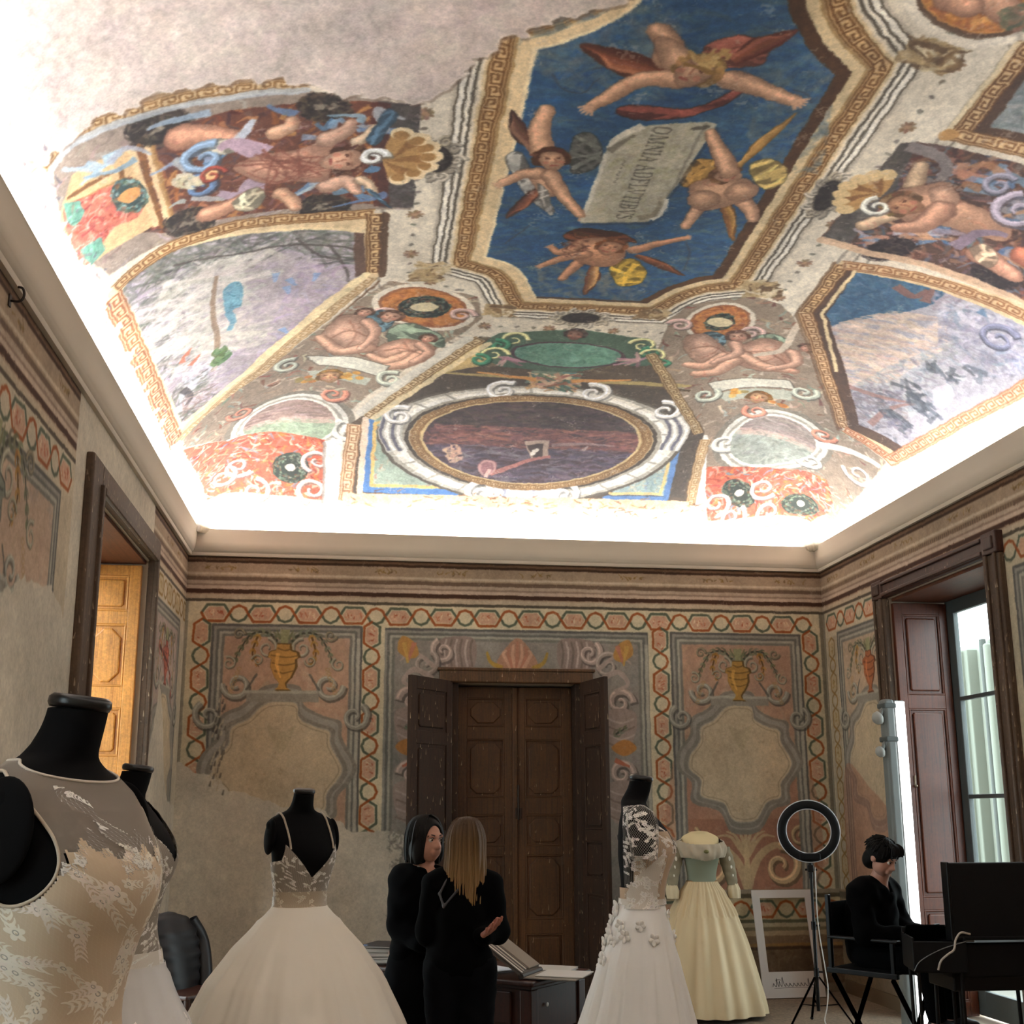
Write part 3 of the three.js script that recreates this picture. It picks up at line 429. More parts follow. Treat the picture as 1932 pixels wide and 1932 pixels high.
  putto({ skin: SKIN, hair: '#5f3a24', r: .06, head: [[[3.04,5.27]][0], .1], up: [-.2, .97], look: .8, cloth: [[[[2.79,5.25],[2.87,5.31],[3,5.01],[3.15,4.76],[3.11,4.73],[2.93,4.94]], '#a7a49a', 5], [[[3.13,5.49],[3.23,5.55],[3.33,5.32],[3.27,5.18],[3.17,5.19]], '#6a6b62', 6]], wings: [[[[2.93,5.35],[2.75,5.7]], .07, '#8a6048', '#3e2a22'], [[[3.02,5],[2.87,4.62]], .06, '#a8694a', '#4c3026']], legs: [[[[2.98,5.35],[2.93,5.54],[2.94,5.72]], .075]], body: [[2.94,5.15],[3.06,5.17],[3.17,4.97],[3.08,4.89],[2.98,5]], arms: [[[3.07,5.12],[3.18,4.92],[3.33,4.71]], [[2.99,5.13],[2.9,5.11],[2.8,5]]] });
  cloth([[3,5.02],[3.07,4.96],[3.15,4.73],[3.13,4.7],[3.05,4.84]], '#b5b0a4', 3);
  putto({ skin: SKIN, hair: '#7b5637', r: .065, head: [[[4.09,5.26]][0], .09], up: [-.9, .3], look: 0, cloth: [[[[3.82,5.18],[3.84,5.36],[3.96,5.4],[4.06,5.26],[4,5.13],[3.87,5.11]], '#b48a48', 6], [[[4.18,5.38],[4.27,5.45],[4.4,5.37],[4.44,5.23],[4.37,5.14],[4.25,5.23]], '#cdb06a', 7, .8]], wings: [[[[4.12,5.35],[4.27,5.87]], .05, '#c79c58', '#85602f'], [[[4.12,5.06],[4.38,4.53]], .055, '#c0924c', '#6b4824']], legs: [[[[4.03,4.94],[4.02,4.79],[4.02,4.67]], .055], [[[4.27,5.01],[4.36,4.91],[4.41,4.81]], .06]], body: [[3.9,5.12],[4,5.21],[4.22,5.23],[4.32,5.06],[4.25,4.97],[4.07,4.88],[3.97,4.96]], arms: [[[4.09,5.29],[3.98,5.47],[3.85,5.65]]] });
  for (const p of [[[4.03,4.99]][0], [[4.23,5.1]][0]]) body(ell([p, [p[0] + .1, p[1]], [p[0], p[1] + .1]]), SKIN);
  putto({ skin: '#c99470', hair: '#8a5630', r: .05, head: [[[3.6,4.35]][0], .095], up: [.2, .97], look: -.5, cloth: [[[[3.65,4.12],[3.77,4.23],[3.91,4.08],[3.91,3.89],[3.77,3.85]], '#c4a040', 7], [[[3.26,4.46],[3.37,4.57],[3.62,4.54],[3.75,4.44],[3.57,4.45],[3.37,4.39]], '#6a3c24', 6, .1]], wings: [[[[3.54,4.12],[3.57,3.66]], .07, '#d8a868', '#5b3520'], [[[3.79,4.27],[4.19,4.04]], .055, '#b06c44', '#4a2a1a'], [[[3.43,4.47],[3.3,4.52]], .05, '#7d4a2c', '#3e2418']], legs: [[[[3.45,4.17],[3.39,4.01],[3.36,3.89]], .05]], body: [[3.35,4.4],[3.53,4.47],[3.7,4.35],[3.68,4.13],[3.5,4.1],[3.37,4.23]], arms: [[[3.46,4.24],[3.31,4.17],[3.19,4.05]], [[3.76,4.34],[3.88,4.43],[4.04,4.53]], [[3.36,4.3],[3.28,4.25],[3.22,4.3]]] });
  dabs([[3.27,4.39],[3.41,4.48],[3.47,4.25],[3.34,4.19]], ['#6b4634', '#8a5a44', '#5b3c30'], 30, .03, { a: .7, smooth: true });
  const PAPER = [[3.35,5.52],[3.48,5.65],[3.8,5.73],[3.87,5.72],[3.86,5.52],[3.81,4.99],[3.82,4.82],[3.76,4.69],[3.55,4.67],[3.34,4.62],[3.33,4.66],[3.34,5.05],[3.33,5.37]];
  area(PAPER.map(([a, b]) => [a + .02, b - .03]), '#2a3540', .5); area(PAPER, '#b0aa95'); dabs(PAPER, ['#a8a38c', '#bdb7a2', '#9f9a80', '#b4a98e', '#a7a27f'], 220, .06, { a: .35 });
  stroke([[3.34,5.42],[3.37,5.54],[3.48,5.65]], .03, .06, '#d6cfba'); stroke([[3.35,5.4],[3.4,5.49],[3.46,5.57]], .05, .015, '#6b6455', .75); stroke([[3.34,4.73],[3.35,5.08],[3.34,5.38]], .025, .03, '#c9c4b2'); stroke([[3.78,4.72],[3.82,4.82],[3.81,4.97]], .03, .03, '#d8d2c0'); stroke([[3.69,4.73],[3.78,4.79],[3.78,4.94]], .07, .02, '#6f6552', .6); line([[3.81,5.71],[3.81,5]], .018, '#7e7a6c', .8, false); line([[3.34,4.63],[3.76,4.69]], .012, '#7e7a6c', .8, false); oval(...[[3.79,5.67]][0], .05, .02, '#4c473c', .8, .4);
  lettering([[3.54,5.66]][0], [[3.55,4.71]][0], .105, 'OMNIA ADFLVTIBVS'); lettering([[3.42,5.33]][0], [[3.42,5.09]][0], .07, '~·~~', '#4d4a42');
  limb([[4.09,5.29],[3.98,5.47],[3.86,5.64]], .06, .035, SKIN); limb([[3.07,5.12],[3.18,4.92],[3.33,4.71]], .06, .03, SKIN);

  // ---- ovals, masks and corner ornaments on the rib
  for (const [P, r, t] of [[[[2.4,5.21],[2.48,5.21],[2.39,5.34]], .17, 0], [[[4.75,5.15],[4.81,5.21],[4.71,5.3]], .17, 0], [[[3.62,3.3],[3.76,3.32],[3.61,3.38]], .2, 0]]) { const c = P[0]; area(ell([c, P[1], P[2]], 1.5), '#9a917f'); for (let i = 0; i < 10; i++) { const a = i * .628; scroll(c[0] + Math.cos(a) * (P[1][0] - c[0]) * 1.35, c[1] + Math.sin(a) * (P[2][1] - c[1]) * 1.35, .05, a, pick(['#8b8272', '#b6ac98', '#a2967f']), .025); } area(ell(P, 1.1), '#6f6656'); area(ell(P, 1), '#2b2622'); dabs(ell(P, .9), ['#342e2a', '#25211f', '#3e3834'], 30, .04, { a: .5 }); }
  for (const p of [[2.47,3.92],[2.43,3.83],[4.75,3.98],[4.76,6.39],[4.7,6.43],[3,3.35],[4.13,3.44],[4.81,3.91]]) for (let k = 0; k < 26; k++) stroke([[p[0] + rr(-.12, .12), p[1] + rr(-.09, .09)], [p[0] + rr(-.13, .13), p[1] + rr(-.1, .1)], [p[0] + rr(-.15, .15), p[1] + rr(-.1, .1)]], .045, .012, pick(['#7c6140', '#a48c62', '#c2b08a', '#5f4a32', '#b49b70', '#d4c6a4']), .8);

  // ---- left: the satyr panel
  const P1 = [[.39,5.94],[.54,6],[.87,5.96],[1.28,5.9],[1.69,5.86],[2.02,5.75],[2.28,5.7],[2.29,5.21],[2.28,4.68],[1.58,4.71],[1.08,4.79],[.73,4.84],[.43,4.84],[.35,5.18],[.33,5.64]];
  grotesque(P1, '#8b7c6c', ['#96897a', '#7d6c60', '#a1948a'], 120, .06, { smooth: false });
  const P1i = [[.6,5.68],[.8,5.79],[1.27,5.8],[1.75,5.77],[2.27,5.69],[2.27,4.74],[1.59,4.79],[1.09,4.87],[.84,4.91],[.59,5.13]];
  grotesque(P1i, '#633c2c', ['#7b4a34', '#54342a', '#9a6238', '#6c4c44', '#b07a44', '#4c3a38'], 420, .05);
  area([[2.05,5.73],[2.28,5.7],[2.29,4.7],[2.08,4.71]], '#4a4440'); dabs([[2.12,5.71],[2.28,5.7],[2.29,4.7],[2.15,4.7]], ['#5a5450', '#443e3a', '#66605a'], 60, .05, { a: .4 }); area([[2.02,5.73],[2.12,5.71],[2.14,4.72],[2.05,4.72]], '#4e2a22', .8);
  area([[.3,5.57],[.47,5.8],[.77,5.78],[.8,5.05],[.6,5.03],[.35,5.06]], '#c2a274'); line([[.41,5.67],[.71,5.65],[.69,5.26]], .03, '#6a4524', .9, false); line([[.42,5.6],[.7,5.56]], .02, '#8d6a40', .8, false);
  area([[.85,5.76],[.89,5.76],[.88,4.96],[.83,4.97]], '#d3b488'); area([[.77,5.76],[.81,5.76],[.8,5.02],[.76,5.03]], '#cdb083'); line([[.89,5.76],[.88,4.96]], .03, '#9a7444', .8, false); line([[.83,5.75],[.81,4.99]], .025, '#7d552c', .8, false);
  grotesque([[.35,5.62],[.5,5.59],[.63,5.56],[.74,5.49],[.78,5.34],[.71,5.19],[.56,5.21],[.34,5.08],[.32,5.36]], '#b0644e', ['#b8604a', '#a04a3c', '#c58a70', '#8a3c34', '#d0a088'], 130, .035, { smooth: true });
  for (const p of [[[.37,5.66],[.45,5.59],[.45,5.49],[.37,5.44],[.34,5.52]], [[.34,5.25],[.47,5.21],[.47,5.08],[.36,5.05],[.34,5.14]]]) grotesque(p, '#63907a', ['#5d8a74', '#78a48c', '#4c7462'], 24, .03); wreath([[.7,5.4],[.79,5.32],[.73,5.54]], '#56706a', .6, 1); oval(...[[.7,5.41]][0], .06, .06, '#c08a50');
  for (const [q, r] of [[[[.95,5.83],[1.1,5.78],[.98,5.95]], 1], [[[1.78,5.71],[1.91,5.68],[1.78,5.82]], 1], [[[1.75,4.77],[1.9,4.75],[1.76,4.9]], 1], [[[.97,4.94],[1.11,4.91],[.97,5.07]], 1]]) { area(ell(q, 1), '#2c2620'); dabs(ell(q, 1.15), ['#332c24', '#241f1b', '#453a2e', '#5b4e3e'], 110, .035, { a: .7 }); for (let k = 0; k < 10; k++) oval(q[0][0] + rr(-.06, .06), q[0][1] + rr(-.03, .03), .016, .014, '#8f8470', .6); }
  for (const s of ['#5e7d9a', '#88a0ae', '#a9b0ae']) for (let k = 0; k < 9; k++) { const p = pick([[1.11,5.8],[1.58,5.7],[1.85,5.56],[2.02,5.61],[2.08,5.47],[1.84,4.98],[2.03,4.84],[1.63,5.49],[1.69,5.01],[1.03,5.12],[1.07,5.45],[.61,4.93],[.73,5.71],[.63,5.79]]); stroke([[p[0] + rr(-.1, .1), p[1] + rr(-.06, .06)], [p[0] + rr(-.15, .15), p[1] + rr(-.08, .08)], [p[0] + rr(-.25, .25), p[1] + rr(-.1, .1)]], .06, .015, jit(s, 18), .85); }
  limb([[1.05,5.7],[1.18,5.65],[1.3,5.58]], .1, .06, '#cf9878'); cloth([[1.1,5.59],[1.24,5.6],[1.33,5.53],[1.28,5.45],[1.15,5.5]], '#c9bfa6', 5); stroke([[1.29,5.51],[1.36,5.61],[1.42,5.7]], .07, .03, '#b8bcc0');
  stroke([[1.45,5.39],[1.37,5.47],[1.29,5.54],[1.21,5.52]], .16, .05, '#a58c94'); stroke([[1.43,5.12],[1.34,5.13],[1.28,5.04],[1.16,5.13]], .15, .05, '#9c8890'); limb([[1.09,4.95],[1.23,4.98],[1.36,5.05]], .08, .05, '#cc9878'); cloth([[1.23,5.01],[1.37,5.1],[1.41,4.98],[1.34,4.87],[1.25,4.9]], '#c9bd9c', 4); limb([[1.52,5.56],[1.59,5.59],[1.61,5.64]], .06, .04, SKIN); limb([[1.51,4.98],[1.56,4.89],[1.58,4.81]], .06, .04, SKIN);
  body([[1.27,5.32],[1.42,5.39],[1.62,5.38],[1.77,5.42],[1.82,5.33],[1.79,5.1],[1.76,5.03],[1.6,5.08],[1.43,5.12]], '#cf9d80'); for (let k = 0; k < 26; k++) stroke([[[1.45,5.34]][0], [[1.61,5.19]][0], [[1.56,5.13]][0]].map(([a, b]) => [a + rr(-.2, .2), b + rr(-.1, .1)]), .018, .006, '#7a4a38', .6);
  scroll(...[[1.13,5.47]][0], .13, 1, '#7f95a8', .06); scroll(...[[1.07,5.24]][0], .1, 2, '#5d7490', .05, -1); leafy([[.96,5.39],[1.03,5.3],[1.07,5.3]], .09, '#c8c0a0'); oval(...[[1.14,5.32]][0], .05, .05, '#d9b27a'); scroll(...[[1.15,5.31]][0], .08, 0, '#8a4030', .03);
  for (const q of [[[1.79,5.44],[1.88,5.49],[1.92,5.56]], [[1.78,4.98],[1.88,5.03],[1.94,4.9]]]) limb(q, .07, .035, '#cfa78c'); limb([[1.95,5.39],[1.99,5.43],[2.05,5.51]], .045, .03, '#cfb594'); limb([[1.97,5.02],[2.02,4.96],[2.05,4.87]], .045, .03, '#cfb594');
  face(...[[1.87,5.23]][0], .125, '#cfa284', '#5a3826', 0, [1, .05]); for (const q of [[[2,5.41],[2.06,5.55],[2.1,5.67]], [[2,4.93],[2.05,4.83],[2.1,4.75]]]) cloth([...q, ...q.map(([a, b]) => [a + .06, b - .05]).reverse()], '#5d7d92', 3);
  for (let k = -3; k <= 3; k++) { const p = [[2.12,5.23]][0], a = k * .42; stroke([p, [p[0] + Math.cos(a) * .12, p[1] + Math.sin(a) * .14], [p[0] + Math.cos(a) * .24, p[1] + Math.sin(a) * .22]], .06, .12, k % 2 ? '#a8824e' : '#8a643a'); oval(p[0] + Math.cos(a) * .25, p[1] + Math.sin(a) * .23, .065, .06, '#dcc69c'); oval(p[0] + Math.cos(a) * .23, p[1] + Math.sin(a) * .21, .045, .042, '#9a7444'); } scroll(...[[2.04,5.24]][0], .08, 0, '#cfd0c4', .05); stroke([[2,5.13],[2.04,5.11],[2.06,5.14]], .08, .04, '#52708a');
  meander(spline([[.35,5.99],[.53,6.04],[.85,6.01],[1.24,5.97],[1.71,5.91]]), 0, .085, '#c6a97c', '#6d4a24'); line(offset(spline([[.35,5.99],[.53,6.04],[.85,6.01],[1.24,5.97],[1.71,5.91]]), .06), .02, '#7a5a34', .8, false); line(offset(spline([[.39,5.94],[.54,5.99],[.87,5.96],[1.26,5.91],[1.69,5.87]]), 0), .05, '#aab0b0', .8, false);

  // ---- left: the landscape
  const P2 = [[.37,4.69],[.47,4.72],[.78,4.78],[1.24,4.75],[1.71,4.67],[2.14,4.64],[2.13,3.88],[1.82,3.37],[1.31,2.71],[.82,2.22],[.33,2.11],[.36,3.57]];
  area(P2, '#cdb48a'); const P2i = [[.45,4.62],[.55,4.69],[.84,4.73],[1.29,4.63],[1.71,4.53],[2.01,4.43],[2.02,3.9],[1.92,3.79],[1.5,3.2],[.95,2.53],[.45,2.26],[.45,3.52]];
  area(P2i, '#a49a98'); inside(P2i, false, () => {
    dabs(P2i, ['#b3a5a6', '#a294a0', '#bcaead', '#9b9098', '#b0a0a8'], 500, .08, { a: .4 });
    for (let k = 0; k < 420; k++) { const p = pick([[.56,4.55],[.72,4.64],[.89,4.62],[1.11,4.54],[1.31,4.53],[1.57,4.42],[1.8,4.39],[1.9,4.16],[.54,4.14],[.55,3.81],[.75,4.2],[1.03,4.39],[.6,3.39],[.58,2.82],[.65,2.38]]); stroke([[p[0] + rr(-.25, .25), p[1] + rr(-.2, .2)], [p[0] + rr(-.3, .3), p[1] + rr(-.2, .2)]], .035, .01, jit(pick(['#5a5a50', '#6d6f64', '#4a4a44', '#7f7f72', '#646658']), 14), .5); }
    for (let k = 0; k < 260; k++) { const p = pick([[.73,4.08],[.93,4.19],[1.04,3.96],[.73,3.67],[.93,3.65],[1.19,4.29],[.8,3.34],[1.04,3.29]]); stroke([[p[0] + rr(-.3, .3), p[1] + rr(-.25, .25)], [p[0] + rr(-.34, .34), p[1] + rr(-.25, .25)]], .06, .02, jit(pick(['#c8c2b4', '#b9b2a4', '#d2cbbb', '#aaa598']), 10), .45); }
    for (const q of [[[.81,4.56],[1.2,4.43],[1.57,4.38],[1.97,4.22]], [[1.77,4.32],[1.86,4.03],[1.9,3.72]], [[1.57,4.45],[1.7,4.21],[1.83,4.11]]]) line(q, .022, '#4c463e', .8);
    stroke([[.84,2.91],[.93,3.39],[.96,3.87],[1.04,4.25]], .05, .03, '#8a7058', .8); grotesque([[1.07,4.05],[1.15,4.1],[1.19,3.97],[1.15,3.76],[1.09,3.73],[1.04,3.64],[1.03,3.85]], '#6d98a4', ['#5f8a98', '#7faab2', '#4f7884'], 30, .03, { smooth: true }); stroke([[1.05,3.71],[1.07,3.57],[1.02,3.44]], .06, .04, '#6d94a0');
    dabs([[1.55,4.12],[2.01,4],[1.82,3.58],[1.09,2.66],[1.36,3.43]], ['#a592a2', '#b4a2ae', '#9a8698', '#a8a0b8'], 160, .07, { a: .4 }); for (const p of [[1.41,4.07],[1.49,3.96],[1.68,3.97],[1.39,3.24],[1.47,3.86]]) stroke([p, [p[0] + rr(-.05, .05), p[1] - .12]], .06, .02, '#7c98bc', .75);
    dabs([[.58,3.32],[1.02,3.13],[.8,2.75],[.51,2.71]], ['#cfcdc8', '#b8bcc0'], 60, .06, { a: .5 }); for (const q of [[[.68,3.36],[.74,3.44]], [[.68,3.19],[.78,3.28]], [[.64,3.29],[.68,3.39]]]) stroke(q, .06, .01, '#b0664a', .85); for (const p of [[.87,2.98],[.92,3.02],[.9,3.12]]) leafy([p, [p[0] + .03, p[1] + .1]], .1, '#5d7448'); stroke([[.57,2.89],[.61,2.68],[.55,2.6]], .08, .03, '#3e3a38', .8); dabs([[.56,2.85],[.88,2.66],[.64,2.34],[.46,2.29]], ['#8d7a6c', '#a8948a', '#7a685c'], 60, .05, { a: .5 });
  });
  area([[1.93,4.45],[2.02,4.43],[2.02,3.9],[1.93,3.84]], '#5a4232', .9); line(P2i, .03, '#e0c898', .9, false, true);
  meander([[.43,4.68],[.58,4.72],[.82,4.77],[1.24,4.75],[1.71,4.66],[2.05,4.64]], .0, .1, '#c6a676', '#6d4824'); meander([[2.06,4.64],[2.06,3.88]], 0, .1, '#c6a676', '#5a3a1c'); line([[2.12,4.63],[2.12,3.84]], .05, '#4f3a28', .9, false); meander([[.39,4.63],[.38,3.54],[.35,2.1]], 0, .13, '#c9a27a', '#7d4c2c'); meander([[2.04,3.83],[1.7,3.28],[1.22,2.62],[.72,2.21],[.38,2.1]], .0, .1, '#c8b08a', '#9a7a50');
  line([[2.01,3.87],[1.67,3.36],[1.19,2.74],[.7,2.37],[.44,2.31]], .06, '#e2cfa0', .95, false); line([[2.1,3.76],[1.75,3.17],[1.26,2.48],[.76,2.04],[.39,1.94]], .02, '#5c4028', .8, false);

  // ---- the corner groups: tondo with a wreath, seated nudes, shelf, mask, small landscape, red panel
  const corner = (T, N, S, O, Bt, flip) => {
    grotesque(Bt.ground, '#8a7a66', ['#8d5c48', '#a58a70', '#7a8a78', '#b8a68c', '#6a4636', '#9aa490', '#c4b496'], 420, .05);
    area(ell(T, 1.24), '#d2c8b2'); area(ell(T, 1.08), '#8a5a3c'); area(ell(T, 1), '#b5763e'); dabs(ell(T), ['#a8662f', '#c4894c', '#7d4626', '#8f5634'], 90, .05, { a: .6 });
    wreath([T[0], [T[0][0] + (T[1][0] - T[0][0]) * .62, T[0][1]], [T[0][0], T[0][1] + (T[2][1] - T[0][1]) * .62]], '#39453a', .4, 1); oval(...T[0], .1, .075, '#cdbf96'); for (const m of [-1, 1]) scroll(T[0][0] + m * .28, T[0][1] - .1, .1, m > 0 ? 0 : 3, '#b79a8e', .05, m);
    cloth(N[2], '#5f7a80', 5); cloth(N[3], '#8a9a80', 6); body(N[0], '#c9a288'); body(N[1], '#c49a80'); for (const l of N[4]) limb(l, .085, .045, '#c9a084'); for (const P of [N[0], N[1]]) { const [x0, y0, x1, y1] = bounds(P), mx = (x0 + x1) / 2, my = (y0 + y1) / 2; line([[x0 + (x1 - x0) * .2, my], [mx, my + (y1 - y0) * .12], [x1 - (x1 - x0) * .15, my - (y1 - y0) * .1]], .022, '#7d5542', .55); line([[mx, y1 - (y1 - y0) * .12], [mx + (x1 - x0) * .12, my], [mx - (x1 - x0) * .05, y0 + (y1 - y0) * .2]], .018, '#8a5f4a', .5); limb([[x1 - (x1 - x0) * .2, y1 - (y1 - y0) * .2], [x1 - (x1 - x0) * .05, my], [mx + (x1 - x0) * .2, y0 + (y1 - y0) * .1]], .06, .035, '#c9a086'); face(x0 + (x1 - x0) * (P === N[0] ? .75 : .9), y1 + .02, .07, '#c49a80', '#5f4634', 0, [.3, .9]); } face(...N[5][0], .09, '#c9a084', '#6a4a34', 0, [flip * .5, .85]);
    for (const [q, c] of [[S[0], '#c8c4b0'], [S[1], '#a4a592']]) area(q, c); line(S[0], .014, '#5f5648', .8, false, true); for (const p of [S[2][0], S[2][1]]) scroll(...p, .12, 1, '#a8ab98', .06, flip);
    face(...S[3][0], .1, '#c49a6c', '#8a6430'); for (const m of [-1, 1]) { const [a, b] = S[3][0]; for (let k = 0; k < 8; k++) oval(a + m * rr(.12, .26), b + rr(-.05, .08), .035, .03, pick(['#c08a3c', '#a86a34', '#8a7a48', '#cfa85c']), .9); }
    for (const k of [1.42, 1.28]) area(ell(O, k), k > 1.3 ? '#7a7262' : '#c9c4b4'); area(ell(O, 1.16), '#9a9484'); area(ell(O, 1.08), '#d4cdbb'); for (const m of [-1, 1]) { const e = O[1][0] - O[0][0]; scroll(O[0][0] + m * e * 1.3, O[0][1] - .12, .17, m > 0 ? 2 : 1, '#c6c2b2', .07, m); scroll(O[0][0] + m * e * .95, O[0][1] + (O[2][1] - O[0][1]) * 1.15, .12, m > 0 ? .5 : 2.6, '#b87860', .05, -m); }
    const e = ell(O, 1); area(e, Bt.low); inside(e, false, () => { const [x0, y0, x1, y1] = bounds(e), mid = y0 + (y1 - y0) * Bt.hz; rect(x0, mid, 9, 9, Bt.sky); rect(x0, mid - .06, 9, .1, '#b49a88', .8); dabs([[x0, mid], [x1, mid], [x1, y1], [x0, y1]], [Bt.sky, shade(Bt.sky, 1.2), shade(Bt.sky, .8), '#a08a84'], 60, .06, { a: .5, turn: 0 }); dabs([[x0, y0], [x1, y0], [x1, mid], [x0, mid]], [Bt.low, shade(Bt.low, 1.15), shade(Bt.low, .85)], 90, .06, { a: .5 }); });
    grotesque(Bt.red, '#b05a40', HOT, 420, .05); for (const w of Bt.wr) { wreath(w, '#56604e', .5, 1); oval(...w[0], .05, .05, '#d8c4b0'); } for (const p of Bt.sc) scroll(...p, .16, rr(0, 6), pick(['#c9b0a4', '#d8c0b0', '#b08a80']), .05, pick([-1, 1]));
  };
  corner([[2.44,3.34],[2.75,3.28],[2.42,3.63]], [[[1.67,2.92],[1.82,3.26],[2.01,3.19],[2.11,2.8],[2.06,2.58],[1.89,2.63],[1.81,2.77]], [[2.08,2.62],[2.3,2.81],[2.53,2.75],[2.54,2.62],[2.36,2.48],[2.19,2.42]], [[2.01,3.19],[2.13,3.31],[2.23,3.16],[2.16,2.94],[2.05,3]], [[2.18,2.94],[2.33,3.07],[2.58,2.92],[2.62,2.72],[2.39,2.78],[2.22,2.68]], [[[2.02,2.67],[1.81,2.65],[1.67,2.96]], [[2.36,2.55],[2.19,2.45],[2.06,2.52]], [[2.48,2.59],[2.32,2.41],[2.15,2.37]]], [[2.19,3.19]]],
    [[[1.54,2.66],[2.21,2.38],[2.15,2.19],[1.63,2.43]], [[1.54,2.36],[2.07,2.16],[2.02,2.05],[1.58,2.21]], [[1.4,2.55],[2.22,2.17]], [[1.72,2.19]]], [[1.34,1.47],[1.76,1.46],[1.36,1.84]],
    { ground: [[2.17,3.76],[2.81,3.54],[2.88,3.21],[2.78,2.99],[1.84,1.59],[1.79,1.06],[1.09,1.03],[.4,1.87],[.41,2.04],[1.21,2.52]], red: [[.42,.53],[.37,1.87],[.77,1.42],[1.79,1.17],[1.63,.4]], low: '#8f9c80', sky: '#8a7468', hz: .55, wr: [[[1.33,.8],[1.51,.81],[1.33,1]]], sc: [[.81,.85],[.95,.5],[1.53,.52],[.63,.76],[1.59,.9]] }, 1);
  area([[1.66,1.19],[1.82,1.23],[1.79,.34],[1.63,.34]], '#cfc8ba'); line([[1.66,1.16],[1.63,.34]], .03, '#8d8478', .8, false);
  corner([[4.67,3.38],[4.85,3.5],[4.56,3.61]], [[[4.48,3.06],[4.62,3.16],[4.87,2.93],[5,2.67],[4.79,2.65],[4.6,2.8]], [[4.92,2.87],[5.04,3.2],[5.25,3.21],[5.47,2.93],[5.31,2.71],[5.09,2.7]], [[4.6,3.12],[4.69,3.22],[4.81,3.11],[4.79,2.92]], [[5,3.18],[5.12,3.33],[5.29,3.23],[5.19,3.02]], [[[4.91,2.83],[4.79,2.65],[4.63,2.65]], [[5.02,2.89],[5.24,2.78],[5.49,2.83]], [[4.99,2.77],[4.91,2.55],[4.74,2.51]]], [[4.88,3.18]]],
    [[[4.9,2.37],[5.52,2.65],[5.62,2.53],[5.01,2.22]], [[5.02,2.2],[5.61,2.49],[5.67,2.33],[5.16,2.08]], [[4.94,2.17],[5.69,2.53]], [[5.41,2.2]]], [[5.8,1.54],[6.14,1.78],[5.59,1.91]],
    { ground: [[4.28,3.39],[4.36,3.62],[4.77,3.83],[5,3.78],[5.16,3.63],[6.22,2.19],[6.68,2.22],[6.85,1.18],[6.85,.78],[5.47,.3],[5.07,1.53],[4.34,2.82]], red: [[5.44,.3],[5.3,1.04],[6.04,1.08],[6.5,1.28],[6.79,.94],[6.67,.5]], low: '#8c9082', sky: '#857a70', hz: .6, wr: [[[5.74,.68],[5.93,.66],[5.66,.87]], [[6.46,.66],[6.65,.77],[6.37,.79]]], sc: [[5.53,.53],[5.74,.37],[6.14,.46],[5.98,.77],[6.63,1.75]] }, -1);
  stroke([[5.25,3.63],[5.23,3.48],[5.27,3.11],[5.1,2.92]], .08, .05, '#c4b49c'); stroke([[6.18,1.76],[6.39,1.96],[6.68,2.1]], .12, .06, '#c9c4b6');
  area([[4.97,1.56],[5.16,1.52],[5.5,.27],[5.29,.29]], '#d0cabd');

  // ---- the far panel: green cartouche, garland, oval picture in a scrolled frame
  const P4 = [[2.89,2.92],[4.33,2.77],[5.12,1.57],[5.26,.45],[1.82,.4],[1.89,1.45],[2.07,1.67]];
  area(P4, '#55493a'); dabs(P4, ['#6a5c46', '#4a4034', '#7d6c50', '#5c5240', '#877654'], 380, .06, { a: .5 });
  area([[2.58,2.33],[2.9,2.83],[3.04,2.7],[2.94,2.45],[2.65,2.3]], '#c8ad72', .9); line([[2.54,2.3],[4.75,2.3]], .05, '#a8945c', .9, false); line([[2.55,2.23],[4.78,2.22]], .03, '#4a3a24', .9, false);
  blob([[2.92,2.71],[3.01,2.96],[3.15,3.01],[3.63,3.11],[4.06,3.04],[4.22,3.03],[4.33,2.84],[4.32,2.6],[4.04,2.58],[3.72,2.43],[3.27,2.44],[3.07,2.48]], '#4b5f4c'); for (const [p, m] of [[[[3.16,2.9]][0], 1], [[[4.19,2.92]][0], -1], [[[3.03,2.65]][0], 1], [[[4.32,2.76]][0], -1]]) { scroll(...p, .12, m > 0 ? 0 : 3, '#cdc68e', .035, m); scroll(p[0] - m * .1, p[1] - .1, .09, 2, '#3f7a5a', .05, -m); }
  area(ell([[3.63,2.7],[4.1,2.71],[3.59,2.91]]), '#4a3a3c'); area(ell([[3.63,2.7],[4.07,2.71],[3.6,2.89]]), '#5f8670'); dabs(ell([[3.63,2.7],[4.07,2.71],[3.6,2.89]]), ['#56806a', '#71957f', '#4a6e5c', '#6a8f78'], 150, .05, { a: .5 }); face(...[[3.62,3.03]][0], .08, '#8a6a58', '#4f4038'); for (const p of [[3.14,2.6],[4.22,2.67]]) for (let k = 0; k < 8; k++) stroke([p, [p[0] + rr(-.2, .2), p[1] + rr(-.15, .15)]], .05, .02, pick(['#b0808a', '#c09a90', '#8a6468']), .8);
  const frameOut = [[2.05,1.62],[2.27,1.97],[2.63,2.3],[4.6,2.23],[5.12,1.57],[5.18,.59],[2.05,.51]]; area(frameOut, '#4d4438'); dabs(frameOut, ['#5a5040', '#6b604a', '#443b30'], 200, .05, { a: .5 });
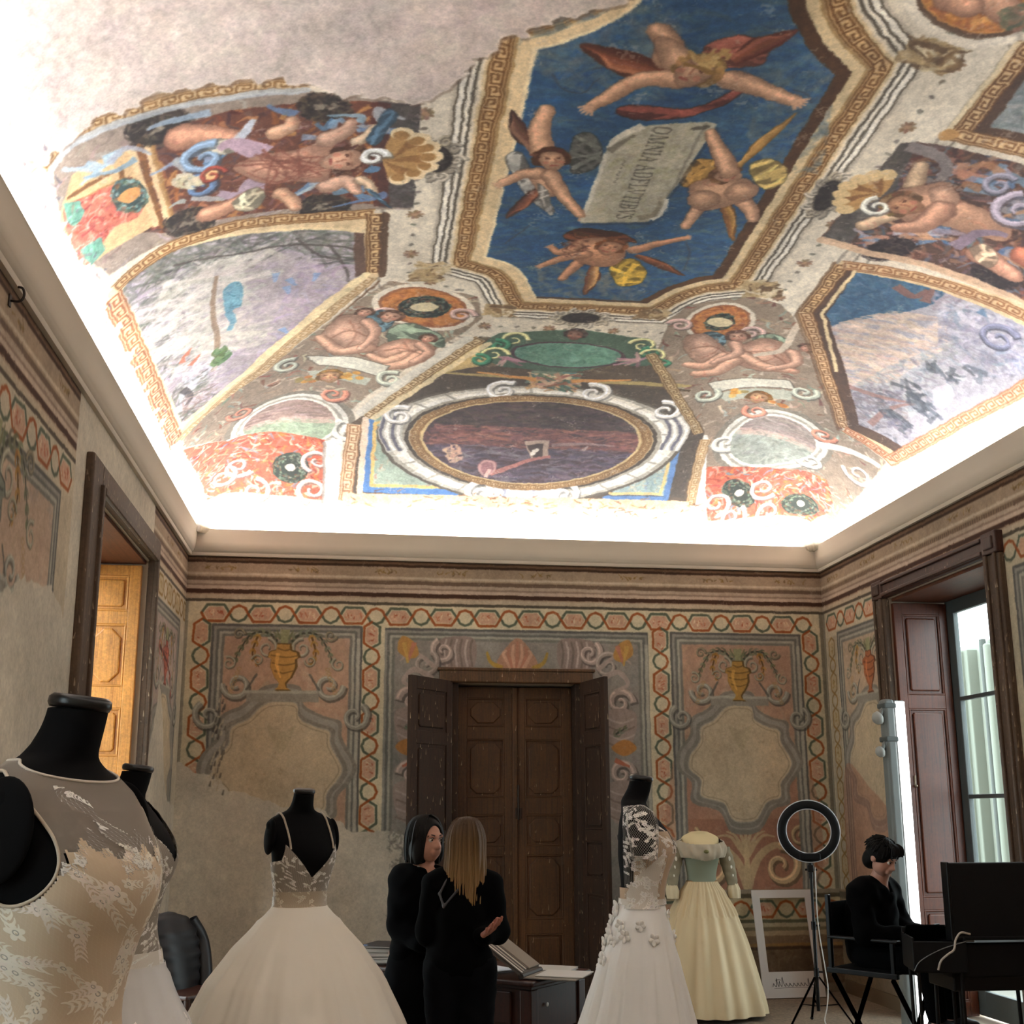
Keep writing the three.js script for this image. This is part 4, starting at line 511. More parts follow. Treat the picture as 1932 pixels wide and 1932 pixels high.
  area([[2.05,1.58],[2.23,1.76],[2.27,.59],[2.04,.54]], '#8fa08c'); area([[2.05,.59],[2.75,.57],[2.58,.88],[2.25,1.09]], '#9aa692'); dabs([[2.08,1.55],[2.29,1.56],[2.75,.61],[2.07,.58]], ['#8a9a86', '#b0a88c', '#9aa898', '#a8705a', '#c0b8a0'], 120, .04, { a: .6 }); area([[4.42,.59],[4.98,.61],[4.95,1.35],[4.75,1.25]], '#8fa098'); dabs([[4.47,.61],[4.96,.63],[4.94,1.31],[4.74,1.09]], ['#8a9a90', '#b0a88c', '#7a90a0', '#c0b8a0'], 90, .04, { a: .6 });
  line([[2.26,1.71],[2.07,1.58],[2.05,.55],[2.91,.55]], .07, '#4f76a8', .95, false); line([[2.25,1.56],[2.11,1.48],[2.1,.61],[2.85,.61]], .035, '#d2ad66', .95, false); line([[4.38,.55],[5,.57],[4.92,1.51]], .06, '#5878a0', .95, false); line([[4.42,.61],[4.93,.63],[4.89,1.43]], .03, '#cfae70', .95, false);
  const O4 = [[3.55,1.32],[4.54,1.38],[3.45,1.93]]; for (const [k, c] of [[1.43, '#5b5446'], [1.39, '#a9a290'], [1.34, '#dcd5c2'], [1.28, '#e9e4d6'], [1.22, '#a39b88'], [1.18, '#4a4236']]) area(ell(O4, k), c);
  for (let i = 0; i < 44; i++) { const a = i / 44 * 6.28, q = (k) => { const e = ell(O4, k, 1); const [c, r, t] = O4; return [c[0] + (r[0] - c[0]) * Math.cos(a) * k + (t[0] - c[0]) * Math.sin(a) * k, c[1] + (r[1] - c[1]) * Math.cos(a) * k + (t[1] - c[1]) * Math.sin(a) * k]; }; stroke([q(1.22), q(1.38)], .03, .012, i % 2 ? '#8d8574' : '#ece6d6', .7); }
  for (const p of [[[2.28,1.68],[2.25,1.32],[2.33,1.09]], [[4.71,1.82],[4.87,1.58],[4.86,1.26]]]) { stroke(p, .22, .2, '#b9b4a4'); for (let k = 0; k < 4; k++) stroke(p.map(([a, b]) => [a + .05 * k - .08, b]), .03, .03, k % 2 ? '#f0ebdd' : '#6a6870'); }
  for (const [p, m] of [[[[3.14,.56]][0], 1], [[[3.97,.58]][0], -1], [[[2.32,1.61]][0], 1], [[[4.66,1.88]][0], -1], [[[3.18,2.07]][0], 1], [[[3.96,2.11]][0], -1]]) scroll(...p, .15, m > 0 ? 1 : 2, '#d9d3c4', .07, m); area([[3.18,.66],[3.93,.68],[3.92,.49],[3.25,.48]], '#c9c6bd'); for (let k = 0; k < 5; k++) line([[[3.24,.63]][0], [[3.25,.48]][0]].map(([a, b]) => [a + k * .14, b]), .035, k % 2 ? '#8f9098' : '#ece8de', .8, false);
  for (const [k, c] of [[1.14, '#b49a70'], [1.08, '#8c6c44'], [1.03, '#c4aa78']]) area(ell(O4, k), c); { const q = [...ell(O4, 1.085, 60)]; meander([...q, q[0]], 0, .07, '#b09468', '#6a4a28'); }
  const e4 = ell(O4, 1); area(e4, '#4a3a3a'); inside(e4, false, () => { const [x0, y0, x1, y1] = bounds(e4), h = y1 - y0; for (const [a, b, cs] of [[.62, 1, ['#4a4038', '#57493f', '#3f3630']], [.4, .66, ['#6f4a42', '#85574a', '#5f4440', '#9a6a58', '#7a5048']], [0, .42, ['#554a52', '#665860', '#4a424a', '#746a6c']]]) dabs([[x0, y0 + h * a], [x1, y0 + h * a], [x1, y0 + h * b], [x0, y0 + h * b]], cs, 320, .06, { a: .55, turn: 0, long: 4 });
    area([[3.48,1.31],[3.7,1.34],[3.74,1.09],[3.58,1.03]], '#a8907c'); area([[3.51,1.25],[3.66,1.28],[3.68,1.09],[3.6,1.06]], '#4a3c34'); for (const p of [[3.59,1.16],[3.61,1.18],[3.58,1.13]]) oval(...p, .025, .03, '#e0d4c0'); stroke([[3.22,.82],[3.38,.91],[3.57,1.03],[3.76,1.09]], .07, .04, '#a06a5e'); oval(...[[3.18,.92]][0], .09, .1, '#9a6a66', .8); ring(...[[3.18,.9]][0], .07, .1, .025, '#c49a8c', .7); stroke([[3.18,.77],[3.21,.88]], .04, .03, '#d0a898'); dabs([[2.74,1.16],[2.88,1.21],[2.93,.98],[2.83,.93]], ['#c4a080', '#b08c78'], 20, .06, { a: .7, smooth: true }); stroke([[3.74,1.26],[4.03,1.3],[4.33,1.29]], .06, .02, '#a48c84', .6); stroke([[4.05,1.2],[4.08,1.27]], .04, .02, '#a08a80'); });
  for (let k = 0; k < 90; k++) { const p = [[3.59,2.26]][0]; stroke([[p[0] + rr(-.22, .22), p[1] + rr(-.14, .16)], [p[0] + rr(-.25, .25), p[1] + rr(-.16, .16)]], .05, .015, jit(pick(['#b08a74', '#c49a6c', '#6a7a62', '#4f6454', '#8a5c4c', '#d0b490', '#5d7a70']), 14), .85); } for (const m of [-1, 1]) stroke([[[3.59,2.28]][0], [[3.58,2.33]][0]].map(([a, b], i) => [a + m * (.15 + i * .5), b + .02 * i]), .06, .02, '#c48a4c');
  meander([[2.9,2.88],[2.52,2.29],[2.03,1.57]], 0, .1, '#c4ad84', '#6a5030'); meander([[1.93,1.45],[1.85,.41]], 0, .12, '#cbb08a', '#8a6444'); meander([[4.29,2.79],[4.63,2.23],[5.07,1.54]], 0, .09, '#bfa87c', '#6a5030'); meander([[5.16,1.45],[5.27,.49]], 0, .09, '#c4ac84', '#8a6a44'); line([[2.97,2.81],[2.59,2.23],[2.1,1.56]], .06, '#d9c69a', .9, false); line([[2.8,2.86],[2.45,2.32],[1.98,1.62]], .09, '#c6c2b0', .9, false); line([[2.03,1.54],[1.99,.51]], .06, '#dcc4a6', .9, false);
  area([[1.84,.5],[5.24,.55],[5.28,.44],[1.82,.34]], '#cfb28c'); for (let k = 0; k < 130; k++) { const p = [rr(1.9, 5.6), 0], y = [[3.44,.43]][0][1] + rr(-.1, .12); stroke([[p[0], y], [p[0] + rr(-.1, .1), y + rr(-.05, .05)]], .02, .008, pick(['#8a5c40', '#a4744c', '#6a4a34', '#d8bc9c']), .7); }

  // ---- right: landscape, satyr, the panel above and its tondo
  const P6 = [[5.15,3.69],[5.14,4.49],[5.72,4.62],[6.41,4.76],[6.78,4.46],[6.7,2.27],[6.22,2.22]]; area(P6, '#c9ae84'); const P6i = [[5.28,3.76],[5.24,4.39],[5.72,4.47],[6.12,4.53],[6.58,4.61],[6.74,4.45],[6.65,2.5],[6.23,2.39]];
  area(P6i, '#9a9698'); inside(P6i, false, () => { area([[5.27,3.77],[5.22,4.43],[5.88,4.6],[5.88,4.33],[5.76,4.1],[5.57,3.83],[5.44,3.65]], '#39586e'); dabs([[5.3,3.79],[5.23,4.4],[5.9,4.57],[5.76,4.1],[5.47,3.7]], ['#2f4f68', '#486678', '#5a7080', '#36566c'], 140, .06, { a: .5 }); dabs([[5.42,3.66],[5.69,4.09],[6.01,4.24],[6.22,4.03],[6.14,3.23],[5.93,2.89]], ['#c8b298', '#d0bda4', '#bda58e', '#c9b09c', '#b89c8c'], 320, .08, { a: .5, turn: .4 });
    dabs([[5.86,4.43],[6.59,4.62],[6.77,4.42],[6.57,3.86],[6.15,3.94]], ['#8f8a94', '#a8a4ac', '#7d7c88', '#b4adb2', '#75808c'], 260, .07, { a: .5 }); for (const q of [[[5.58,4.37],[5.74,4.33],[5.77,4.45]], [[5.83,4.32],[5.79,4.49]]]) stroke(q, .08, .03, '#7d5648', .85); dabs([[5.81,4.46],[6.02,4.57],[6.08,4.47],[5.91,4.27]], ['#8a7c80', '#a0949a'], 40, .05); ring(...[[6.17,4.45]][0], .14, .12, .05, '#b0acb0', .8); area([[6.13,4.45],[6.15,4.53],[6.22,4.46]], '#5f7486'); scroll(...[[6.39,4.34]][0], .15, 1, '#6f7080', .05); dabs([[5.93,2.89],[6.06,3.55],[6.19,4.08],[6.5,3.75],[6.48,2.81],[6.22,2.51]], ['#8c8f90', '#a4a4a0', '#7c848a', '#93908c', '#b0aca4', '#7a7478'], 300, .06, { a: .5 }); dabs([[5.9,2.91],[6.26,3.18],[6.61,2.79],[6.62,2.49],[6.23,2.39]], ['#6a6468', '#7d767a', '#585862', '#8a7c78'], 160, .06, { a: .5 }); blob([[6.41,3.45],[6.44,3.61],[6.55,3.52],[6.58,3.33],[6.5,3.32]], '#bfb4b6'); for (const q of [[[5.93,2.89],[6.18,2.97],[6.39,3.14]], [[6.32,2.53],[6.32,2.91],[6.44,3.22]]]) stroke(q, .07, .02, '#8a685e', .8); for (let k = 0; k < 60; k++) { const p = pick([[6.26,3.28],[6.43,3.2],[6.42,2.82],[6.34,3.7],[6.46,3.88],[6.54,3.15]]); stroke([[p[0] + rr(-.14, .14), p[1] + rr(-.1, .1)], [p[0] + rr(-.16, .16), p[1] + rr(-.1, .1)]], .05, .02, pick(['#4c5258', '#5f666a', '#3f4448']), .6); } });
  line([[5.22,4.42],[5.28,3.76],[6.24,2.35],[6.66,2.5]], .13, '#4a3628', .95, false); meander([[5.17,4.44],[5.2,3.74]], 0, .1, '#c4a272', '#5a3c20'); meander([[5.17,4.44],[5.61,4.54],[6.07,4.61],[6.56,4.71]], 0, .1, '#c6a478', '#7a5030'); meander([[5.2,3.74],[5.73,2.92],[6.2,2.25]], 0, .1, '#c8a67c', '#6a4828'); meander([[6.21,2.24],[6.69,2.29],[6.74,3.42],[6.8,4.44]], 0, .1, '#d0a482', '#8c5634'); line([[5.27,4.4],[5.31,3.78],[5.76,3.05]], .03, '#e0c898', .9, false); line([[5.11,4.45],[5.15,3.69],[5.7,2.83],[6.18,2.17]], .025, '#6a5138', .8, false);
  const P7 = [[4.92,5.73],[5.01,5.77],[5.73,5.82],[6.49,4.8],[6.05,4.71],[5.65,4.68],[5.24,4.62],[4.9,4.7]]; grotesque(P7, '#4f3a30', ['#6a4436', '#40302a', '#7d5640', '#5a4a48', '#8a6450', '#4c5660'], 420, .06);
  area([[4.92,5.73],[5.01,5.76],[5.09,5.34],[5.1,4.68],[4.91,4.7]], '#4b4640'); dabs([[4.92,5.73],[5.01,5.76],[5.09,5.34],[5.1,4.68],[4.91,4.7]], ['#57524a', '#403a35', '#5f5a52'], 60, .05, { a: .5 });
  for (const c of ['#4f6c8c', '#6f889a', '#9a8e94', '#a87a58']) for (let k = 0; k < 12; k++) { const p = pick([[5.25,5.65],[5.45,5.53],[5.59,5.66],[5.47,5.07],[5.65,5.24],[5.96,5.08],[5.39,4.96],[5.84,5.48],[6.09,5.06],[5.27,4.77]]); stroke([[p[0] + rr(-.1, .1), p[1] + rr(-.08, .08)], [p[0] + rr(-.2, .2), p[1] + rr(-.1, .1)], [p[0] + rr(-.25, .25), p[1] + rr(-.12, .12)]], .07, .02, jit(c, 16), .8); }
  stroke([[4.97,5.72],[5.13,5.7],[5.25,5.62],[5.28,5.47],[5.2,5.47]], .09, .05, '#7a706a'); limb([[5.17,5.39],[5.14,5.5],[5.12,5.58]], .06, .04, '#cdb08c'); limb([[5.1,4.92],[5.15,5.01],[5.22,5.08]], .06, .04, '#d0b490');
  body([[5.11,5.29],[5.17,5.37],[5.33,5.5],[5.46,5.39],[5.67,5.37],[5.84,5.31],[5.87,5.17],[5.68,5.13],[5.51,5.12],[5.42,5.04],[5.25,5.08]], '#cf9f7e'); body([[5.27,5.4],[5.36,5.47],[5.47,5.38],[5.46,5.28],[5.37,5.26]], '#d2a586'); limb([[5.42,5.25],[5.4,5.06],[5.29,4.98]], .09, .05, '#cc9a7c'); face(...[[5.21,5.2]][0], .12, '#b98a64', '#7a5a3a', 0, [-.95, .1]);
  for (let k = -3; k <= 3; k++) { const p = [[5.02,5.22]][0], a = 2.9 + k * .4; stroke([p, [p[0] + Math.cos(a) * .18, p[1] + Math.sin(a) * .2]], .07, .1, k % 2 ? '#a8804c' : '#805a34'); oval(p[0] + Math.cos(a) * .2, p[1] + Math.sin(a) * .22, .055, .05, '#d0b482'); } scroll(...[[5.08,5.13]][0], .1, 2, '#c8c4b4', .045);
  for (const q of [[[5.35,4.74],[5.48,4.82],[5.33,4.87]], [[6.02,4.87],[6.16,4.93],[5.97,4.99]]]) { area(ell(q), '#2a2220'); dabs(ell(q, 1.15), ['#332a28', '#241e1d', '#4a3c38'], 90, .035, { a: .7 }); } limb([[5.84,4.99],[5.97,4.96],[6.11,4.94]], .09, .06, '#d0997c'); cloth([[5.76,4.99],[5.81,5.09],[5.95,5.01],[5.93,4.89]], '#c8a888', 5); scroll(...[[5.8,5.46]][0], .16, 2, '#a89ca4', .06); scroll(...[[5.58,5.6]][0], .1, 1, '#8a8690', .045); stroke([[5.67,4.96],[5.73,5.17],[5.86,5.23]], .1, .04, '#7a6a74'); limb([[6.03,5.14],[6.18,5.09]], .08, .05, '#c8795c');
  line([[4.92,4.68],[5.26,4.64],[5.63,4.7],[6.07,4.73],[6.5,4.78]], .07, '#c6a684', .9, false);
  const P8 = [[5.23,5.94],[5.14,6.57],[5.19,6.77],[5.73,5.99],[5.52,5.97]]; area(P8, '#7d817e'); dabs(P8, ['#6f7674', '#8c9290', '#5f6866', '#94948a'], 120, .07, { a: .5 }); line([[5.16,6.56],[5.23,5.94],[5.67,5.98]], .12, '#4a3424', .95, false); meander([[5.13,6.61],[5.17,5.92]], 0, .1, '#c6a678', '#5a3a1c'); meander([[5.15,5.88],[5.71,5.93]], 0, .1, '#c6a678', '#6a4828'); line([[5.08,6.59],[5.1,5.85]], .03, '#dac8a0', .9, false); oval(...[[5.12,5.87]][0], .05, .05, '#a8804c');
  const T8 = [[4.73,6.84],[4.99,6.88],[4.87,6.6]]; area(ell(T8, 1.12), '#6a4a34'); area(ell(T8, 1.04), '#c48a4a'); dabs(ell(T8), ['#b5753c', '#cf9a58', '#8a5634', '#a86a44'], 160, .06, { a: .6 }); for (const q of [[[4.81,6.8],[4.92,6.75],[5,6.75]], [[4.64,6.78],[4.75,6.73]]]) limb(q, .09, .06, '#c99a7c'); dabs([[4.87,6.74],[4.97,6.84],[5.08,6.66],[4.96,6.64]], ['#54604c', '#6a6a52', '#8a6a54'], 40, .05, { a: .7 }); stroke([[4.49,6.73],[4.63,6.62],[4.85,6.56],[5.01,6.64]], .03, .03, '#5a4634', .9); stroke([[4.45,6.73],[4.6,6.59],[4.84,6.51],[5.06,6.61]], .05, .05, '#e0d6c0');

  // ---- painting lost: bare plaster upper left; ragged white flakes along the cove also paint in the strip glow
  const LOST = [[.48,7.27],[3.2,6.93],[3.21,6.58],[3.01,6.47],[2.76,6.31],[2.73,6.28],[2.6,6.14],[2.55,6.05],[2.47,5.95],[2.41,5.84],[2.29,5.72],[2.13,5.73],[1.99,5.76],[1.86,5.83],[1.74,5.88],[1.71,5.95],[1.6,5.97],[1.3,6.02],[1.04,6.04],[.86,6.06],[.67,6.05],[.53,6.05],[.42,6.03],[.35,6.01],[.32,6.02],[.3,6.11],[.18,6.64]], rag = LOST.flatMap((p, i) => { const q = LOST[(i + 1) % LOST.length], n = 10; return Array.from({ length: n }, (_, k) => { const x = p[0] + (q[0] - p[0]) * k / n, y = p[1] + (q[1] - p[1]) * k / n; return [x + (noise(x * 22, y * 22) - .5) * .09, y + (noise(x * 22 + 60, y * 22) - .5) * .09]; }); });
  area(rag.map(([a, b]) => [a + .015, b - .02]), '#6a5546', .5); area(rag, '#bfb2a4'); dabs(rag, ['#b8aa9c', '#c6baae', '#c2b2a8', '#bbae9c'], 700, .16, { a: .12 }); line(rag, .012, '#ddd0bf', .6, false, true);  // the offset dark copy is a painted edge shadow round the bare plaster
  for (let k = 0; k < 1500; k++) { const s = rnd(), d = Math.pow(rnd(), 1.6) * .34; const [x, y] = s < .45 ? [d, rr(.2, 7)] : s < .75 ? [rr(.2, 6.9), d * .8] : [7.1 - d * .75, rr(.2, 5)]; stroke([[x, y], [x + rr(-.06, .06), y + rr(-.07, .07)]], rr(.03, .08), .02, pick(['#dcd4cc', '#e2dad0', '#d6ccc0', '#cfc4bc']), .85); }
  for (const q of [[[-.05, .1], [.2, .1], [.17, 2], [.22, 4], [.16, 6], [.2, 8.4], [-.05, 8.4]], [[0, -.05], [7.2, -.05], [7.1, .16], [5, .17], [3, .15], [1, .2], [0, .2]], [[7.15, .1], [6.96, .1], [6.95, 3], [6.97, 8.4], [7.15, 8.4]]]) area(q, '#d0c6b8', .85);
  for (let k = 0; k < 130; k++) { const y = rr(1.2, 6.4), x = rr(.1, .42); stroke([[x, y], [x + rr(-.03, .03), y + rr(-.08, .08)]], .02, .008, pick(['#6a5a64', '#8a6a5c', '#4a4550', '#9a7a68']), .6); }
}, { tone: .16, grain: .05, fleck: .3, soft: 1.1, warp: .009, mottle: .1 });
struct('ceiling', [vaultGeometry(-.05, 7.95, 120, 120)], wallMat(ceilTex));
struct('ceiling_near', [vaultGeometry(7.95, LEN + .05, 80, 40)], mat('#bfb2a4', .95));
// ---------------------------------------------------------------- joinery: window niches, shutters, the far door
function metres(geo) {                               // uv in metres from the position, grain along y
  const g = geo.index ? geo.toNonIndexed() : geo, p = g.attributes.position, n = g.attributes.normal, uv = new Float32Array(p.count * 2);
  for (let i = 0; i < p.count; i++) { const ax = Math.abs(n.getX(i)), ay = Math.abs(n.getY(i)), az = Math.abs(n.getZ(i)); uv[2 * i] = ax > az ? p.getZ(i) + .37 : p.getX(i); uv[2 * i + 1] = ay > ax && ay > az ? p.getZ(i) : p.getY(i); }
  g.setAttribute('uv', new THREE.BufferAttribute(uv, 2)); return g;
}
function woodTex(c, worn, seed, chips = 0) {
  reseed(seed);
  const t = surface(0, 0, 1, 2, 256, () => { rect(0, 0, 1, 2, c); for (let i = 0; i < 900; i++) { const x = rnd(), y = rr(-.3, 2); stroke([[x, y], [x + rr(-.012, .012), y + rr(.1, .4)], [x + rr(-.02, .02), y + rr(.4, .9)]], rr(.002, .012), .001, jit(mixc(c, worn, rnd()), 14), .35); } for (let i = 0; i < chips; i++) { const x = rnd(), y = rr(0, 2); stroke([[x, y], [x + rr(-.01, .01), y + rr(.01, .06)]], rr(.004, .014), .002, pick(['#a08a70', '#8a7258', '#c0ac90']), .8); } }, { tone: .2, grain: .06 });
  t.wrapS = t.wrapT = THREE.RepeatWrapping; return t;
}
const woodMat = (c, worn, seed, rough = .5, chips = 0) => new THREE.MeshStandardMaterial({ map: woodTex(c, worn, seed, chips), roughness: rough });
const WD = { orange: woodMat('#c9863c', '#8a4e1c', 101, .38), soffit: woodMat('#5f321c', '#3a1c10', 102), dark: woodMat('#54402f', '#2f2118', 103, .7, 260), red: woodMat('#5a2912', '#2e1308', 104, .42), redDark: woodMat('#3d2014', '#22100a', 105, .55, 50), door: woodMat('#553517', '#2f1c0b', 106, .6, 60), outer: woodMat('#36200f', '#1c1007', 107, .78, 120), table: woodMat('#36190f', '#1e0d06', 108, .36), grey: mat('#474c4b', .55) };
function chamfer(w, h, c) { return poly([[-w / 2 + c, -h / 2], [w / 2 - c, -h / 2], [w / 2, -h / 2 + c], [w / 2, h / 2 - c], [w / 2 - c, h / 2], [-w / 2 + c, h / 2], [-w / 2, h / 2 - c], [-w / 2, -h / 2 + c]]); }
function panelLeaf(name, parent, w, h, t, rows, m, stile = .085) {   // a panelled leaf, its hinge edge at x = 0, face +z, foot at y = 0; rows: [y0, y1, chamfer]
  const g = new THREE.Group(); g.name = name; parent.add(g);
  for (const x of [stile / 2, w - stile / 2]) mesh('stile', metres(rbox(stile, h, t, .006, x, h / 2, 0)), m, g);
  const ys = [0, ...rows.flatMap((r) => [r[0], r[1]]), h];
  for (let i = 0; i < ys.length; i += 2) mesh('rail', metres(rbox(w - 2 * stile + .004, ys[i + 1] - ys[i], t * .96, .005, w / 2, (ys[i] + ys[i + 1]) / 2, 0)), m, g);
  for (const [a, b, c] of rows) {
    const pw = w - 2 * stile, ph = b - a, gg = extrude(chamfer(pw - .07, ph - .07, c), t * .55, .012).translate(w / 2, (a + b) / 2, -t * .28);
    const back = box(pw + .004, ph + .004, t * .35, w / 2, (a + b) / 2, 0), moul = [];
    for (const s of [-1, 1]) { moul.push(bar([w / 2 + s * (pw / 2 - .008), a, t * .3], [w / 2 + s * (pw / 2 - .008), b, t * .3], .01, .01, 6)); moul.push(bar([stile, a + (s + 1) / 2 * ph - s * .008, t * .3], [w - stile, a + (s + 1) / 2 * ph - s * .008, t * .3], .01, .01, 6)); }
    mesh('panel', metres(merged([gg, back])), m, g); mesh('moulding', metres(merged(moul)), m, g);
  }
  return g;
}
const structGroup = (name, p = [0, 0, 0]) => { const g = new THREE.Group(); g.name = name; g.position.set(...p); g.userData.kind = 'structure'; scene.add(g); return g; };
const glass = new THREE.MeshPhysicalMaterial({ color: '#f4fbfa', transmission: 1, roughness: .02, thickness: 0, ior: 1.45 });
function sash(parent, z0, z1, y0, y1, x, bars, m, stile = .09) {     // a glazed leaf standing in a plane of constant x
  const g = new THREE.Group(); g.name = 'sash'; parent.add(g);
  for (const z of [z0 + stile / 2, z1 - stile / 2]) mesh('stile', rbox(.05, y1 - y0, stile, .008, x, (y0 + y1) / 2, z), m, g);
  const ys = [y0, ...bars, y1];
  ys.forEach((y, i) => { const hgt = i === 0 ? .2 : i === ys.length - 1 ? .12 : .035; mesh('rail', rbox(.045, hgt, z1 - z0 - 2 * stile + .01, .006, x, i === 0 ? y + .1 : i === ys.length - 1 ? y - .06 : y, (z0 + z1) / 2), m, g); });
  for (let i = 0; i < ys.length - 1; i++) mesh('pane', box(.004, ys[i + 1] - ys[i], z1 - z0 - stile * 1.6, x, (ys[i] + ys[i + 1]) / 2, (z0 + z1) / 2), glass, g);
}
{ // the window niche on the left
  const n = structGroup('window_1'), { z0, z1, top } = LW;
  for (const [nm, g] of [['architrave', [rbox(.06, top + .2, .2, .02, .02, (top + .2) / 2, z0 - .09), rbox(.035, top + .1, .05, .01, .055, top / 2, z0 - .015)]], ['architrave', [rbox(.06, top + .2, .25, .02, .02, (top + .2) / 2, z1 + .11), rbox(.035, top + .1, .05, .01, .055, top / 2, z1 + .015)]], ['lintel', [rbox(.065, .19, z1 - z0 + .02, .02, .02, top + .1, (z0 + z1) / 2), rbox(.035, .05, z1 - z0, .01, .06, top + .02, (z0 + z1) / 2)]]]) mesh(nm, metres(merged(g)), WD.dark, n);
  mesh('soffit', metres(rbox(.62, .03, z1 - z0 - .02, .004, -.33, top - .016, (z0 + z1) / 2)), WD.soffit, n);
  const rows = [[.12, .85, .04], [.95, 1.98, .04], [2.1, 2.46, .02], [2.62, 3.1, .07], [3.2, 3.48, .015]];
  const a = panelLeaf('shutter', n, .44, 3.56, .045, rows, WD.orange); a.position.set(-.48, .01, z0 + .045);
  const b = panelLeaf('shutter', n, .44, 3.56, .045, rows, WD.orange); b.position.set(-.04, .01, z1 - .045); b.rotation.y = Math.PI;
  sash(n, z0 + .02, (z0 + z1) / 2, .02, top - .04, -.54, [.95, 1.85, 2.75], WD.grey); sash(n, (z0 + z1) / 2, z1 - .02, .02, top - .04, -.54, [.95, 1.85, 2.75], WD.grey);
}
{ // added unseen window on the left beside the viewer, brings in daylight
  const n = structGroup('added_window_3'); for (const [nm, g] of [['architrave', rbox(.05, 2.7, .14, .015, .02, 2.15, 9.2)], ['architrave', rbox(.05, 2.7, .14, .015, .02, 2.15, 10.55)], ['lintel', rbox(.05, .16, 1.25, .015, .02, 3.46, 9.875)], ['sill', rbox(.2, .05, 1.4, .015, .02, .88, 9.875)]]) mesh(nm, metres(g), WD.dark, n);
  sash(n, 9.26, 9.875, .92, 3.39, -.45, [1.75, 2.6], WD.grey, .06); sash(n, 9.875, 10.49, .92, 3.39, -.45, [1.75, 2.6], WD.grey, .06);
}
{ // the window on the right
  const n = structGroup('window_2', [W, 0, 0]), { z0, z1, top } = RW;
  for (const z of [z0 - .09, z1 + .1]) { mesh('architrave', metres(merged([rbox(.06, top, .2, .015, -.02, top / 2, z), rbox(.03, top, .04, .01, -.055, top / 2, z + (z < 2 ? .06 : -.06)), rbox(.03, top, .03, .01, -.055, top / 2, z - (z < 2 ? .06 : -.06))])), WD.dark, n); mesh('corner_block', metres(merged([rbox(.075, .17, .2, .012, -.025, top + .085, z), rbox(.02, .1, .12, .01, -.065, top + .085, z)])), WD.redDark, n); }
  mesh('lintel', metres(merged([rbox(.06, .16, z1 - z0 + .02, .015, -.02, top + .08, (z0 + z1) / 2), rbox(.03, .035, z1 - z0, .01, -.055, top + .03, (z0 + z1) / 2), rbox(.03, .03, z1 - z0, .01, -.055, top + .13, (z0 + z1) / 2)])), WD.redDark, n);
  mesh('soffit', metres(rbox(.6, .03, z1 - z0 - .02, .004, .33, top - .016, (z0 + z1) / 2)), WD.soffit, n);
  const a = panelLeaf('shutter', n, .5, 3.5, .045, [[.12, .86, .015], [.96, 2.56, .015], [2.68, 3.4, .015]], WD.red, .075); a.position.set(.02, .01, z0 + .03);
  mesh('latch', merged([bar([.1, 1.9, z0 + .055], [.1, 1.99, z0 + .06], .008), new THREE.SphereGeometry(.014, 10, 8).translate(.1, 1.9, z0 + .07)]), mat('#8a7a68', .35, { metalness: .8 }), n);
  const b = panelLeaf('shutter', n, .5, 3.5, .045, [[.12, .86, .015], [.96, 2.56, .015], [2.68, 3.4, .015]], WD.red, .075); b.position.set(.52, .01, z1 - .03); b.rotation.y = Math.PI;
  sash(n, z0 + .02, (z0 + z1) / 2 + .1, .02, top - .03, .55, [.95, 1.81, 2.65], WD.grey, .13); sash(n, (z0 + z1) / 2 + .1, z1 - .02, .02, top - .03, .55, [.95, 1.81, 2.65], WD.grey, .09);
}
{ // the door in the far wall: a pair of panelled leaves deep in the opening, outer leaves folded back into the room
  const n = structGroup('door_1'), { x0, x1, top } = DOOR, mid = (x0 + x1) / 2, rows = [[.1, .55, .02], [.68, 1.28, .07], [1.36, 1.66, .06], [1.82, 2.38, .06], [2.5, 2.78, .07]];
  mesh('light_stop_board', box(1.7, 3.1, .05, mid, 1.55, -.43), WD.outer, n);  // added unseen board behind the leaves, stops light leaking round them
  mesh('lintel', metres(merged([rbox(1.5, .12, .09, .015, 3.15, top + .055, .02), rbox(1.54, .03, .11, .01, 3.15, top + .12, .025)])), woodMat('#5f4022', '#2f1d10', 109, .6, 160), n);
  for (const x of [x0 + .03, x1 - .03]) mesh('jamb', metres(rbox(.06, top, .36, .01, x, top / 2, -.19)), WD.outer, n);
  const lf = panelLeaf('door_leaf', n, mid - x0 - .062, top - .03, .05, rows, WD.door, .1); lf.position.set(x0 + .06, .01, -.22);
  const rt = panelLeaf('door_leaf', n, x1 - mid - .062, top - .03, .05, rows, WD.door, .1); rt.position.set(mid + .002, .01, -.22);
  mesh('cover_strip', metres(rbox(.05, top - .05, .03, .01, mid, top / 2, -.185)), WD.door, n); mesh('bolt', merged([bar([mid + .03, 1.62, -.165], [mid + .03, 1.95, -.165], .01), rbox(.06, .1, .02, .004, mid + .03, 1.68, -.17)]), mat('#3a302a', .4, { metalness: .7 }), n);
  const orows = [[.1, .95, .02], [1.08, 1.42, .02], [1.52, 2.3, .02], [2.42, 2.8, .02]];
  const ol = panelLeaf('outer_leaf', n, .62, top, .045, orows, WD.outer); ol.position.set(2.51, .008, .03); ol.rotation.y = Math.PI + Math.atan2(.46, .41);
  const or = panelLeaf('outer_leaf', n, .55, top, .045, orows, WD.outer); or.position.set(3.79, .008, .03); or.rotation.y = -Math.atan2(.45, .1);
}
for (const [nm, x, w] of [['baseboard_left', .012, 1]]) struct(nm, [box(.025, .14, 1.6, .012, .07, .84), box(.025, .14, 6.8, .012, .07, 7.4)], mat('#7a6a55', .8));
struct('baseboard_right', [box(.025, .12, 1.12, W - .012, .06, .62), box(.025, .12, 7.4, W - .012, .06, 7.1)], mat('#6d5a44', .8));
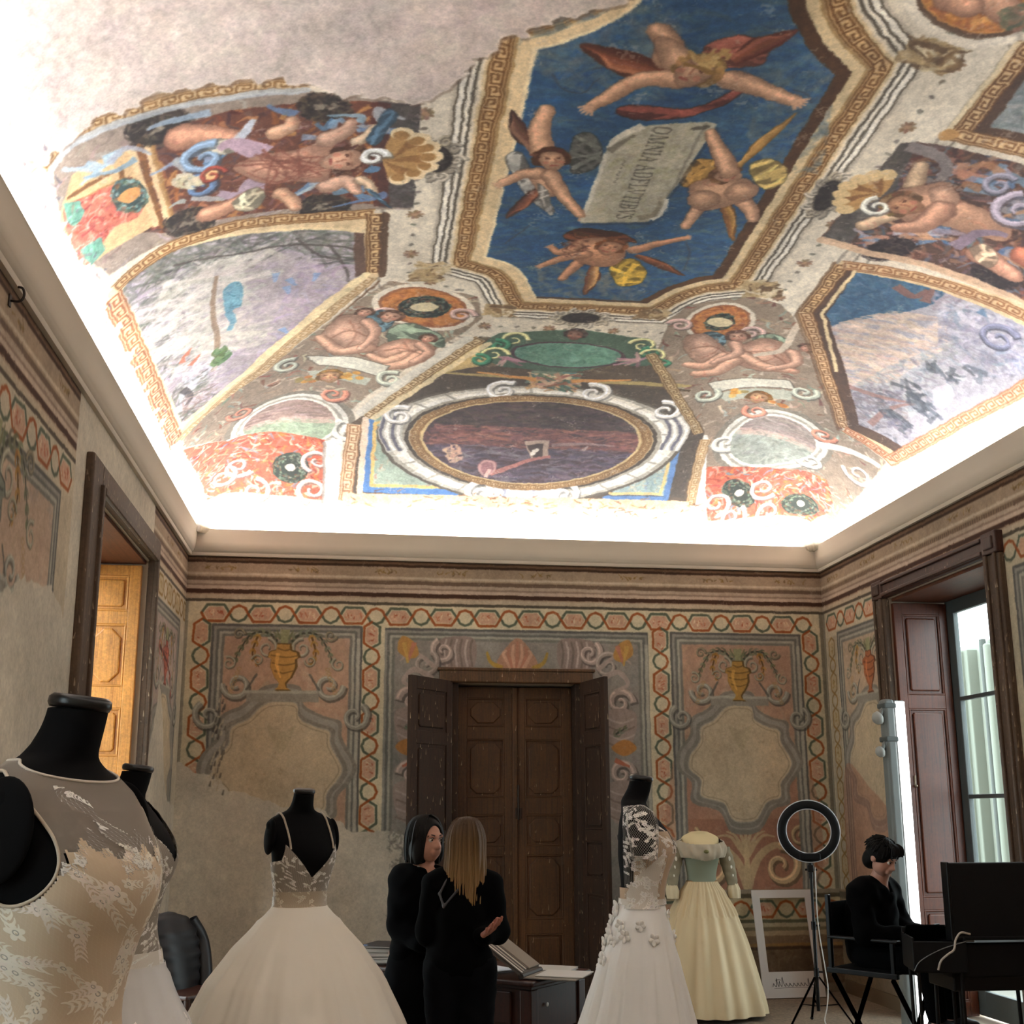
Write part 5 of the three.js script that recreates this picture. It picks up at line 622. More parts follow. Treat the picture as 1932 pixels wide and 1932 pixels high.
{ // across the court: a pale rendered wall with pilasters and a drainpipe
  const n = structGroup('wall_outside', [W + 4.4, 0, 0]), m = mat('#8d9186', .9);
  mesh('facade', box(.3, 5.2, 5, .4, 1.6, -6.1), m, n);
  for (const z of [-4.35, -5.1]) mesh('pilaster', [rbox(.2, 5, .3, .02, .18, 1.6, z), rbox(.12, 5, .1, .04, .06, 1.6, z)], mat('#777b70', .9), n);
  for (const z of [-3.8, -4.62]) mesh('drainpipe', bar([.15, -.7, z], [.15, 4.2, z], .05), mat('#3f443f', .6), n);
  struct('ground_outside', box(9, .2, 24, W + 5.2, -.8, 2), mat('#6f6c64', .95)); struct('ground_court', box(9, .2, 24, -5.3, -.8, 4), mat('#b0aca0', .95));
}
// ---------------------------------------------------------------- dress forms and gowns
// A lofted body: rings [y, half width x, half depth z, centre x, centre z]; fold(angle, y) swells it; keep(angle, y) cuts openings.
function ringAt(R, y) { let i = 1; while (i < R.length - 1 && R[i][0] < y) i++; const a = R[i - 1], b = R[i], p = R[Math.max(0, i - 2)], q = R[Math.min(R.length - 1, i + 1)], t = Math.max(0, Math.min(1, (y - a[0]) / (b[0] - a[0] || 1))), t2 = t * t, t3 = t2 * t; return [1, 2, 3, 4].map((k) => { const [A, B, P, Q] = [a[k] ?? 0, b[k] ?? 0, p[k] ?? 0, q[k] ?? 0], m0 = (B - P) * .5, m1 = (Q - A) * .5; return (2 * t3 - 3 * t2 + 1) * A + (t3 - 2 * t2 + t) * m0 + (-2 * t3 + 3 * t2) * B + (t3 - t2) * m1; }); }
function loft(R, o = {}) {
  const { nu = 96, nv = 80, fold = null, keep = null, grow = 0, y0 = R[0][0], y1 = R[R.length - 1][0], cap = false, wrap = 1 } = o, P = [], U = [], I = [], ok = [];
  let vv = y0, pr = null;
  for (let j = 0; j <= nv; j++) { const y = y0 + (y1 - y0) * j / nv, [rx, rz, cx, cz] = ringAt(R, y); if (pr) vv += Math.hypot((y1 - y0) / nv, (rx + rz - pr) / 2); pr = rx + rz; for (let i = 0; i <= nu; i++) { const a = i / nu * Math.PI * 2 * wrap, f = 1 + (fold ? fold(a, y) : 0), c = Math.cos(a), s = Math.sin(a), e = .92; P.push(cx + Math.sign(s) * Math.pow(Math.abs(s), e) * (rx + grow) * f, y, cz + Math.sign(c) * Math.pow(Math.abs(c), e) * (rz + grow) * f); U.push(i / nu * Math.max(.3, rx * 5), vv); ok.push(!keep || keep(a > Math.PI ? a - 2 * Math.PI : a, y)); } }
  for (let j = 0; j < nv; j++) for (let i = 0; i < nu; i++) { const a = j * (nu + 1) + i, b = a + 1, c = a + nu + 1, d = c + 1; if (ok[a] && ok[b] && ok[c] && ok[d]) I.push(a, b, c, b, d, c); }
  if (cap) for (const [j, up] of [[0, -1], [nv, 1]]) { const n = P.length / 3, y = j ? y1 : y0, [, , cx, cz] = ringAt(R, y); P.push(cx, y + up * cap, cz); U.push(0, y); for (let i = 0; i < nu; i++) { const a = j * (nu + 1) + i; up > 0 ? I.push(a, a + 1, n) : I.push(a + 1, a, n); } }
  const g = new THREE.BufferGeometry(); g.setAttribute('position', new THREE.Float32BufferAttribute(P, 3)); g.setAttribute('uv', new THREE.Float32BufferAttribute(U, 2)); g.setIndex(I); g.computeVertexNormals();
  const N = g.attributes.normal; if (wrap === 1) for (let j = 0; j <= nv; j++) { const a = j * (nu + 1), b = a + nu, x = N.getX(a) + N.getX(b), y = N.getY(a) + N.getY(b), z = N.getZ(a) + N.getZ(b), l = Math.hypot(x, y, z) || 1; for (const k of [a, b]) N.setXYZ(k, x / l, y / l, z / l); }
  return g;
}
// y measured from the waist; the form faces +z
const TORSO = [[-.3, .168, .128, 0, -.012], [-.2, .175, .135, 0, -.012], [-.1, .152, .115, 0, -.004], [-.02, .126, .094, 0, 0], [.04, .124, .093, 0, .003], [.12, .138, .105, 0, .01], [.19, .15, .123, 0, .022], [.24, .157, .124, 0, .024], [.29, .166, .112, 0, .014], [.34, .178, .09, 0, -.002], [.375, .178, .07, 0, -.014], [.4, .15, .06, 0, -.022], [.42, .108, .057, 0, -.026], [.435, .072, .058, 0, -.022], [.455, .056, .056, 0, -.012], [.485, .05, .052, 0, 0], [.518, .048, .05, 0, .008]];
const formMat = pmat('#060608', .9, { specularIntensity: .35 }), formCap = mat('#15171a', .3), chrome = mat('#8a8f92', .3, { metalness: .9 });
function dressForm(label, x, waist, z, turn, group, k = 1) {
  const t = thing('dress_form', label, 'dress form', [x, 0, z], turn, group);
  mesh('torso', loft(TORSO, { nu: 64, nv: 90, cap: .004, y0: -.1 }).scale(k, k, k).translate(0, waist, 0), formMat, t);
  mesh('neck_cap', lathe([[0, .02], [.046, .02], [.053, .014], [.054, .004], [.05, -.004], [0, -.004]], 40).rotateX(.12).translate(0, .521, .01).scale(k, k, k).translate(0, waist, 0), formCap, t);
  for (const s of [-1, 1]) mesh('arm_plate', new THREE.SphereGeometry(1, 28, 18).scale(.016, .085, .058).rotateZ(s * .1).translate(s * .168, .312, .002).scale(k, k, k).translate(0, waist, 0), formMat, t);
  mesh('pole', bar([0, .03, 0], [0, waist - .28, 0], .016), chrome, t); mesh('base_plate', lathe([[0, .03], [.12, .03], [.15, .02], [.155, .004], [.15, 0], [0, 0]], 40), formCap, t);
  return t;
}
function laceTex(seed, ground, thread, o = {}) {      // corded lace: sprays of leaves and flowers on net
  const { alpha = 0, net = .35, n = 46, size = .03, w = .5, h = .5, petals = 5 } = o; reseed(seed);
  const t = surface(0, 0, w, h, 1024 / Math.max(w, h), () => {
    if (!alpha) { rect(0, 0, w, h, ground); } else X.clearRect(-1, -1, 4, 4);
    X.lineWidth = .0012; X.strokeStyle = css(thread, net); for (let i = -60; i < 140; i++) { X.beginPath(); X.moveTo(i * .008, 0); X.lineTo(i * .008 + h * .6, h); X.moveTo(i * .008, 0); X.lineTo(i * .008 - h * .6, h); X.stroke(); }
    const spots = Array.from({ length: n }, () => [rr(0, w), rr(0, h), rr(0, 6.3), size * rr(.7, 1.3)]);
    for (let i = 0; i < n; i++) { const [x, y, a, s] = spots[i]; for (const [dx, dy] of [[0, 0], [w, 0], [-w, 0], [0, h], [0, -h]]) { X.save(); X.translate(x + dx, y + dy); X.rotate(a); reseed(seed * 100 + i); const c = jit(thread, 8);
      stroke([[0, 0], [s * 1.2, s * .3], [s * 2.4, -.1 * s]], s * .14, s * .06, shade(c, .9)); for (let k = 0; k < 5; k++) for (const m of [-1, 1]) { const b = [s * .5 * k, s * .1 * Math.sin(k)]; stroke([b, [b[0] + s * .35, b[1] + m * s * .35], [b[0] + s * .7, b[1] + m * s * .45]], s * .28, s * .06, c, .95); }
      for (let k = 0; k < petals; k++) { const b = k / petals * 6.283; oval(Math.cos(b) * s * .42, Math.sin(b) * s * .42, s * .32, s * .24, c, .95, b); } ring(0, 0, s * .18, s * .18, s * .08, shade(c, .75)); X.restore(); } }
  }, { tone: alpha ? 0 : .06, grain: 0 });
  t.wrapS = t.wrapT = THREE.RepeatWrapping; return t;
}
const laceCloth = (t, rough = .85, more = {}) => new THREE.MeshPhysicalMaterial({ map: t, roughness: rough, sheen: .3, sheenColor: new THREE.Color('#ffffff'), sheenRoughness: .6, bumpMap: t, bumpScale: .0015, ...more });
const laceBeige = laceTex(201, '#dcc8ad', '#f7eee0', { n: 120, size: .0185, net: .08 }), laceGrey = laceTex(202, '#8f8578', '#f8f4ec', { n: 300, size: .0095, net: .25 }), laceWhite = laceTex(203, '#dcd6cc', '#f7f5f0', { n: 130, size: .016, net: .2 }), laceOpen = laceTex(204, '#000000', '#f2efe9', { alpha: 1, n: 300, size: .0115, net: .35 }), laceMilk = laceTex(205, '#b9aa94', '#e6dccb', { n: 160, size: .012, net: .2 });
const tulle = (c, more = {}) => new THREE.MeshPhysicalMaterial({ color: c, roughness: .9, sheen: .5, sheenColor: new THREE.Color('#ffffff'), sheenRoughness: .5, side: THREE.DoubleSide, ...more });
const sheer = (c, op) => new THREE.MeshPhysicalMaterial({ color: c, roughness: .8, transparent: true, opacity: op, side: THREE.DoubleSide });
const laceSheer = new THREE.MeshPhysicalMaterial({ map: laceOpen, transparent: true, roughness: .85, side: THREE.DoubleSide });
const ang = (a, c, w) => Math.abs(Math.atan2(Math.sin(a - c), Math.cos(a - c))) < w;
const armhole = (a, y, cy = .31, h = .1, w = .62) => { const q = Math.min(Math.abs(Math.atan2(Math.sin(a - Math.PI / 2), Math.cos(a - Math.PI / 2))), Math.abs(Math.atan2(Math.sin(a + Math.PI / 2), Math.cos(a + Math.PI / 2)))); return (q / w) ** 2 + ((y - cy) / h) ** 2 > 1; };
function pleats(n, amp, from, seed) { reseed(seed); const ph = Array.from({ length: 5 }, () => [rr(0, 6.3), rr(.6, 1.5)]); return (a, y) => { const d = Math.min(1, Math.max(0, (from - y) / .35)); return d * amp * (Math.sin(a * n + ph[0][0]) * .55 + Math.sin(a * n * 1.7 + ph[1][0] + y) * .3 + Math.sin(a * Math.round(n * .45) + ph[2][0] - y * .6) * .5 + Math.sin(a * n * 3.1 + ph[3][0]) * .14); }; }
function gown(label, x, z, turn, waist) { const t = thing('wedding_dress', label, 'dress', [x, 0, z], turn); return [t, (name, g, m, parent = t) => mesh(name, g.translate(0, waist, 0), m, parent)]; }
const FORMS = 'black dress forms wearing the gowns';

{ // nearest, left: high sheer yoke over a fitted champagne lace bodice, seen from its side
  const p = [1.15, 1.362, 8.45], turn = 1.2; dressForm('black dress form at the far left, nearest of all, under the champagne lace gown', p[0], p[1], p[2], turn, FORMS);
  const [t, add] = gown('champagne lace gown with a sheer grey yoke, nearest the viewer at far left', p[0], p[2], turn, p[1]);
  const edge = (a) => .262 + .012 * Math.cos(2 * a) + .016 * Math.sin(a * 17) * Math.sin(a * 7) + (Math.abs(a) < .9 ? .03 * Math.abs(a) : .0);
  add('bodice', loft(TORSO, { nu: 220, nv: 150, grow: .007, y0: -.3, y1: .36, keep: (a, y) => y < edge(a) && armhole(a, y, .3, .105, .62) }), laceCloth(laceBeige));
  add('yoke', loft(TORSO, { nu: 220, nv: 110, grow: .006, y0: .2, y1: .43, keep: (a, y) => y > edge(a) - .012 && y < .425 - .035 * Math.max(0, Math.cos(a)) && armhole(a, y, .3, .105, .62) }), sheer('#c9bdb0', .42));
  add('lace_spray', loft(TORSO, { nu: 220, nv: 110, grow: .0085, y0: .2, y1: .42, keep: (a, y) => y < .412 - .035 * Math.max(0, Math.cos(a)) && armhole(a, y, .3, .105, .64) && ((y > .24 && Math.abs(a - (-.62 + (.4 - y) * 4.4)) < .13 + .05 * Math.sin(y * 110)) || (Math.abs(y - .272 - .02 * Math.sin(a * 9)) < .016 + .01 * Math.sin(a * 23) && Math.abs(a) < 1.1) || (ang(a, 2.5, .3) && y > .25)) }), laceSheer);
  add('neck_binding', new THREE.TubeGeometry(new THREE.CatmullRomCurve3(Array.from({ length: 28 }, (_, i) => { const a = i / 28 * 6.283, y = .425 - .035 * Math.max(0, Math.cos(a)), r = ringAt(TORSO, y); return new THREE.Vector3(Math.sin(a) * (r[0] + .007), y, r[3] + Math.cos(a) * (r[1] + .007)); }), true), 120, .0028, 6, true), tulle('#d9cfc2'));
  for (const s of [-1, 1]) add('armhole_binding', new THREE.TubeGeometry(new THREE.CatmullRomCurve3(Array.from({ length: 30 }, (_, i) => { const q = i / 30 * 6.283, a = s * Math.PI / 2 + Math.cos(q) * .63, y = .3 + Math.sin(q) * .106, r = ringAt(TORSO, y); return new THREE.Vector3(Math.sin(a) * (r[0] + .008), y, r[3] + Math.cos(a) * (r[1] + .008)); }), true), 120, .003, 6, true), tulle('#c9bba8'));
  add('skirt', loft([[-1.38, .5, .55, 0, -.1], [-1.1, .34, .36, 0, -.05], [-.8, .24, .23, 0, -.02], [-.5, .205, .18, 0, -.01], [-.3, .19, .152, 0, -.012], [-.24, .183, .143, 0, -.012]], { nu: 120, nv: 50, fold: pleats(9, .04, -.5, 3) }), laceCloth(laceBeige, .85, { side: THREE.DoubleSide }));
}
{ // second on the left: white lace cap straps, grey lace bodice, tulle skirt
  const p = [.9, 1.335, 6.58], turn = 1.42; dressForm('black dress form second from left, under the open lace gown with tulle skirt', p[0], p[1], p[2], turn, FORMS, .97);
  const [t, add] = gown('white lace bridal gown with round armhole and soft tulle skirt, second from left', p[0], p[2], turn, p[1]);
  const K = (g) => g.scale(.97, .97, .97), top = (a) => .285 + .035 * Math.abs(Math.sin(a)) + (Math.abs(a) < .5 ? -.07 * (1 - Math.abs(a) * 2) : 0);
  add('bodice', K(loft(TORSO, { nu: 200, nv: 140, grow: .008, y0: -.16, y1: .4, keep: (a, y) => y < top(a) && armhole(a, y, .29, .1, .6) && !(Math.sin(a * 14 + Math.sin(y * 70) * 2) * Math.sin(y * 95 + a * 5) > .86 && a > .6) })), laceCloth(laceGrey, .8));
  add('bodice_back', K(loft(TORSO, { nu: 200, nv: 140, grow: .0095, y0: -.2, y1: .18, keep: (a, y) => Math.abs(a) > 1.75 && y < .16 + .02 * Math.sin(a * 20) })), laceCloth(laceWhite, .8));
  for (const s of [-1, 1]) add('shoulder_strap', K(loft(TORSO, { nu: 260, nv: 140, grow: .012, y0: .16, y1: .428, keep: (a, y) => ang(a, s * Math.PI / 2, 1.25) && armhole(a, y, .29, .1, .6) && !armhole(a, y, .3 + .01 * Math.sin(a * 30), .15, 1.02) && y > .2 })), laceCloth(laceWhite, .8, { side: THREE.DoubleSide }));
  add('skirt', loft([[-1.315, .52, .62, 0, -.1], [-1, .42, .5, 0, -.07], [-.6, .31, .37, 0, -.04], [-.3, .215, .23, 0, -.02], [-.16, .17, .15, 0, -.01], [-.1, .155, .12, 0, -.004]], { nu: 200, nv: 70, fold: pleats(16, .05, -.1, 5) }), tulle('#e9e7e4'));
  add('overskirt', loft([[-1.31, .54, .64, 0, -.1], [-1, .435, .515, 0, -.07], [-.6, .322, .385, 0, -.04], [-.3, .225, .24, 0, -.02], [-.16, .178, .158, 0, -.01], [-.12, .165, .135, 0, -.006]], { nu: 200, nv: 60, fold: pleats(11, .055, -.1, 6) }), sheer('#f4f6f8', .5));
  add('hem_scallops', K(loft(TORSO, { nu: 260, nv: 60, grow: .012, y0: -.22, y1: -.08, keep: (a, y) => y > -.15 - .045 * Math.abs(Math.sin(a * 5)) })), laceCloth(laceWhite, .8, { side: THREE.DoubleSide }));
}
{ // ball gown with beaded bodice and ivory tulle skirt
  const p = [1.385, 1.272, 4.9], turn = .5; dressForm('black dress form in front of the bare plaster wall, under the ball gown', p[0], p[1], p[2], turn, FORMS);
  const [t, add] = gown('ivory ball gown with beaded V-neck bodice and thin straps, left of the standing women', p[0], p[2], turn, p[1]);
  const top = (a) => { const b = Math.abs(a); return b < .85 ? .125 + .155 * b / .85 : b < 1.1 ? .28 - (b - .85) * .3 : b < 1.9 ? .205 - (b - 1.1) * .02 : .17; };
  add('bodice', loft(TORSO, { nu: 240, nv: 160, grow: .007, y0: .055, y1: .3, keep: (a, y) => y < top(a) }), laceCloth(laceGrey, .6));
  add('midriff', loft(TORSO, { nu: 160, nv: 40, grow: .007, y0: .02, y1: .075 }), laceCloth(laceMilk, .6));
  add('waistband', loft(TORSO, { nu: 120, nv: 20, grow: .011, y0: -.022, y1: .03 }), laceCloth(laceMilk, .45));
  for (const s of [-1, 1]) { const c = [], X0 = .112, put = (y, back) => { const r = ringAt(TORSO, y), q = Math.min(1, X0 / (r[0] + .009)), a = Math.asin(q); c.push([s * Math.min(X0, r[0] + .009), y, r[3] + (back ? -1 : 1) * Math.cos(a) * (r[1] + .009)]); }; for (let y = .255; y < .4; y += .018) put(y, false); c.push([s * X0, .424, -.024]); for (let y = .395; y > .17; y -= .018) put(y, true); add('strap', tube(c, .0055, 90, 6), laceCloth(laceMilk, .5)); }
  add('skirt', loft([[-1.255, .62, .58, -.02, 0], [-.9, .595, .55, -.01, 0], [-.6, .535, .5, 0, 0], [-.35, .42, .38, 0, 0], [-.2, .31, .27, 0, 0], [-.08, .2, .165, 0, 0], [-.03, .148, .115, 0, 0], [-.012, .134, .102, 0, 0]], { nu: 260, nv: 90, fold: pleats(13, .035, -.02, 9) }), tulle('#f2ede2'));
}
{ // white gown with lace sleeves, seen from its side
  const p = [2.905, 1.315, 5.6], turn = 1.35; dressForm('black dress form right of the table, under the white lace-sleeved gown', p[0], p[1], p[2], turn, FORMS);
  const [t, add] = gown('white gown with sheer lace sleeves and appliqued flowers, right of the open album', p[0], p[2], turn, p[1]);
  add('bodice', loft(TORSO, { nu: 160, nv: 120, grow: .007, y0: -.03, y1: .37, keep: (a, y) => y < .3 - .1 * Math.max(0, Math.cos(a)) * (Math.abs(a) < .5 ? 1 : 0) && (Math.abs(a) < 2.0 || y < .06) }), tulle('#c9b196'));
  add('lace_top', loft(TORSO, { nu: 200, nv: 140, grow: .0105, y0: -.03, y1: .42, keep: (a, y) => Math.abs(a) < 2.45 && y < .41 - .14 * Math.max(0, Math.cos(a)) && y > (Math.abs(a) < .8 ? .2 : -.1) }), laceSheer);
  add('side_panel', loft(TORSO, { nu: 200, nv: 120, grow: .0125, y0: -.03, y1: .3, keep: (a, y) => Math.abs(a) > .95 && Math.abs(a) < 2.3 && y < .04 + .14 * (2.3 - Math.abs(a)) }), laceCloth(laceWhite, .8));
  for (const s of [-1, 1]) { const g = loft([[-.15, .05, .055, s * .03, .01], [-.08, .055, .062, s * .02, .008], [0, .058, .07, s * .01, .004], [.05, .05, .06, s * -.005, 0], [.085, .02, .025, s * -.025, -.004], [.09, .004, .006, s * -.03, -.004]], { nu: 50, nv: 50 }); add('sleeve', g.rotateZ(s * .12).translate(s * .175, .325, 0), laceSheer); const h = loft([[-.13, .04, .045, s * .03, .01], [0, .05, .06, s * .01, .004], [.06, .035, .045, 0, 0], [.08, .01, .01, s * -.02, 0]], { nu: 30, nv: 30 }); add('sleeve_lining', h.rotateZ(s * .12).translate(s * .172, .325, 0), formMat); }
  add('belt', loft(TORSO, { nu: 120, nv: 12, grow: .013, y0: -.015, y1: .01 }), laceCloth(laceWhite, .6));
  add('skirt', loft([[-1.3, .36, .42, 0, -.09], [-.9, .29, .335, 0, -.06], [-.55, .225, .25, 0, -.035], [-.25, .182, .17, 0, -.018], [-.1, .155, .125, 0, -.006], [-.01, .133, .1, 0, 0]], { nu: 220, nv: 80, fold: pleats(14, .05, -.05, 12) }), tulle('#f8f9f8'));
  reseed(61); const fl = (k) => { const gs = []; for (let i = 0; i < 5; i++) gs.push(new THREE.SphereGeometry(1, 8, 6).scale(.016, .006, .011).translate(.013, 0, 0).rotateZ(.35).rotateY(i * 1.2566)); gs.push(new THREE.SphereGeometry(.005, 8, 6)); return merged(gs).scale(k, k, k); };
  for (let i = 0; i < 26; i++) { const y = i < 12 ? rr(-.3, -.02) : rr(-.6, -.02), a = i < 16 ? Math.PI + rr(-.8, .8) : rr(-2.2, 2.2), q = y > -.25 ? [.168, .15] : [.21, .2], g = fl(rr(.8, 1.5)).rotateX(Math.PI / 2).rotateZ(rr(0, 3)).rotateY(a), w = ringAt([[-1.3, .36, .42, 0, -.09], [-.9, .29, .335, 0, -.06], [-.55, .225, .25, 0, -.035], [-.25, .182, .17, 0, -.018], [-.1, .155, .125, 0, -.006], [-.01, .133, .1, 0, 0]], y); add('flower', g.translate(Math.sin(a) * w[0] * 1.03, y, w[3] + Math.cos(a) * w[1] * 1.03), tulle('#f3f2ee')); }
}
{ // costume against the far wall: green corset over a pleated cream skirt
  const p = [4.63, 0, .98], wy = 1.12, f = thing('costume_form', 'headless tailor form in pale linen under the period costume by the far wall', 'dress form', p, -.05), lin = mat('#d0bd92', .9);
  const S = TORSO.map(([y, a, b, c, d]) => [y * .92, a * .92, b * .95, c, d]); mesh('torso', loft(S.filter((r) => r[0] < .41), { nu: 48, nv: 60, cap: .006 }).translate(0, wy, 0), lin, f); mesh('pole', bar([0, .03, 0], [0, wy - .26, 0], .02), WD.dark, f); mesh('base_plate', lathe([[0, .04], [.17, .03], [.18, 0], [0, 0]], 30), WD.dark, f);
  const [t, add] = gown('period costume with sage green corset, puffed sleeves and pleated cream skirt by the far wall', p[0], p[2], -.05, wy);
  const sage = new THREE.MeshPhysicalMaterial({ color: '#7f8470', roughness: .75, sheen: .3, sheenColor: new THREE.Color('#c8c8b0') });
  add('corset', loft(S, { nu: 160, nv: 80, grow: .012, y0: -.13, y1: .3, keep: (a, y) => y > -.02 - (Math.abs(a) < .9 ? .1 * (1 - Math.abs(a) / .9) : 0) && y < .21 }), sage);
  add('trim', new THREE.TubeGeometry(new THREE.CatmullRomCurve3(Array.from({ length: 40 }, (_, i) => { const a = -1.6 + i / 39 * 3.2, y = -.02 - (Math.abs(a) < .9 ? .1 * (1 - Math.abs(a) / .9) : 0), r = ringAt(S, y); return new THREE.Vector3(Math.sin(a) * (r[0] + .014), y, r[3] + Math.cos(a) * (r[1] + .014)); })), 90, .008, 6), mat('#9a7a58', .7));
  add('collar', loft([[.14, .165, .13, 0, .03], [.2, .205, .16, 0, .02], [.27, .22, .15, 0, .01], [.32, .2, .125, 0, 0], [.345, .15, .1, 0, .0]], { nu: 140, nv: 40, fold: (a, y) => .035 * Math.sin(a * 11 + y * 30) + .02 * Math.sin(a * 23), keep: (a, y) => y > .15 + .03 * Math.abs(Math.sin(a * 1.5)) && y < .345 - .05 * Math.max(0, Math.cos(a)) }), tulle('#a89c88'));
  add('brooch', new THREE.SphereGeometry(.018, 16, 12).scale(1.3, .9, .6).translate(0, .235, .195), mat('#6f6a40', .4, { metalness: .4 }));
  for (const s of [-1, 1]) {
    const q = new THREE.MeshPhysicalMaterial({ color: '#8a8069', roughness: .8 }); add('upper_sleeve', loft([[-.3, .045, .05, s * .06, .02], [-.2, .055, .06, s * .045, .01], [-.08, .062, .066, s * .02, 0], [.02, .05, .05, 0, 0]], { nu: 40, nv: 40, fold: (a, y) => .06 * Math.sin(y * 90) * Math.sin(a * 2) }).translate(s * .205, .25, 0), q);
    for (let i = 0; i < 3; i++) add('sleeve_slash', new THREE.SphereGeometry(1, 10, 8).scale(.012, .022, .012).translate(s * (.235 + i * .012), .17 - i * .07, .06), tulle('#e6e0d2')); add('cuff', loft([[-.12, .05, .055, 0, .03], [-.05, .055, .06, 0, .012], [0, .04, .045, 0, 0]], { nu: 40, nv: 24, fold: (a) => .08 * Math.sin(a * 8) }).translate(s * .27, -.04, .02), tulle('#c8b999'));
  }
  add('skirt', loft([[-1.08, .5, .46, 0, 0], [-.8, .44, .4, 0, 0], [-.5, .36, .32, 0, 0], [-.25, .27, .235, 0, 0], [-.1, .19, .16, 0, 0], [-.02, .135, .11, 0, 0]], { nu: 280, nv: 80, fold: (a, y) => { const d = Math.min(1, Math.max(0, (-y) / .2)); return d * (.035 * Math.sin(a * 18 + Math.sin(a * 5)) + .03 * Math.sin(a * 7 + 1) * Math.min(1, -y)) + (y > -.3 ? .02 * Math.sin(a * 40) : 0); } }), new THREE.MeshPhysicalMaterial({ color: '#c9b48e', roughness: .6, sheen: .4, sheenColor: new THREE.Color('#fff0d0'), side: THREE.DoubleSide }));
}
{ // a black garment on a stand behind the white gown
  const t = thing('black_gown', 'long black gown on a stand, half hidden behind the white lace-sleeved gown', 'dress', [3.17, 0, 4.62], .3), bk = new THREE.MeshPhysicalMaterial({ color: '#0a0a0c', roughness: .85, side: THREE.DoubleSide });
  mesh('bodice', loft(TORSO.filter((r) => r[0] > -.21 && r[0] < .41).map(([y, a, b, c, d]) => [y, a * .8, b * .9, c, d]), { nu: 48, nv: 40, cap: .01 }).translate(0, 1.2, 0), bk, t); mesh('skirt', loft([[-1.18, .24, .22, 0, 0], [-.7, .2, .19, 0, 0], [-.2, .15, .13, 0, 0], [-.08, .115, .1, 0, 0]], { nu: 90, nv: 30, fold: pleats(11, .07, -.1, 15) }).translate(0, 1.2, 0), bk, t);
  mesh('strap', tube([[-.11, 1.57, .06], [-.135, 1.45, .1], [-.12, 1.3, .1]], .004), tulle('#9a9a98'), t); mesh('pole', bar([0, .02, 0], [0, 1.1, 0], .014), chrome, t); mesh('base_plate', lathe([[0, .03], [.14, .02], [.15, 0], [0, 0]], 24), formCap, t);
}
// ---------------------------------------------------------------- furniture and equipment
const blackMetal = mat('#08080a', .4, { metalness: .3 }), blackCloth = pmat('#050506', .95, { specularIntensity: .2 }), satin = pmat('#08080a', .6, { specularIntensity: .5 }), white = mat('#d4d0ca', .6), paper = mat('#cfcdc9', .8);
{ // writing table standing cornerwise
  const a = Math.atan2(-.68, -.73), t = thing('table', 'dark wooden writing table standing cornerwise in front of the far door', 'table', [2.6, 0, 4.34], Math.PI - Math.atan2(.68, .73));
  const Lx = 1.5, Wz = .56, H = .8; // local x: length, away from the corner; z: width
  mesh('tabletop', metres(merged([rbox(Lx + .06, .03, Wz + .06, .012, Lx / 2, H - .015, Wz / 2), rbox(Lx + .02, .02, Wz + .02, .006, Lx / 2, H - .038, Wz / 2)])), WD.table, t);
  for (const [x, z] of [[.035, .035], [Lx - .035, .035], [.035, Wz - .035], [Lx - .035, Wz - .035]]) mesh('leg', metres(merged([rbox(.075, .3, .075, .008, x, H - .2, z), rbox(.06, H - .34, .06, .01, x, (H - .34) / 2, z)])), WD.table, t);
  for (const z of [.02, Wz - .02]) mesh('apron', metres(rbox(Lx - .14, .24, .025, .006, Lx / 2, H - .165, z)), WD.table, t);
  for (const x of [.02, Lx - .02]) mesh('apron', metres(rbox(.025, .24, Wz - .14, .006, x, H - .165, Wz / 2)), WD.table, t);
  for (const x of [.42, 1.08]) { const d = mesh('drawer', metres(rbox(.58, .17, .02, .008, x, H - .15, .004)), WD.table, t); mesh('knob', new THREE.SphereGeometry(.014, 14, 10).translate(x, H - .15, -.02), mat('#b9b4aa', .3, { metalness: .8 }), d); }
  const k = mesh('lock_plate', new THREE.SphereGeometry(.012, 14, 10).scale(.4, 1, 1).translate(-.002, H - .14, .16), mat('#e8e6e0', .4), t);
}
const tableSpot = (x, z, y = .802) => { const a = Math.PI - Math.atan2(.68, .73); return [2.6 + x * Math.cos(a) + z * Math.sin(a), y, 4.34 - x * Math.sin(a) + z * Math.cos(a)]; };
reseed(71);
{ // the open sample album: its lid stands up at an angle, loose sheets lie on the right
  const t = thing('album', 'large open sample album on the table corner, its striped cover raised', 'book', tableSpot(.1, .15), -.52);
  const tilt = [], L = .43, wD = .3, a = 2.55; // cover rises to the left
  const rot = (g) => g.rotateZ(a - Math.PI / 2).translate(0, .02, 0);
  mesh('cover', rot(rbox(.014, L, wD, .004, 0, L / 2, 0)), mat('#6a5f55', .6), t);
  [['#4a4038', .142], ['#e4dfd6', .128], ['#3a332c', .114], ['#a89c90', .096], ['#2c2520', .074], ['#b9aea2', .054], ['#574a40', .03]].forEach(([c, z], i) => mesh('strip', rot(rbox(.006 + i * .001, L - .01 - i * .006, .02, .001, .011, L / 2, z)), mat(c, .5), t));
  mesh('page_block', rot(rbox(.014, L - .03, .17, .004, .014, L / 2, -.065)), mat('#8f8274', .7), t);
  mesh('spine', bar([0, .016, -wD / 2], [0, .016, wD / 2], .016), mat('#3a332e', .5), t);
  mesh('sheet', rbox(.3, .008, wD - .01, .003, .16, .008, 0), mat('#8d867c', .7), t);
  mesh('sheet', rbox(.27, .006, wD - .05, .003, .19, .016, -.02).rotateY(.06), paper, t);
}
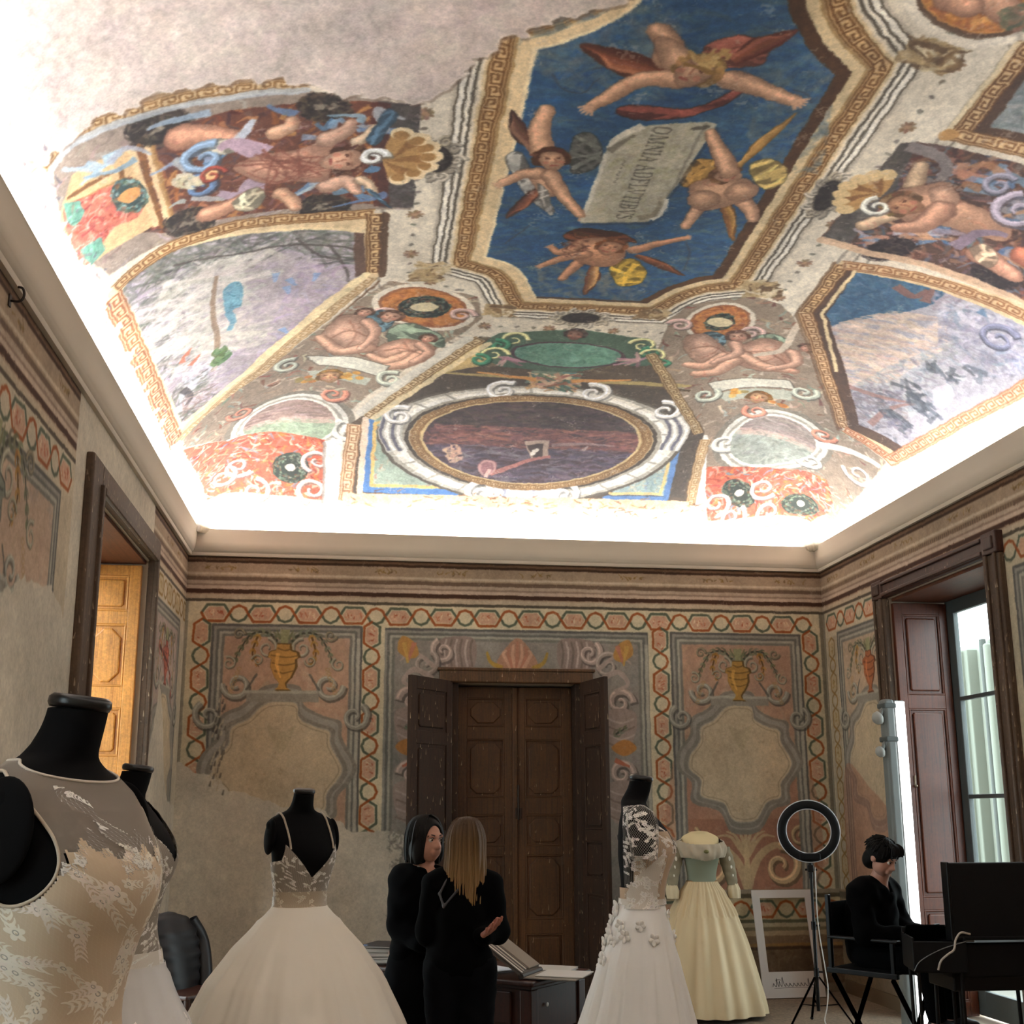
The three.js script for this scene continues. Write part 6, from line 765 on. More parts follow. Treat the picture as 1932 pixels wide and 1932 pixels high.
function booklet(label, p, turn, c, w = .21, d = .28, h = .008) {
  const t = thing('magazine', label, 'magazine', p, turn); mesh('pages', rbox(w - .004, h * .7, d - .004, .001, 0, h / 2, 0), paper, t); mesh('cover', merged([rbox(w, .001, d, .0004, 0, h, 0), rbox(w, .001, d, .0004, 0, .0006, 0), rbox(.0012, h, d, .0004, -w / 2, h / 2, 0)]), c, t); return t;
}
{
  const print = (draw) => { const tx = surface(0, 0, .21, .28, 1200, draw, { tone: 0, grain: 0 }); return new THREE.MeshStandardMaterial({ map: tx, roughness: .35 }); };
  reseed(91); let y = .802; const base = tableSpot(1.2, .15), names = ['grey-edged magazine at the bottom of the stack at the table end', 'thin white brochure near the bottom of the stack on the table', 'black booklet in the middle of the stack beside the ball gown', 'white catalogue in the middle of the magazine stack on the table', 'pale thick catalogue just under the top of the magazine stack', 'glossy blue and black magazine on top of the stack by the ball gown'];
  const blue = print(() => { rect(0, 0, .21, .28, '#0f1522'); blob([[.02, .1], [.1, .05], [.19, .1], [.17, .22], [.06, .24]], '#8db4e8'); for (let i = 0; i < 40; i++) stroke([[rr(.02, .19), rr(.04, .26)], [rr(.02, .19), rr(.04, .26)]], .02, .004, pick(['#dfeaf8', '#2c5aa0', '#0a0d14', '#5f8fd8']), .8); });
  [[.012, mat('#b7b3ae', .5)], [.01, mat('#dcdad6', .5)], [.016, mat('#141414', .4)], [.02, mat('#dedcd8', .5)], [.028, mat('#d0ccc4', .5)], [.008, blue]].forEach(([h, m], i) => { booklet(names[i], [base[0] + rr(-.015, .015), y, base[2] + rr(-.015, .015)], -.35 + rr(-.15, .15), m, .22, .29, h); y += h + .0015; });
  const q = tableSpot(1.32, .42); booklet('dark folder lying behind the magazine stack at the left table end', [q[0], .802, q[2]], .2, mat('#262a24', .6), .22, .3, .05);
  const s = tableSpot(.42, .2); booklet('white leaflet on the table behind the raised album cover', [s[0], .802, s[2]], .5, mat('#dfe3ea', .5), .2, .27, .012);
  const r = tableSpot(.1, .42); booklet('pale loose catalogue on the right end of the table', [r[0] - .02, .802, r[2]], 1.1, mat('#b9b6b0', .5), .2, .24, .014);
}
{ // chair with a dark jacket over it, left
  const t = thing('wooden_chair', 'brown wooden chair by the left wall under a black jacket', 'chair', [.5, 0, 2.1], .9); const m = WD.table;
  for (const [x, z] of [[-.19, .19], [.19, .19]]) mesh('leg', bar([x, 0, z], [x, .45, z], .018, .022), m, t); for (const s of [-1, 1]) mesh('leg', merged([bar([s * .19, 0, -.2], [s * .19, .46, -.19], .018, .022), bar([s * .19, .46, -.19], [s * .185, .93, -.25], .022, .016)]), m, t);
  mesh('seat', metres(rbox(.43, .035, .42, .014, 0, .455, 0)), m, t); for (const y of [.62, .76, .89]) mesh('back_rail', metres(rbox(.37, .06, .018, .006, 0, y, -.21 - (y - .46) * .125)), m, t); for (const s of [-1, 1]) mesh('stretcher', bar([s * .19, .2, .19], [s * .19, .2, -.19], .011), m, t);
  const j = thing('jacket', 'black padded jacket hung over the back of the wooden chair, left', 'jacket', [.5, 0, 2.1], .9), bk = mat('#16161a', .45);
  mesh('shell', loft([[.36, .25, .14, 0, -.2], [.5, .27, .15, 0, -.21], [.7, .265, .13, 0, -.225], [.85, .24, .1, 0, -.235], [.95, .17, .065, 0, -.25], [.985, .06, .03, 0, -.25]], { nu: 90, nv: 60, cap: .01, fold: (a, y) => .05 * Math.sin(y * 75) * Math.abs(Math.sin(a)) + .05 * Math.sin(a * 5 + y * 4) }), bk, j); mesh('hood', loft([[0, .13, .09, 0, 0], [.08, .15, .11, 0, 0], [.15, .1, .08, 0, 0], [.175, .02, .02, 0, 0]], { nu: 40, nv: 24, fold: (a, y) => .06 * Math.sin(a * 6) }).translate(0, .8, -.34), bk, j);
  for (const s of [-1, 1]) mesh('sleeve', tube([[s * .2, .92, -.23], [s * .275, .78, -.19], [s * .27, .6, -.13], [s * .25, .46, -.1]], .055, 30, 12), bk, j);
}
{ // chair between the ball gown and the women: only its corner shows
  const t = thing('side_chair', 'reddish wooden chair low between the ball gown and the dark-haired woman', 'chair', [1.66, 0, 4.02], .5), m = woodMat('#6a2f20', '#3c1810', 121, .3);
  for (const [x, z] of [[-.2, .2], [.2, .2], [-.2, -.2], [.2, -.2]]) mesh('leg', bar([x, 0, z], [x, .46, z], .017, .022), m, t); mesh('seat', metres(rbox(.45, .04, .45, .015, 0, .47, 0)), m, t); for (const s of [-1, 1]) mesh('back_post', bar([s * .2, .48, -.2], [s * .19, .76, -.24], .02, .016), m, t); mesh('back_rail', metres(rbox(.4, .07, .022, .008, 0, .72, -.235)), m, t);
}
{ // white picture frame leaning on the far wall, with handwriting along its foot
  const t = thing('empty_frame', 'white empty photo frame with scribbled lettering leaning on the painted far wall', 'frame', [5.69, .004, .3], 0), w = .6, h = .97;
  const sh = poly([[-w / 2, 0], [w / 2, 0], [w / 2, h], [-w / 2, h]]); sh.holes.push(new THREE.Path([[-w / 2 + .075, .23], [-w / 2 + .075, h - .075], [w / 2 - .075, h - .075], [w / 2 - .075, .23]].map((q) => new THREE.Vector2(...q))));
  const lean = (g) => g.rotateX(-.22); mesh('board', lean(extrude(sh, .012, .002)), mat('#cdc6c0', .6), t);
  reseed(95); const strokes = []; let x = -.2; const z = .0135, pen = (pts, r = .0028) => strokes.push(tube(pts.map(([a, b]) => [a, b, z]), r, 12, 5));
  for (const [hh, wd] of [[.03, .03], [.075, .02], [.05, .025], [.085, .03], [.03, .03], [.03, .035], [.03, .035], [.03, .03], [.032, .03], [.03, .035], [.07, .02], [.03, .04]]) { pen([[x, .1], [x + wd * .3, .1 + hh], [x + wd * .55, .1 + hh * .4], [x + wd, .1]]); x += wd + .004; } pen([[-.17, .155], [-.15, .16], [-.12, .157]]); pen([[-.19, .085], [0, .09], [.2, .086]], .0016);
  mesh('lettering', lean(merged(strokes)), mat('#4a4542', .8), t);
}
{ // ring light on its stand
  const x = 5.36, z = 1.62, t = thing('ring_light', 'black ring light with white rim on a tripod stand by the far right corner', 'lamp', [x, 0, z], -.38);
  const cy = 1.53, g = new THREE.TorusGeometry(.215, .036, 16, 72).scale(1, 1, .55).translate(0, cy, 0); mesh('ring_body', g, satin, t);
  mesh('diffuser', new THREE.TorusGeometry(.215, .03, 12, 72).scale(1, 1, .35).translate(0, cy, -.016), mat('#e6e8ea', .35), t);
  for (const r of [.181, .25]) mesh('rim', new THREE.TorusGeometry(r, .005, 8, 80).translate(0, cy, .004), mat('#c9ced2', .35), t);
  mesh('control_box', rbox(.17, .055, .04, .012, 0, cy - .205, .014), satin, t); mesh('tilt_head', merged([bar([0, cy - .255, 0], [0, cy - .38, 0], .016), rbox(.05, .06, .04, .01, 0, cy - .3, 0), bar([-.045, cy - .31, 0], [.05, cy - .31, 0], .009)]), blackMetal, t);
  mesh('column', merged([bar([0, .75, 0], [0, cy - .36, 0], .011), bar([0, .12, 0], [0, .78, 0], .015)]), blackMetal, t); for (const y of [.78, .42]) mesh('clamp', merged([bar([0, y - .035, 0], [0, y + .03, 0], .022), bar([0, y, 0], [.05, y, .01], .008)]), blackMetal, t);
  for (let i = 0; i < 3; i++) { const a = i * 2.094 + .35, c = Math.cos(a), s = Math.sin(a); const l = mesh('leg', merged([plank([c * .02, .38, s * .02], [c * .3, .012, s * .3], .02, .008), plank([c * .02, .16, s * .02], [c * .17, .185, s * .17], .014, .006)]), blackMetal, t); mesh('foot', new THREE.SphereGeometry(.014, 10, 8).translate(c * .3, .014, s * .3), satin, l); }
  const w = tag(mesh('cable', tube([[x + .03, 1.24, z + .02], [x + .02, .8, z + .04], [x + .05, .45, z + .06], [x + .06, .3, z + .07], [x + .03, .16, z + .1], [x, .05, z + .12], [x + .06, .008, z + .2], [x + .22, .008, z + .26], [x + .34, .008, z + .1]], .005, 90, 6), mat('#c4c0ba', .5)), 'pale cable twisting down the stand of the ring light', 'cable');
}
{ // tall strip light standing by the window
  const t = thing('strip_light', 'tall grey strip light with bright white edge standing before the right window', 'lamp', [6.04, 0, 1.9], .1), grey = mat('#6f7472', .45), H = 2.6;
  mesh('housing', rbox(.1, H - .02, .1, .03, -.06, H / 2 + .01, 0), grey, t);
  mesh('glow_face', rbox(.085, H - .04, .012, .005, .035, H / 2, .045), new THREE.MeshStandardMaterial({ color: '#ffffff', emissive: new THREE.Color(1, 1, 1), emissiveIntensity: 1.6 }), t);
  mesh('back_plate', rbox(.09, H - .02, .03, .006, .035, H / 2, .022), grey, t);
  for (const [y, s] of [[2.475, 1], [2.2, .85]]) { const c = mesh('clamp_band', rbox(.115, .045, .115, .012, -.06, y + .07, 0), mat('#4d5250', .5), t); mesh('knob', lathe([[0, -.02], [.03, -.02], [.056, 0], [.05, .03], [.03, .05], [0, .055]].map(([a, b]) => [a * s, b * s]), 28).rotateZ(1.9).translate(-.15, y - .03, .02), mat('#a2a49e', .4), t); mesh('knob_arm', bar([-.1, y + .05, .01], [-.145, y - .02, .02], .016), grey, t); }
  mesh('foot_plate', rbox(.34, .02, .34, .008, 0, .01, 0), grey, t);
  const l = new THREE.RectAreaLight(0xffffff, 1.6, .08, 2.5); l.position.set(6.08, 1.3, 1.965); l.lookAt(6.3, 1.3, 4); scene.add(l); l.name = 'strip_light_glow';
}
{ // folding director's chair, seen from behind and the side
  const t = thing('director_chair', "tall black folding director's chair under the seated person", 'chair', [5.12, 0, 3.3], .62), SH = .68, w = .27, d = .22;

  mesh('seat', rbox(2 * w, .02, 2 * d, .008, 0, SH, 0), blackCloth, t); mesh('backrest', rbox(2 * w + .02, .24, .016, .006, 0, SH + .3, -d), blackCloth, t);
  for (const s of [-1, 1]) {
    mesh('back_post', rbox(.03, .5, .03, .006, s * w, SH + .22, -d), blackMetal, t); mesh('arm_rest', rbox(.05, .02, 2 * d + .06, .008, s * w, SH + .2, .02), blackMetal, t); mesh('front_post', rbox(.026, .2, .026, .005, s * w, SH + .1, d), blackMetal, t); mesh('seat_rail', rbox(.032, .035, 2 * d + .06, .006, s * w, SH - .01, 0), blackMetal, t);
    for (const q of [-1, 1]) mesh('leg', plank([s * w, SH - .03, q * d * .95], [-s * w, .02, q * d * .95 + .012 * s], .034, .018, [0, 0, 1]), blackMetal, t); mesh('foot_rail', rbox(.03, .028, 2 * d + .08, .006, s * w, .016, 0), blackMetal, t);
  }
  mesh('foot_rest', merged([plank([-w, .3, d], [w, .3, d], .05, .015, [0, 0, 1]), bar([-w * .3, .28, d * .9], [0, .36, d * .9], .008), bar([0, .36, d * .9], [w * .5, .3, d * .9], .008)]), blackMetal, t);
}
{ // portable make-up station with raised lid, seen from behind
  const t = thing('makeup_case', 'black portable makeup station with its lid raised on folding legs, lower right', 'case', [5.44, 0, 4.2], -.06);
  mesh('lid', merged([rbox(.62, .44, .07, .012, 0, 1.17, 0), rbox(.6, .02, .09, .006, 0, .96, 0)]), satin, t); for (const s of [-1, 1]) mesh('lid_edge', rbox(.018, .45, .08, .006, s * .315, 1.17, 0), blackMetal, t);
  mesh('case_body', rbox(.62, .2, .36, .014, 0, .83, -.2), satin, t); mesh('lower_tray', rbox(.5, .09, .34, .01, -.05, .7, -.2), blackMetal, t);
  for (const [x, z] of [[-.27, -.04], [.27, -.04], [-.27, -.36], [.27, -.36]]) mesh('leg', bar([x, 0, z], [x * .96, .68, z], .012), blackMetal, t);
  for (const s of [-1, 1]) mesh('hinge', bar([s * .2 - .03, .945, -.01], [s * .2 + .03, .945, -.01], .012), chrome, t);
  const q = thing('equipment_bag', 'open black equipment case on a stand before the seated person', 'case', [5.08, 0, 4.06], -.3); // the open tray left of it
  mesh('tray', merged([rbox(.3, .02, .34, .006, 0, .78, 0), rbox(.3, .17, .014, .005, 0, .86, .165), rbox(.3, .22, .014, .005, 0, .885, -.165), rbox(.014, .19, .34, .005, -.145, .87, 0), rbox(.014, .19, .34, .005, .145, .87, 0)]), satin, q); mesh('flap', rbox(.3, .012, .2, .005, .0, 0, 0).rotateX(-.55).translate(0, .97, -.08), blackCloth, q); for (const [x, z] of [[-.12, .13], [.12, .13], [-.12, -.13], [.12, -.13]]) mesh('leg', bar([x, 0, z], [x, .78, z], .01), blackMetal, q); mesh('zip', tube([[-.15, .78, .17], [-.12, .83, .178], [.0, .9, .176], [.15, .95, .172]], .003), chrome, q);
  tag(mesh('cable', tube([[4.97, .8, 4.3], [4.985, .85, 4.31], [5.03, .885, 4.31], [5.07, .91, 4.31], [5.09, .96, 4.3], [5.13, 1.0, 4.29], [5.2, .99, 4.27]], .006, 60, 8), mat('#b9b4ac', .5)), 'thin grey cable looping over the black equipment case', 'cable');
}
tag(mesh('wall_hook', merged([tube([[.002, 4.02, 5.52], [.05, 4.02, 5.52], [.065, 4.05, 5.52], [.055, 4.085, 5.52], [.035, 4.09, 5.52]], .006, 30, 8), rbox(.008, .06, .03, .003, .004, 4.02, 5.52)]), mat('#2a211a', .5, { metalness: .5 })), 'small dark iron hook fixed high on the left wall near the cornice', 'hook');
// ---------------------------------------------------------------- people
const sub3 = (a, b) => [a[0] - b[0], a[1] - b[1], a[2] - b[2]], add3 = (a, b, k = 1) => [a[0] + b[0] * k, a[1] + b[1] * k, a[2] + b[2] * k], dot3 = (a, b) => a[0] * b[0] + a[1] * b[1] + a[2] * b[2];
const cap = (a, b, ra, rb = ra) => { const d = sub3(b, a), L = dot3(d, d) || 1e-9; return (p) => { const q = sub3(p, a), t = Math.max(0, Math.min(1, dot3(q, d) / L)); return Math.hypot(q[0] - d[0] * t, q[1] - d[1] * t, q[2] - d[2] * t) - (ra + (rb - ra) * t); }; };
const egg = (c, r, yaw = 0) => { const cs = Math.cos(yaw), sn = Math.sin(yaw), m = Math.min(...r); return (p) => { const q = sub3(p, c), x = q[0] * cs - q[2] * sn, z = q[0] * sn + q[2] * cs, k0 = Math.hypot(x / r[0], q[1] / r[1], z / r[2]), k1 = Math.hypot(x / r[0] ** 2, q[1] / r[1] ** 2, z / r[2] ** 2); return k0 < 1e-6 ? -m : k0 * (k0 - 1) / k1; }; };
const union = (list, k) => (p) => { let d = 1e3; for (const f of list) { const e = f(p), h = Math.max(0, k - Math.abs(d - e)) / k; d = Math.min(d, e) - h * h * k * .25; } return d; };
const carve = (f, list, k = .01) => (p) => { let d = f(p); for (const g of list) { const e = -g(p), h = Math.max(0, k - Math.abs(d - e)) / k; d = Math.max(d, e) + h * h * k * .25; } return d; };
function skinOf(f, c, size, cell) {                  // the surface f = 0 within a cube
  const N = Math.min(170, Math.ceil(size / cell)), mc = new MarchingCubes(N, new THREE.MeshStandardMaterial(), false, false, 160000), h = size / 2, B = 8;
  const pos = (i, j, k) => [c[0] + (i - N / 2) / (N / 2) * h, c[1] + (j - N / 2) / (N / 2) * h, c[2] + (k - N / 2) / (N / 2) * h], far = size / N * B * 1.1;
  for (let K = 0; K < N; K += B) for (let J = 0; J < N; J += B) for (let I = 0; I < N; I += B) {
    const m = f(pos(I + B / 2, J + B / 2, K + B / 2)), skip = Math.abs(m) > far;
    for (let k = K; k < Math.min(N, K + B); k++) for (let j = J; j < Math.min(N, J + B); j++) for (let i = I; i < Math.min(N, I + B); i++) mc.field[i + j * N + k * N * N] = -(skip ? m : f(pos(i, j, k)));
  }
  mc.isolation = 0; mc.update();
  const n = mc.count, P = new Float32Array(n * 3), Q = new Float32Array(n * 3);
  for (let i = 0; i < n * 3; i++) { P[i] = c[i % 3] + mc.positionArray[i] * h; Q[i] = mc.normalArray[i]; }
  let g = new THREE.BufferGeometry(); g.setAttribute('position', new THREE.BufferAttribute(P, 3)); g.setAttribute('normal', new THREE.BufferAttribute(Q, 3));
  g = mergeVertices(g, 1e-5); g.computeVertexNormals(); g.setAttribute('uv', new THREE.BufferAttribute(new Float32Array(g.attributes.position.count * 2), 2)); return g;
}
// a head about its centre: face +z, crown +y
const HEAD = carve(union([egg([0, .03, -.012], [.074, .092, .092]), egg([0, -.02, .018], [.06, .085, .072]), egg([0, -.08, .045], [.03, .026, .032]), egg([.03, -.045, .03], [.034, .045, .04]), egg([-.03, -.045, .03], [.034, .045, .04]), cap([0, .012, .086], [0, -.022, .104], .008, .0125), egg([.012, -.026, .094], [.009, .008, .01]), egg([-.012, -.026, .094], [.009, .008, .01]), cap([-.038, .03, .078], [.038, .03, .078], .01), cap([-.016, -.05, .086], [.016, -.05, .086], .0075), cap([-.012, -.06, .084], [.012, -.06, .084], .0085), egg([.076, 0, -.012], [.01, .03, .019]), egg([-.076, 0, -.012], [.01, .03, .019])], .018), [egg([.031, .012, .098], [.019, .012, .018]), egg([-.031, .012, .098], [.019, .012, .018])], .012);
const headMatrix = (c, yaw, pitch = 0, roll = 0) => new THREE.Matrix4().makeRotationFromEuler(new THREE.Euler(pitch, yaw, roll, 'YXZ')).setPosition(...c);
function hand(wrist, dir, palm, side, curl = .4, spread = .16, k = 1) {  // distance field of a hand: dir to the fingers, palm its normal, side +1 thumb on dir x palm
  const D = new THREE.Vector3(...dir).normalize(), Nn = new THREE.Vector3(...palm).addScaledVector(D, -D.dot(V3(palm))).normalize(), S = new THREE.Vector3().crossVectors(D, Nn).multiplyScalar(side);
  const P = (a, b, c) => [0, 1, 2].map((i) => wrist[i] + k * (S.getComponent(i) * a + D.getComponent(i) * b + Nn.getComponent(i) * c)), fs = [];
  fs.push(cap(P(.012, .01, 0), P(.026, .085, 0), .019 * k, .014 * k), cap(P(-.012, .01, 0), P(-.026, .078, 0), .018 * k, .013 * k), cap(P(0, .01, 0), P(0, .086, 0), .019 * k, .014 * k));
  [[.033, .088, .07, .0088], [.011, .093, .08, .009], [-.012, .09, .074, .0086], [-.033, .08, .058, .0078]].forEach(([x, y, L, r], i) => { const a = x * spread / .03, seg = [.45, .32, .26]; let q = P(x, y, 0), t = curl * .5, u = [x, y, 0]; for (let s = 0; s < 3; s++) { const l = L * seg[s], n = [u[0] + Math.sin(a) * l * Math.cos(t), u[1] + Math.cos(a) * l * Math.cos(t), u[2] + Math.sin(t) * l]; const e = P(...n); fs.push(cap(q, e, r * (1 - s * .08) * k, r * (.94 - s * .1) * k)); q = e; u = n; t += curl * .8; } });
  fs.push(cap(P(.022, .022, .004), P(.05, .05, .014), .013 * k, .0105 * k), cap(P(.05, .05, .014), P(.064, .078, .022), .0102 * k, .009 * k), cap(P(.064, .078, .022), P(.068, .1, .028), .009 * k, .0078 * k));
  return [union(fs, .007), P(0, .09, 0)];
}
const skinMat = (c) => new THREE.MeshPhysicalMaterial({ color: c, roughness: .55, sheen: .2, sheenColor: new THREE.Color('#ffd8c8') });
function lock(pts, r0, r1, seg = 14, rs = 6) { const c = new THREE.CatmullRomCurve3(pts.map(V3)), g = new THREE.TubeGeometry(c, seg, 1, rs), p = g.attributes.position, o = new THREE.Vector3(); for (let j = 0; j <= seg; j++) { c.getPointAt(j / seg, o); const t = j / seg, r = t < .12 ? r0 * (.4 + t * 5) : r0 + (r1 - r0) * t; for (let i = 0; i <= rs; i++) { const k = j * (rs + 1) + i; p.setXYZ(k, o.x + (p.getX(k) - o.x) * r, o.y + (p.getY(k) - o.y) * r * 1, o.z + (p.getZ(k) - o.z) * r); } } g.computeVertexNormals(); return g; }
function person(label, o) {
  const t = thing('person', label, 'person', o.base, 0), M = headMatrix(sub3(o.head, o.base), o.yaw, o.pitch ?? 0, o.roll ?? 0), L = (p) => sub3(p, o.base);
  const gs = [skinOf(union(o.limbs.map(([a, b, ra, rb]) => cap(L(a), L(b), ra, rb)).concat((o.masses ?? []).map(([c, r, y]) => egg(L(c), r, y))), .05), [o.mid[0] - o.base[0], o.mid[1], o.mid[2] - o.base[2]], o.span, .012), skinOf(HEAD, [0, 0, 0], .29, .0028).applyMatrix4(M)];
  for (const h of o.hands) { const [f, c] = hand(L(h[0]), h[1], h[2], h[3], h[4], h[5], .95); gs.push(skinOf(f, c, .24, .003)); }
  mesh('body', gs, skinMat(o.skin), t);
  const face = (name, g, m) => mesh(name, g.applyMatrix4(M), m, t), dark = mat('#1c1210', .4);
  for (const s of [-1, 1]) { const e = face('eye', new THREE.SphereGeometry(.0125, 18, 12).translate(s * .031, .011, .0755), mat('#d8d2ca', .3)); mesh('iris', new THREE.SphereGeometry(.0062, 12, 10).scale(1, 1, .5).translate(s * .031, .011, .0868).applyMatrix4(M), mat('#2a1a12', .25), e); face('brow', tube([[s * .014, .032, .0885], [s * .032, .037, .086], [s * .05, .03, .074]], .0036, 12, 6), dark); face('lashes', tube([[s * .019, .016, .0865], [s * .031, .022, .088], [s * .044, .015, .081]], .0018, 12, 5), dark); }
  face('lips', merged([new THREE.SphereGeometry(1, 18, 10).scale(.02, .0055, .008).translate(0, -.05, .0895), new THREE.SphereGeometry(1, 18, 10).scale(.017, .0065, .008).translate(0, -.0595, .0885)]), mat('#a4554c', .45));
  for (const [name, f, c, size, cell, m] of o.wear) mesh(name, skinOf((p) => f(add3(p, o.base)), L(c), size, cell), m, t);
  if (o.hair) { const h = mesh('hair', merged([skinOf(o.hair[0], [0, o.hair[2] ?? -.02, -.02], o.hair[1], o.hair[3] ?? .005), ...(o.locks ?? [])]), o.hairMat, t); if (o.dye) { const p = h.geometry.attributes.position, c = new Float32Array(p.count * 3), a = new THREE.Color(o.dye[0]), b = new THREE.Color(o.dye[1]), q = new THREE.Color(); for (let i = 0; i < p.count; i++) { q.lerpColors(a, b, Math.max(0, Math.min(1, (.1 - p.getY(i)) / .38 + .25 * (noise(Math.atan2(p.getX(i), -p.getZ(i)) * 14 + 90, 3) - .5)))); c.set([q.r, q.g, q.b], i * 3); } h.geometry.setAttribute('color', new THREE.BufferAttribute(c, 3)); } h.geometry.applyMatrix4(M); }
  return t;
}
const wrinkle = (f, a = .004, s = 1) => (p) => f(p) + a * (Math.sin(p[1] * 55 * s + Math.sin(p[0] * 31) * 2) * .5 + Math.sin(p[0] * 47 * s + p[1] * 22) * .3 + Math.sin(p[2] * 43 * s - p[1] * 30) * .3);
const wool = (c, r = .95) => pmat(c, r, { specularIntensity: .15 });
const below = (f, y) => (p) => Math.max(f(p), p[1] - y), above = (f, y) => (p) => Math.max(f(p), y - p[1]);
const capsOf = (l, g) => l.map(([a, b, ra, rb]) => cap(a, b, ra + g, (rb ?? ra) + g));
{ // the dark-haired woman, turned towards the other
  const x = 1.975, z = 4.36, yaw = .62, H = [2.025, 1.545, 4.4];
  const torso = [[[x, 1.0, z], [x, 1.2, z], .1, .105], [[x - .055, 1.335, z - .04], [x + .08, 1.33, z + .04], .066, .066], [[x, 1.18, z], [x, 1.3, z], .12, .1], [[x + .02, 1.33, z + .01], [2.025, 1.46, 4.385], .056, .05]];
  const legs = [[[x - .05, .95, z - .03], [x - .06, .5, z - .02], .09, .058], [[x - .06, .5, z - .02], [x - .06, .09, z - .03], .054, .036], [[x + .06, .95, z + .03], [x + .06, .5, z + .05], .09, .058], [[x + .06, .5, z + .05], [x + .06, .09, z + .04], .054, .036], [[x - .06, .05, z - .03], [x + .06, .035, z + .06], .036, .028], [[x + .06, .05, z + .04], [x + .18, .035, z + .13], .036, .028]];
  const armR = [[[x - .075, 1.335, z - .02], [x - .085, 1.1, z + .05], .05, .042], [[x - .085, 1.1, z + .05], [x + .02, 1.03, z + .2], .04, .032]], armL = [[[x + .12, 1.33, z + .05], [x + .15, 1.1, z + .08], .05, .042], [[x + .15, 1.1, z + .08], [x + .13, 1.02, z + .24], .04, .03]];
  const coat = wrinkle(union([...capsOf(torso.slice(0, 3), .022), ...capsOf(armR, .018), ...capsOf(armL, .018), egg([x, .95, z], [.14, .14, .13], yaw)], .04), .004);
  const skirt = wrinkle(union([cap([x, 1.0, z], [x - .015, .78, z], .13, .15), cap([x - .015, .78, z], [x - .02, .62, z], .15, .16)], .05), .005, .7);
  const bob = carve(union([egg([0, .035, -.016], [.09, .1, .105]), egg([0, -.045, -.03], [.092, .1, .085]), egg([.07, -.05, .012], [.03, .075, .045]), egg([-.07, -.05, .012], [.03, .075, .045])], .03), [egg([0, -.025, .092], [.06, .115, .088]), egg([.0, -.2, .0], [.2, .075, .2])], .015);
  reseed(141); const bobs = []; for (let i = 0; i < 70; i++) { const a = -2.45 + i / 69 * 4.9 + rr(-.03, .03), sa = Math.sin(a), ca = -Math.cos(a), k = rr(-.004, .006); bobs.push(lock([[sa * .015, .137, .02], [sa * .062, .112, -.016 + ca * .066], [sa * (.088 + k), .05, -.018 + ca * (.1 + k)], [sa * (.094 + k), -.03, -.022 + ca * (.1 + k)], [sa * (.088 + k), -.1 - rr(0, .02), -.026 + ca * .088]], .011, .006)); }
  person('woman with chin-length dark hair in a black coat and skirt, turned towards the long-haired woman', { base: [x, 0, z], head: H, yaw, pitch: .06, mid: [x, .83, z], span: 1.78, skin: '#c08f7a', limbs: [...torso, ...legs, ...armR, ...armL], masses: [[[x, .95, z], [.11, .09, .09], yaw]],
    hands: [[[x + .02, 1.03, z + .2], [.6, -.2, .7], [0, -.5, .5], 1, .6], [[x + .13, 1.02, z + .24], [.3, -.3, .8], [-.6, -.4, .3], -1, .6]], locks: bobs, hair: [bob, .34, -.01, .004], hairMat: pmat('#0f0c0b', .6, { specularIntensity: .5 }),
    wear: [['coat', carve(above(below(coat, 1.425), .8), [cap([2.04, 1.5, 4.43], [2.075, 1.33, 4.5], .06, .03)], .012), [x, 1.08, z], .95, .0095, wool('#050507')], ['skirt', below(above(skirt, .62), 1.04), [x, .8, z], .6, .01, wool('#0b0b0e')], ['stockings', below(union(capsOf(legs.slice(0, 4), .006), .02), .68), [x, .36, z], .82, .012, wool('#050506')], ['shoes', below(union(capsOf(legs.slice(4), .01), .02), .08), [x + .06, .05, z + .05], .46, .01, mat('#0a0a0b', .4)], ['collar', wrinkle(union([cap([1.985, 1.405, 4.42], [2.07, 1.3, 4.49], .014, .01), cap([2.09, 1.395, 4.41], [2.085, 1.3, 4.485], .012, .008)], .01), 0), [2.04, 1.35, 4.45], .2, .005, mat('#c9c6c4', .8)]] });
}
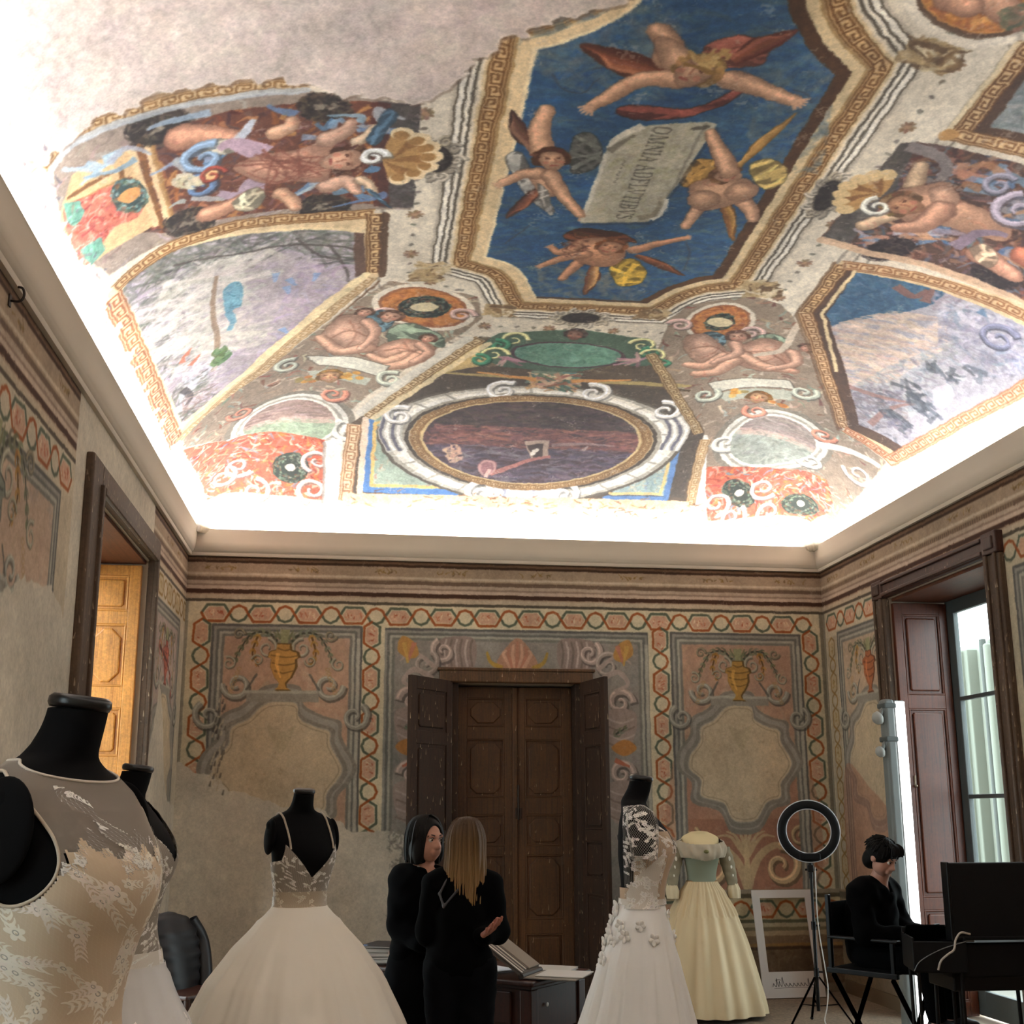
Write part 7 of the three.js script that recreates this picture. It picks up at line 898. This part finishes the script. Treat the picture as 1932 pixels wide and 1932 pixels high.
{ // the long-haired woman, from behind
  const x = 2.185, z = 4.75, H = [2.212, 1.535, 4.73], yaw = Math.PI - .35;
  const torso = [[[x - .01, 1.0, z], [x - .005, 1.2, z - .01], .112, .112], [[x - .09, 1.335, z], [x + .105, 1.33, z], .068, .066], [[x, 1.18, z], [x + .005, 1.3, z], .12, .1], [[x + .02, 1.34, z - .01], [2.21, 1.46, 4.74], .056, .05]];
  const legs = [[[x - .085, .93, z], [x - .09, .5, z - .01], .098, .062], [[x - .09, .5, z - .01], [x - .09, .09, z + .02], .06, .038], [[x + .075, .93, z], [x + .085, .5, z - .01], .098, .062], [[x + .085, .5, z - .01], [x + .09, .09, z + .02], .06, .038], [[x - .09, .05, z + .03], [x - .1, .035, z - .14], .038, .03], [[x + .09, .05, z + .03], [x + .1, .035, z - .14], .038, .03]];
  const armR = [[[x + .15, 1.325, z], [x + .178, 1.11, z + .03], .05, .043], [[x + .178, 1.11, z + .03], [x + .09, 1.1, z + .165], .04, .03]], armL = [[[x - .14, 1.33, z], [x - .165, 1.1, z - .04], .05, .043], [[x - .165, 1.1, z - .04], [x - .06, 1.06, z - .2], .04, .03]];
  const top = wrinkle(union([...capsOf(torso.slice(0, 3), .018), ...capsOf(armR, .016), ...capsOf(armL, .016), egg([x - .01, .95, z], [.178, .13, .132])], .04), .004);
  const jeans = wrinkle(union([...capsOf(legs.slice(0, 4), .01), egg([x - .005, .93, z + .005], [.17, .12, .125])], .03), .003, 1.4);
  reseed(131); const strands = []; for (let i = 0; i < 150; i++) { const a = -2.0 + (i % 75) / 74 * 4.0 + rr(-.03, .03), sa = Math.sin(a), ca = -Math.cos(a), k = i < 75 ? -.006 : rr(-.002, .008), tip = -.12 - .2 * Math.max(0, Math.cos(a * .75)) - rr(0, .07), w = rr(-.016, .016); strands.push(lock([[sa * .012, .136, .015], [sa * .062, .112, -.016 + ca * .064], [sa * (.088 + k), .045, -.018 + ca * (.1 + k)], [sa * (.096 + k), -.05, -.025 + ca * (.098 + k)], [sa * (.1 + k) + w * .5, -.05 + (tip + .05) * .5, -.035 + ca * (.098 + k)], [sa * .085 + w, tip, -.04 + ca * .094 + w * .4]], .0105, .003, 18)); }
  const long = carve(union([egg([0, .035, -.014], [.086, .096, .102]), egg([0, -.06, -.065], [.08, .11, .06])], .03), [egg([0, -.04, .09], [.06, .1, .085])], .015);
  const t = person('woman with long blonde hair seen from behind, in black jumper and dark jeans', { base: [x, 0, z], head: H, yaw, pitch: .02, mid: [x, .83, z], span: 1.78, skin: '#b0705c', limbs: [...torso, ...legs, ...armR, ...armL], masses: [[[x - .005, .93, z + .005], [.135, .09, .095]]],
    hands: [[[x + .085, 1.1, z + .165], [.42, .42, .8], [-.5, .85, -.1], -1, .25, .3], [[x - .06, 1.06, z - .2], [.4, 0, -.9], [0, -1, 0], 1, .5]], locks: strands, hair: [long, .4, -.03, .005], dye: ['#46321f', '#9a7b52'], hairMat: new THREE.MeshPhysicalMaterial({ color: '#ffffff', vertexColors: true, roughness: .6, specularIntensity: .6 }),
    wear: [['jumper', carve(above(below(top, 1.43), .9), [cap(H, [2.2, 1.38, 4.73], .06)], .01), [x, 1.12, z], .9, .0092, wool('#050506')], ['jeans', above(below(jeans, .985), .1), [x, .53, z], 1.02, .0105, wool('#0d0e11')], ['shoes', below(union(capsOf(legs.slice(4), .012), .02), .085), [x, .05, z - .05], .5, .01, mat('#0c0c0d', .45)], ['bag_strap', union([cap([x - .055, 1.41, z + .05], [x - .12, 1.3, z + .115], .006), cap([x - .12, 1.3, z + .115], [x - .1, 1.24, z + .135], .006), cap([x - .1, 1.24, z + .135], [x - .03, 1.32, z + .13], .006)], .01), [x - .08, 1.32, z + .09], .26, .004, mat('#3a3a3e', .5)]] });
}
{ // the seated person by the window
  const c = [5.1, 0, 3.28], f = [Math.sin(.62), 0, Math.cos(.62)], r = [f[2], 0, -f[0]], at = (a, y, b) => [c[0] + r[0] * a + f[0] * b, y, c[2] + r[2] * a + f[2] * b], H = at(-.03, 1.385, .09);
  const torso = [[at(0, .79, -.04), at(0, 1.0, -.03), .135, .13], [at(-.13, 1.155, .0), at(.13, 1.155, .0), .08, .08], [at(0, .98, -.03), at(0, 1.12, -.01), .135, .11], [at(0, 1.17, .01), at(0, 1.31, .075), .06, .055]];
  const legs = [], arms = []; for (const s of [-1, 1]) { legs.push([at(s * .09, .765, -.02), at(s * .1, .755, .4), .095, .066], [at(s * .1, .755, .4), at(s * .1, .41, .43), .06, .042], [at(s * .1, .375, .42), at(s * .11, .36, .56), .04, .032]); arms.push([at(s * .19, 1.14, .0), at(s * .235, .91, .06), .055, .048], [at(s * .235, .91, .06), at(s * .1, .9, .27), .045, .034]); }
  const jacket = wrinkle(union([...capsOf(torso.slice(0, 3), .03), ...capsOf(arms, .024), egg(at(0, .8, -.03), [.18, .1, .15], .62)], .05), .006);
  const trousers = wrinkle(union([...capsOf([legs[0], legs[1], legs[3], legs[4]], .016), egg(at(0, .77, -.02), [.17, .085, .15], .62)], .03), .004);
  const crop = carve(union([egg([0, .04, -.016], [.09, .098, .106]), egg([0, -.035, -.062], [.072, .075, .06]), egg([0, .07, .05], [.066, .03, .04])], .012), [egg([0, -.05, .095], [.064, .092, .08])], .012);
  reseed(151); const tufts = []; for (let i = 0; i < 120; i++) { const a = rr(-2.5, 2.5), v = rr(.0, 1.1), sa = Math.sin(a), ca = -Math.cos(a), q = (t) => [sa * Math.sin(t) * .094, .03 + Math.cos(t) * .1, -.018 + ca * Math.sin(t) * .108]; tufts.push(lock([q(v * .9 + .1), q(v + .35).map((m, k) => m * 1.06), q(v + .6).map((m, k) => m * (1.06 + rr(0, .12)))], .014, .003, 8, 5)); }
  for (let i = 0; i < 16; i++) { const u = -.06 + i * .008; tufts.push(lock([[u * .6, .12, .03], [u, .115, .075], [u * 1.15, .065 + rr(-.01, .01), .102]], .012, .004, 8, 5)); }
  person('seated person with short dark hair in black, head bowed, by the right window', { base: c, head: H, yaw: .55, pitch: .5, mid: [c[0] + .1, .8, c[2] + .12], span: 1.5, skin: '#b98a78', limbs: [...torso, ...legs, ...arms], hands: [[at(-.1, .9, .27), [f[0] * .8 + .2, -.1, f[2] * .8], [0, -1, 0], -1, .55], [at(.1, .9, .27), [f[0] * .8 - .2, -.1, f[2] * .8], [0, -1, 0], 1, .55]], locks: tufts, hair: [crop, .34, .01, .004], hairMat: pmat('#0c0908', .7, { specularIntensity: .4 }),
    wear: [['jacket', carve(above(below(jacket, 1.27), .7), [cap(H, at(0, 1.17, .09), .06, .035)], .012), at(0, .98, .06), .95, .0095, wool('#040405')], ['trousers', above(trousers, .4), at(0, .6, .2), .9, .0105, wool('#060608')], ['shoes', union(capsOf([legs[2], legs[5]], .014), .02), at(0, .38, .48), .45, .009, mat('#0b0b0c', .4)]] });
  const d = thing('phone', 'small dark phone in the hands of the seated person', 'phone', at(0, .945, .36), .62); mesh('shell', rbox(.075, .009, .15, .004).rotateX(-.5), mat('#101216', .25), d); mesh('screen', rbox(.068, .001, .14, .0004, 0, .005, 0).rotateX(-.5), mat('#1c2026', .1), d);
}

renderer.render(scene, camera);
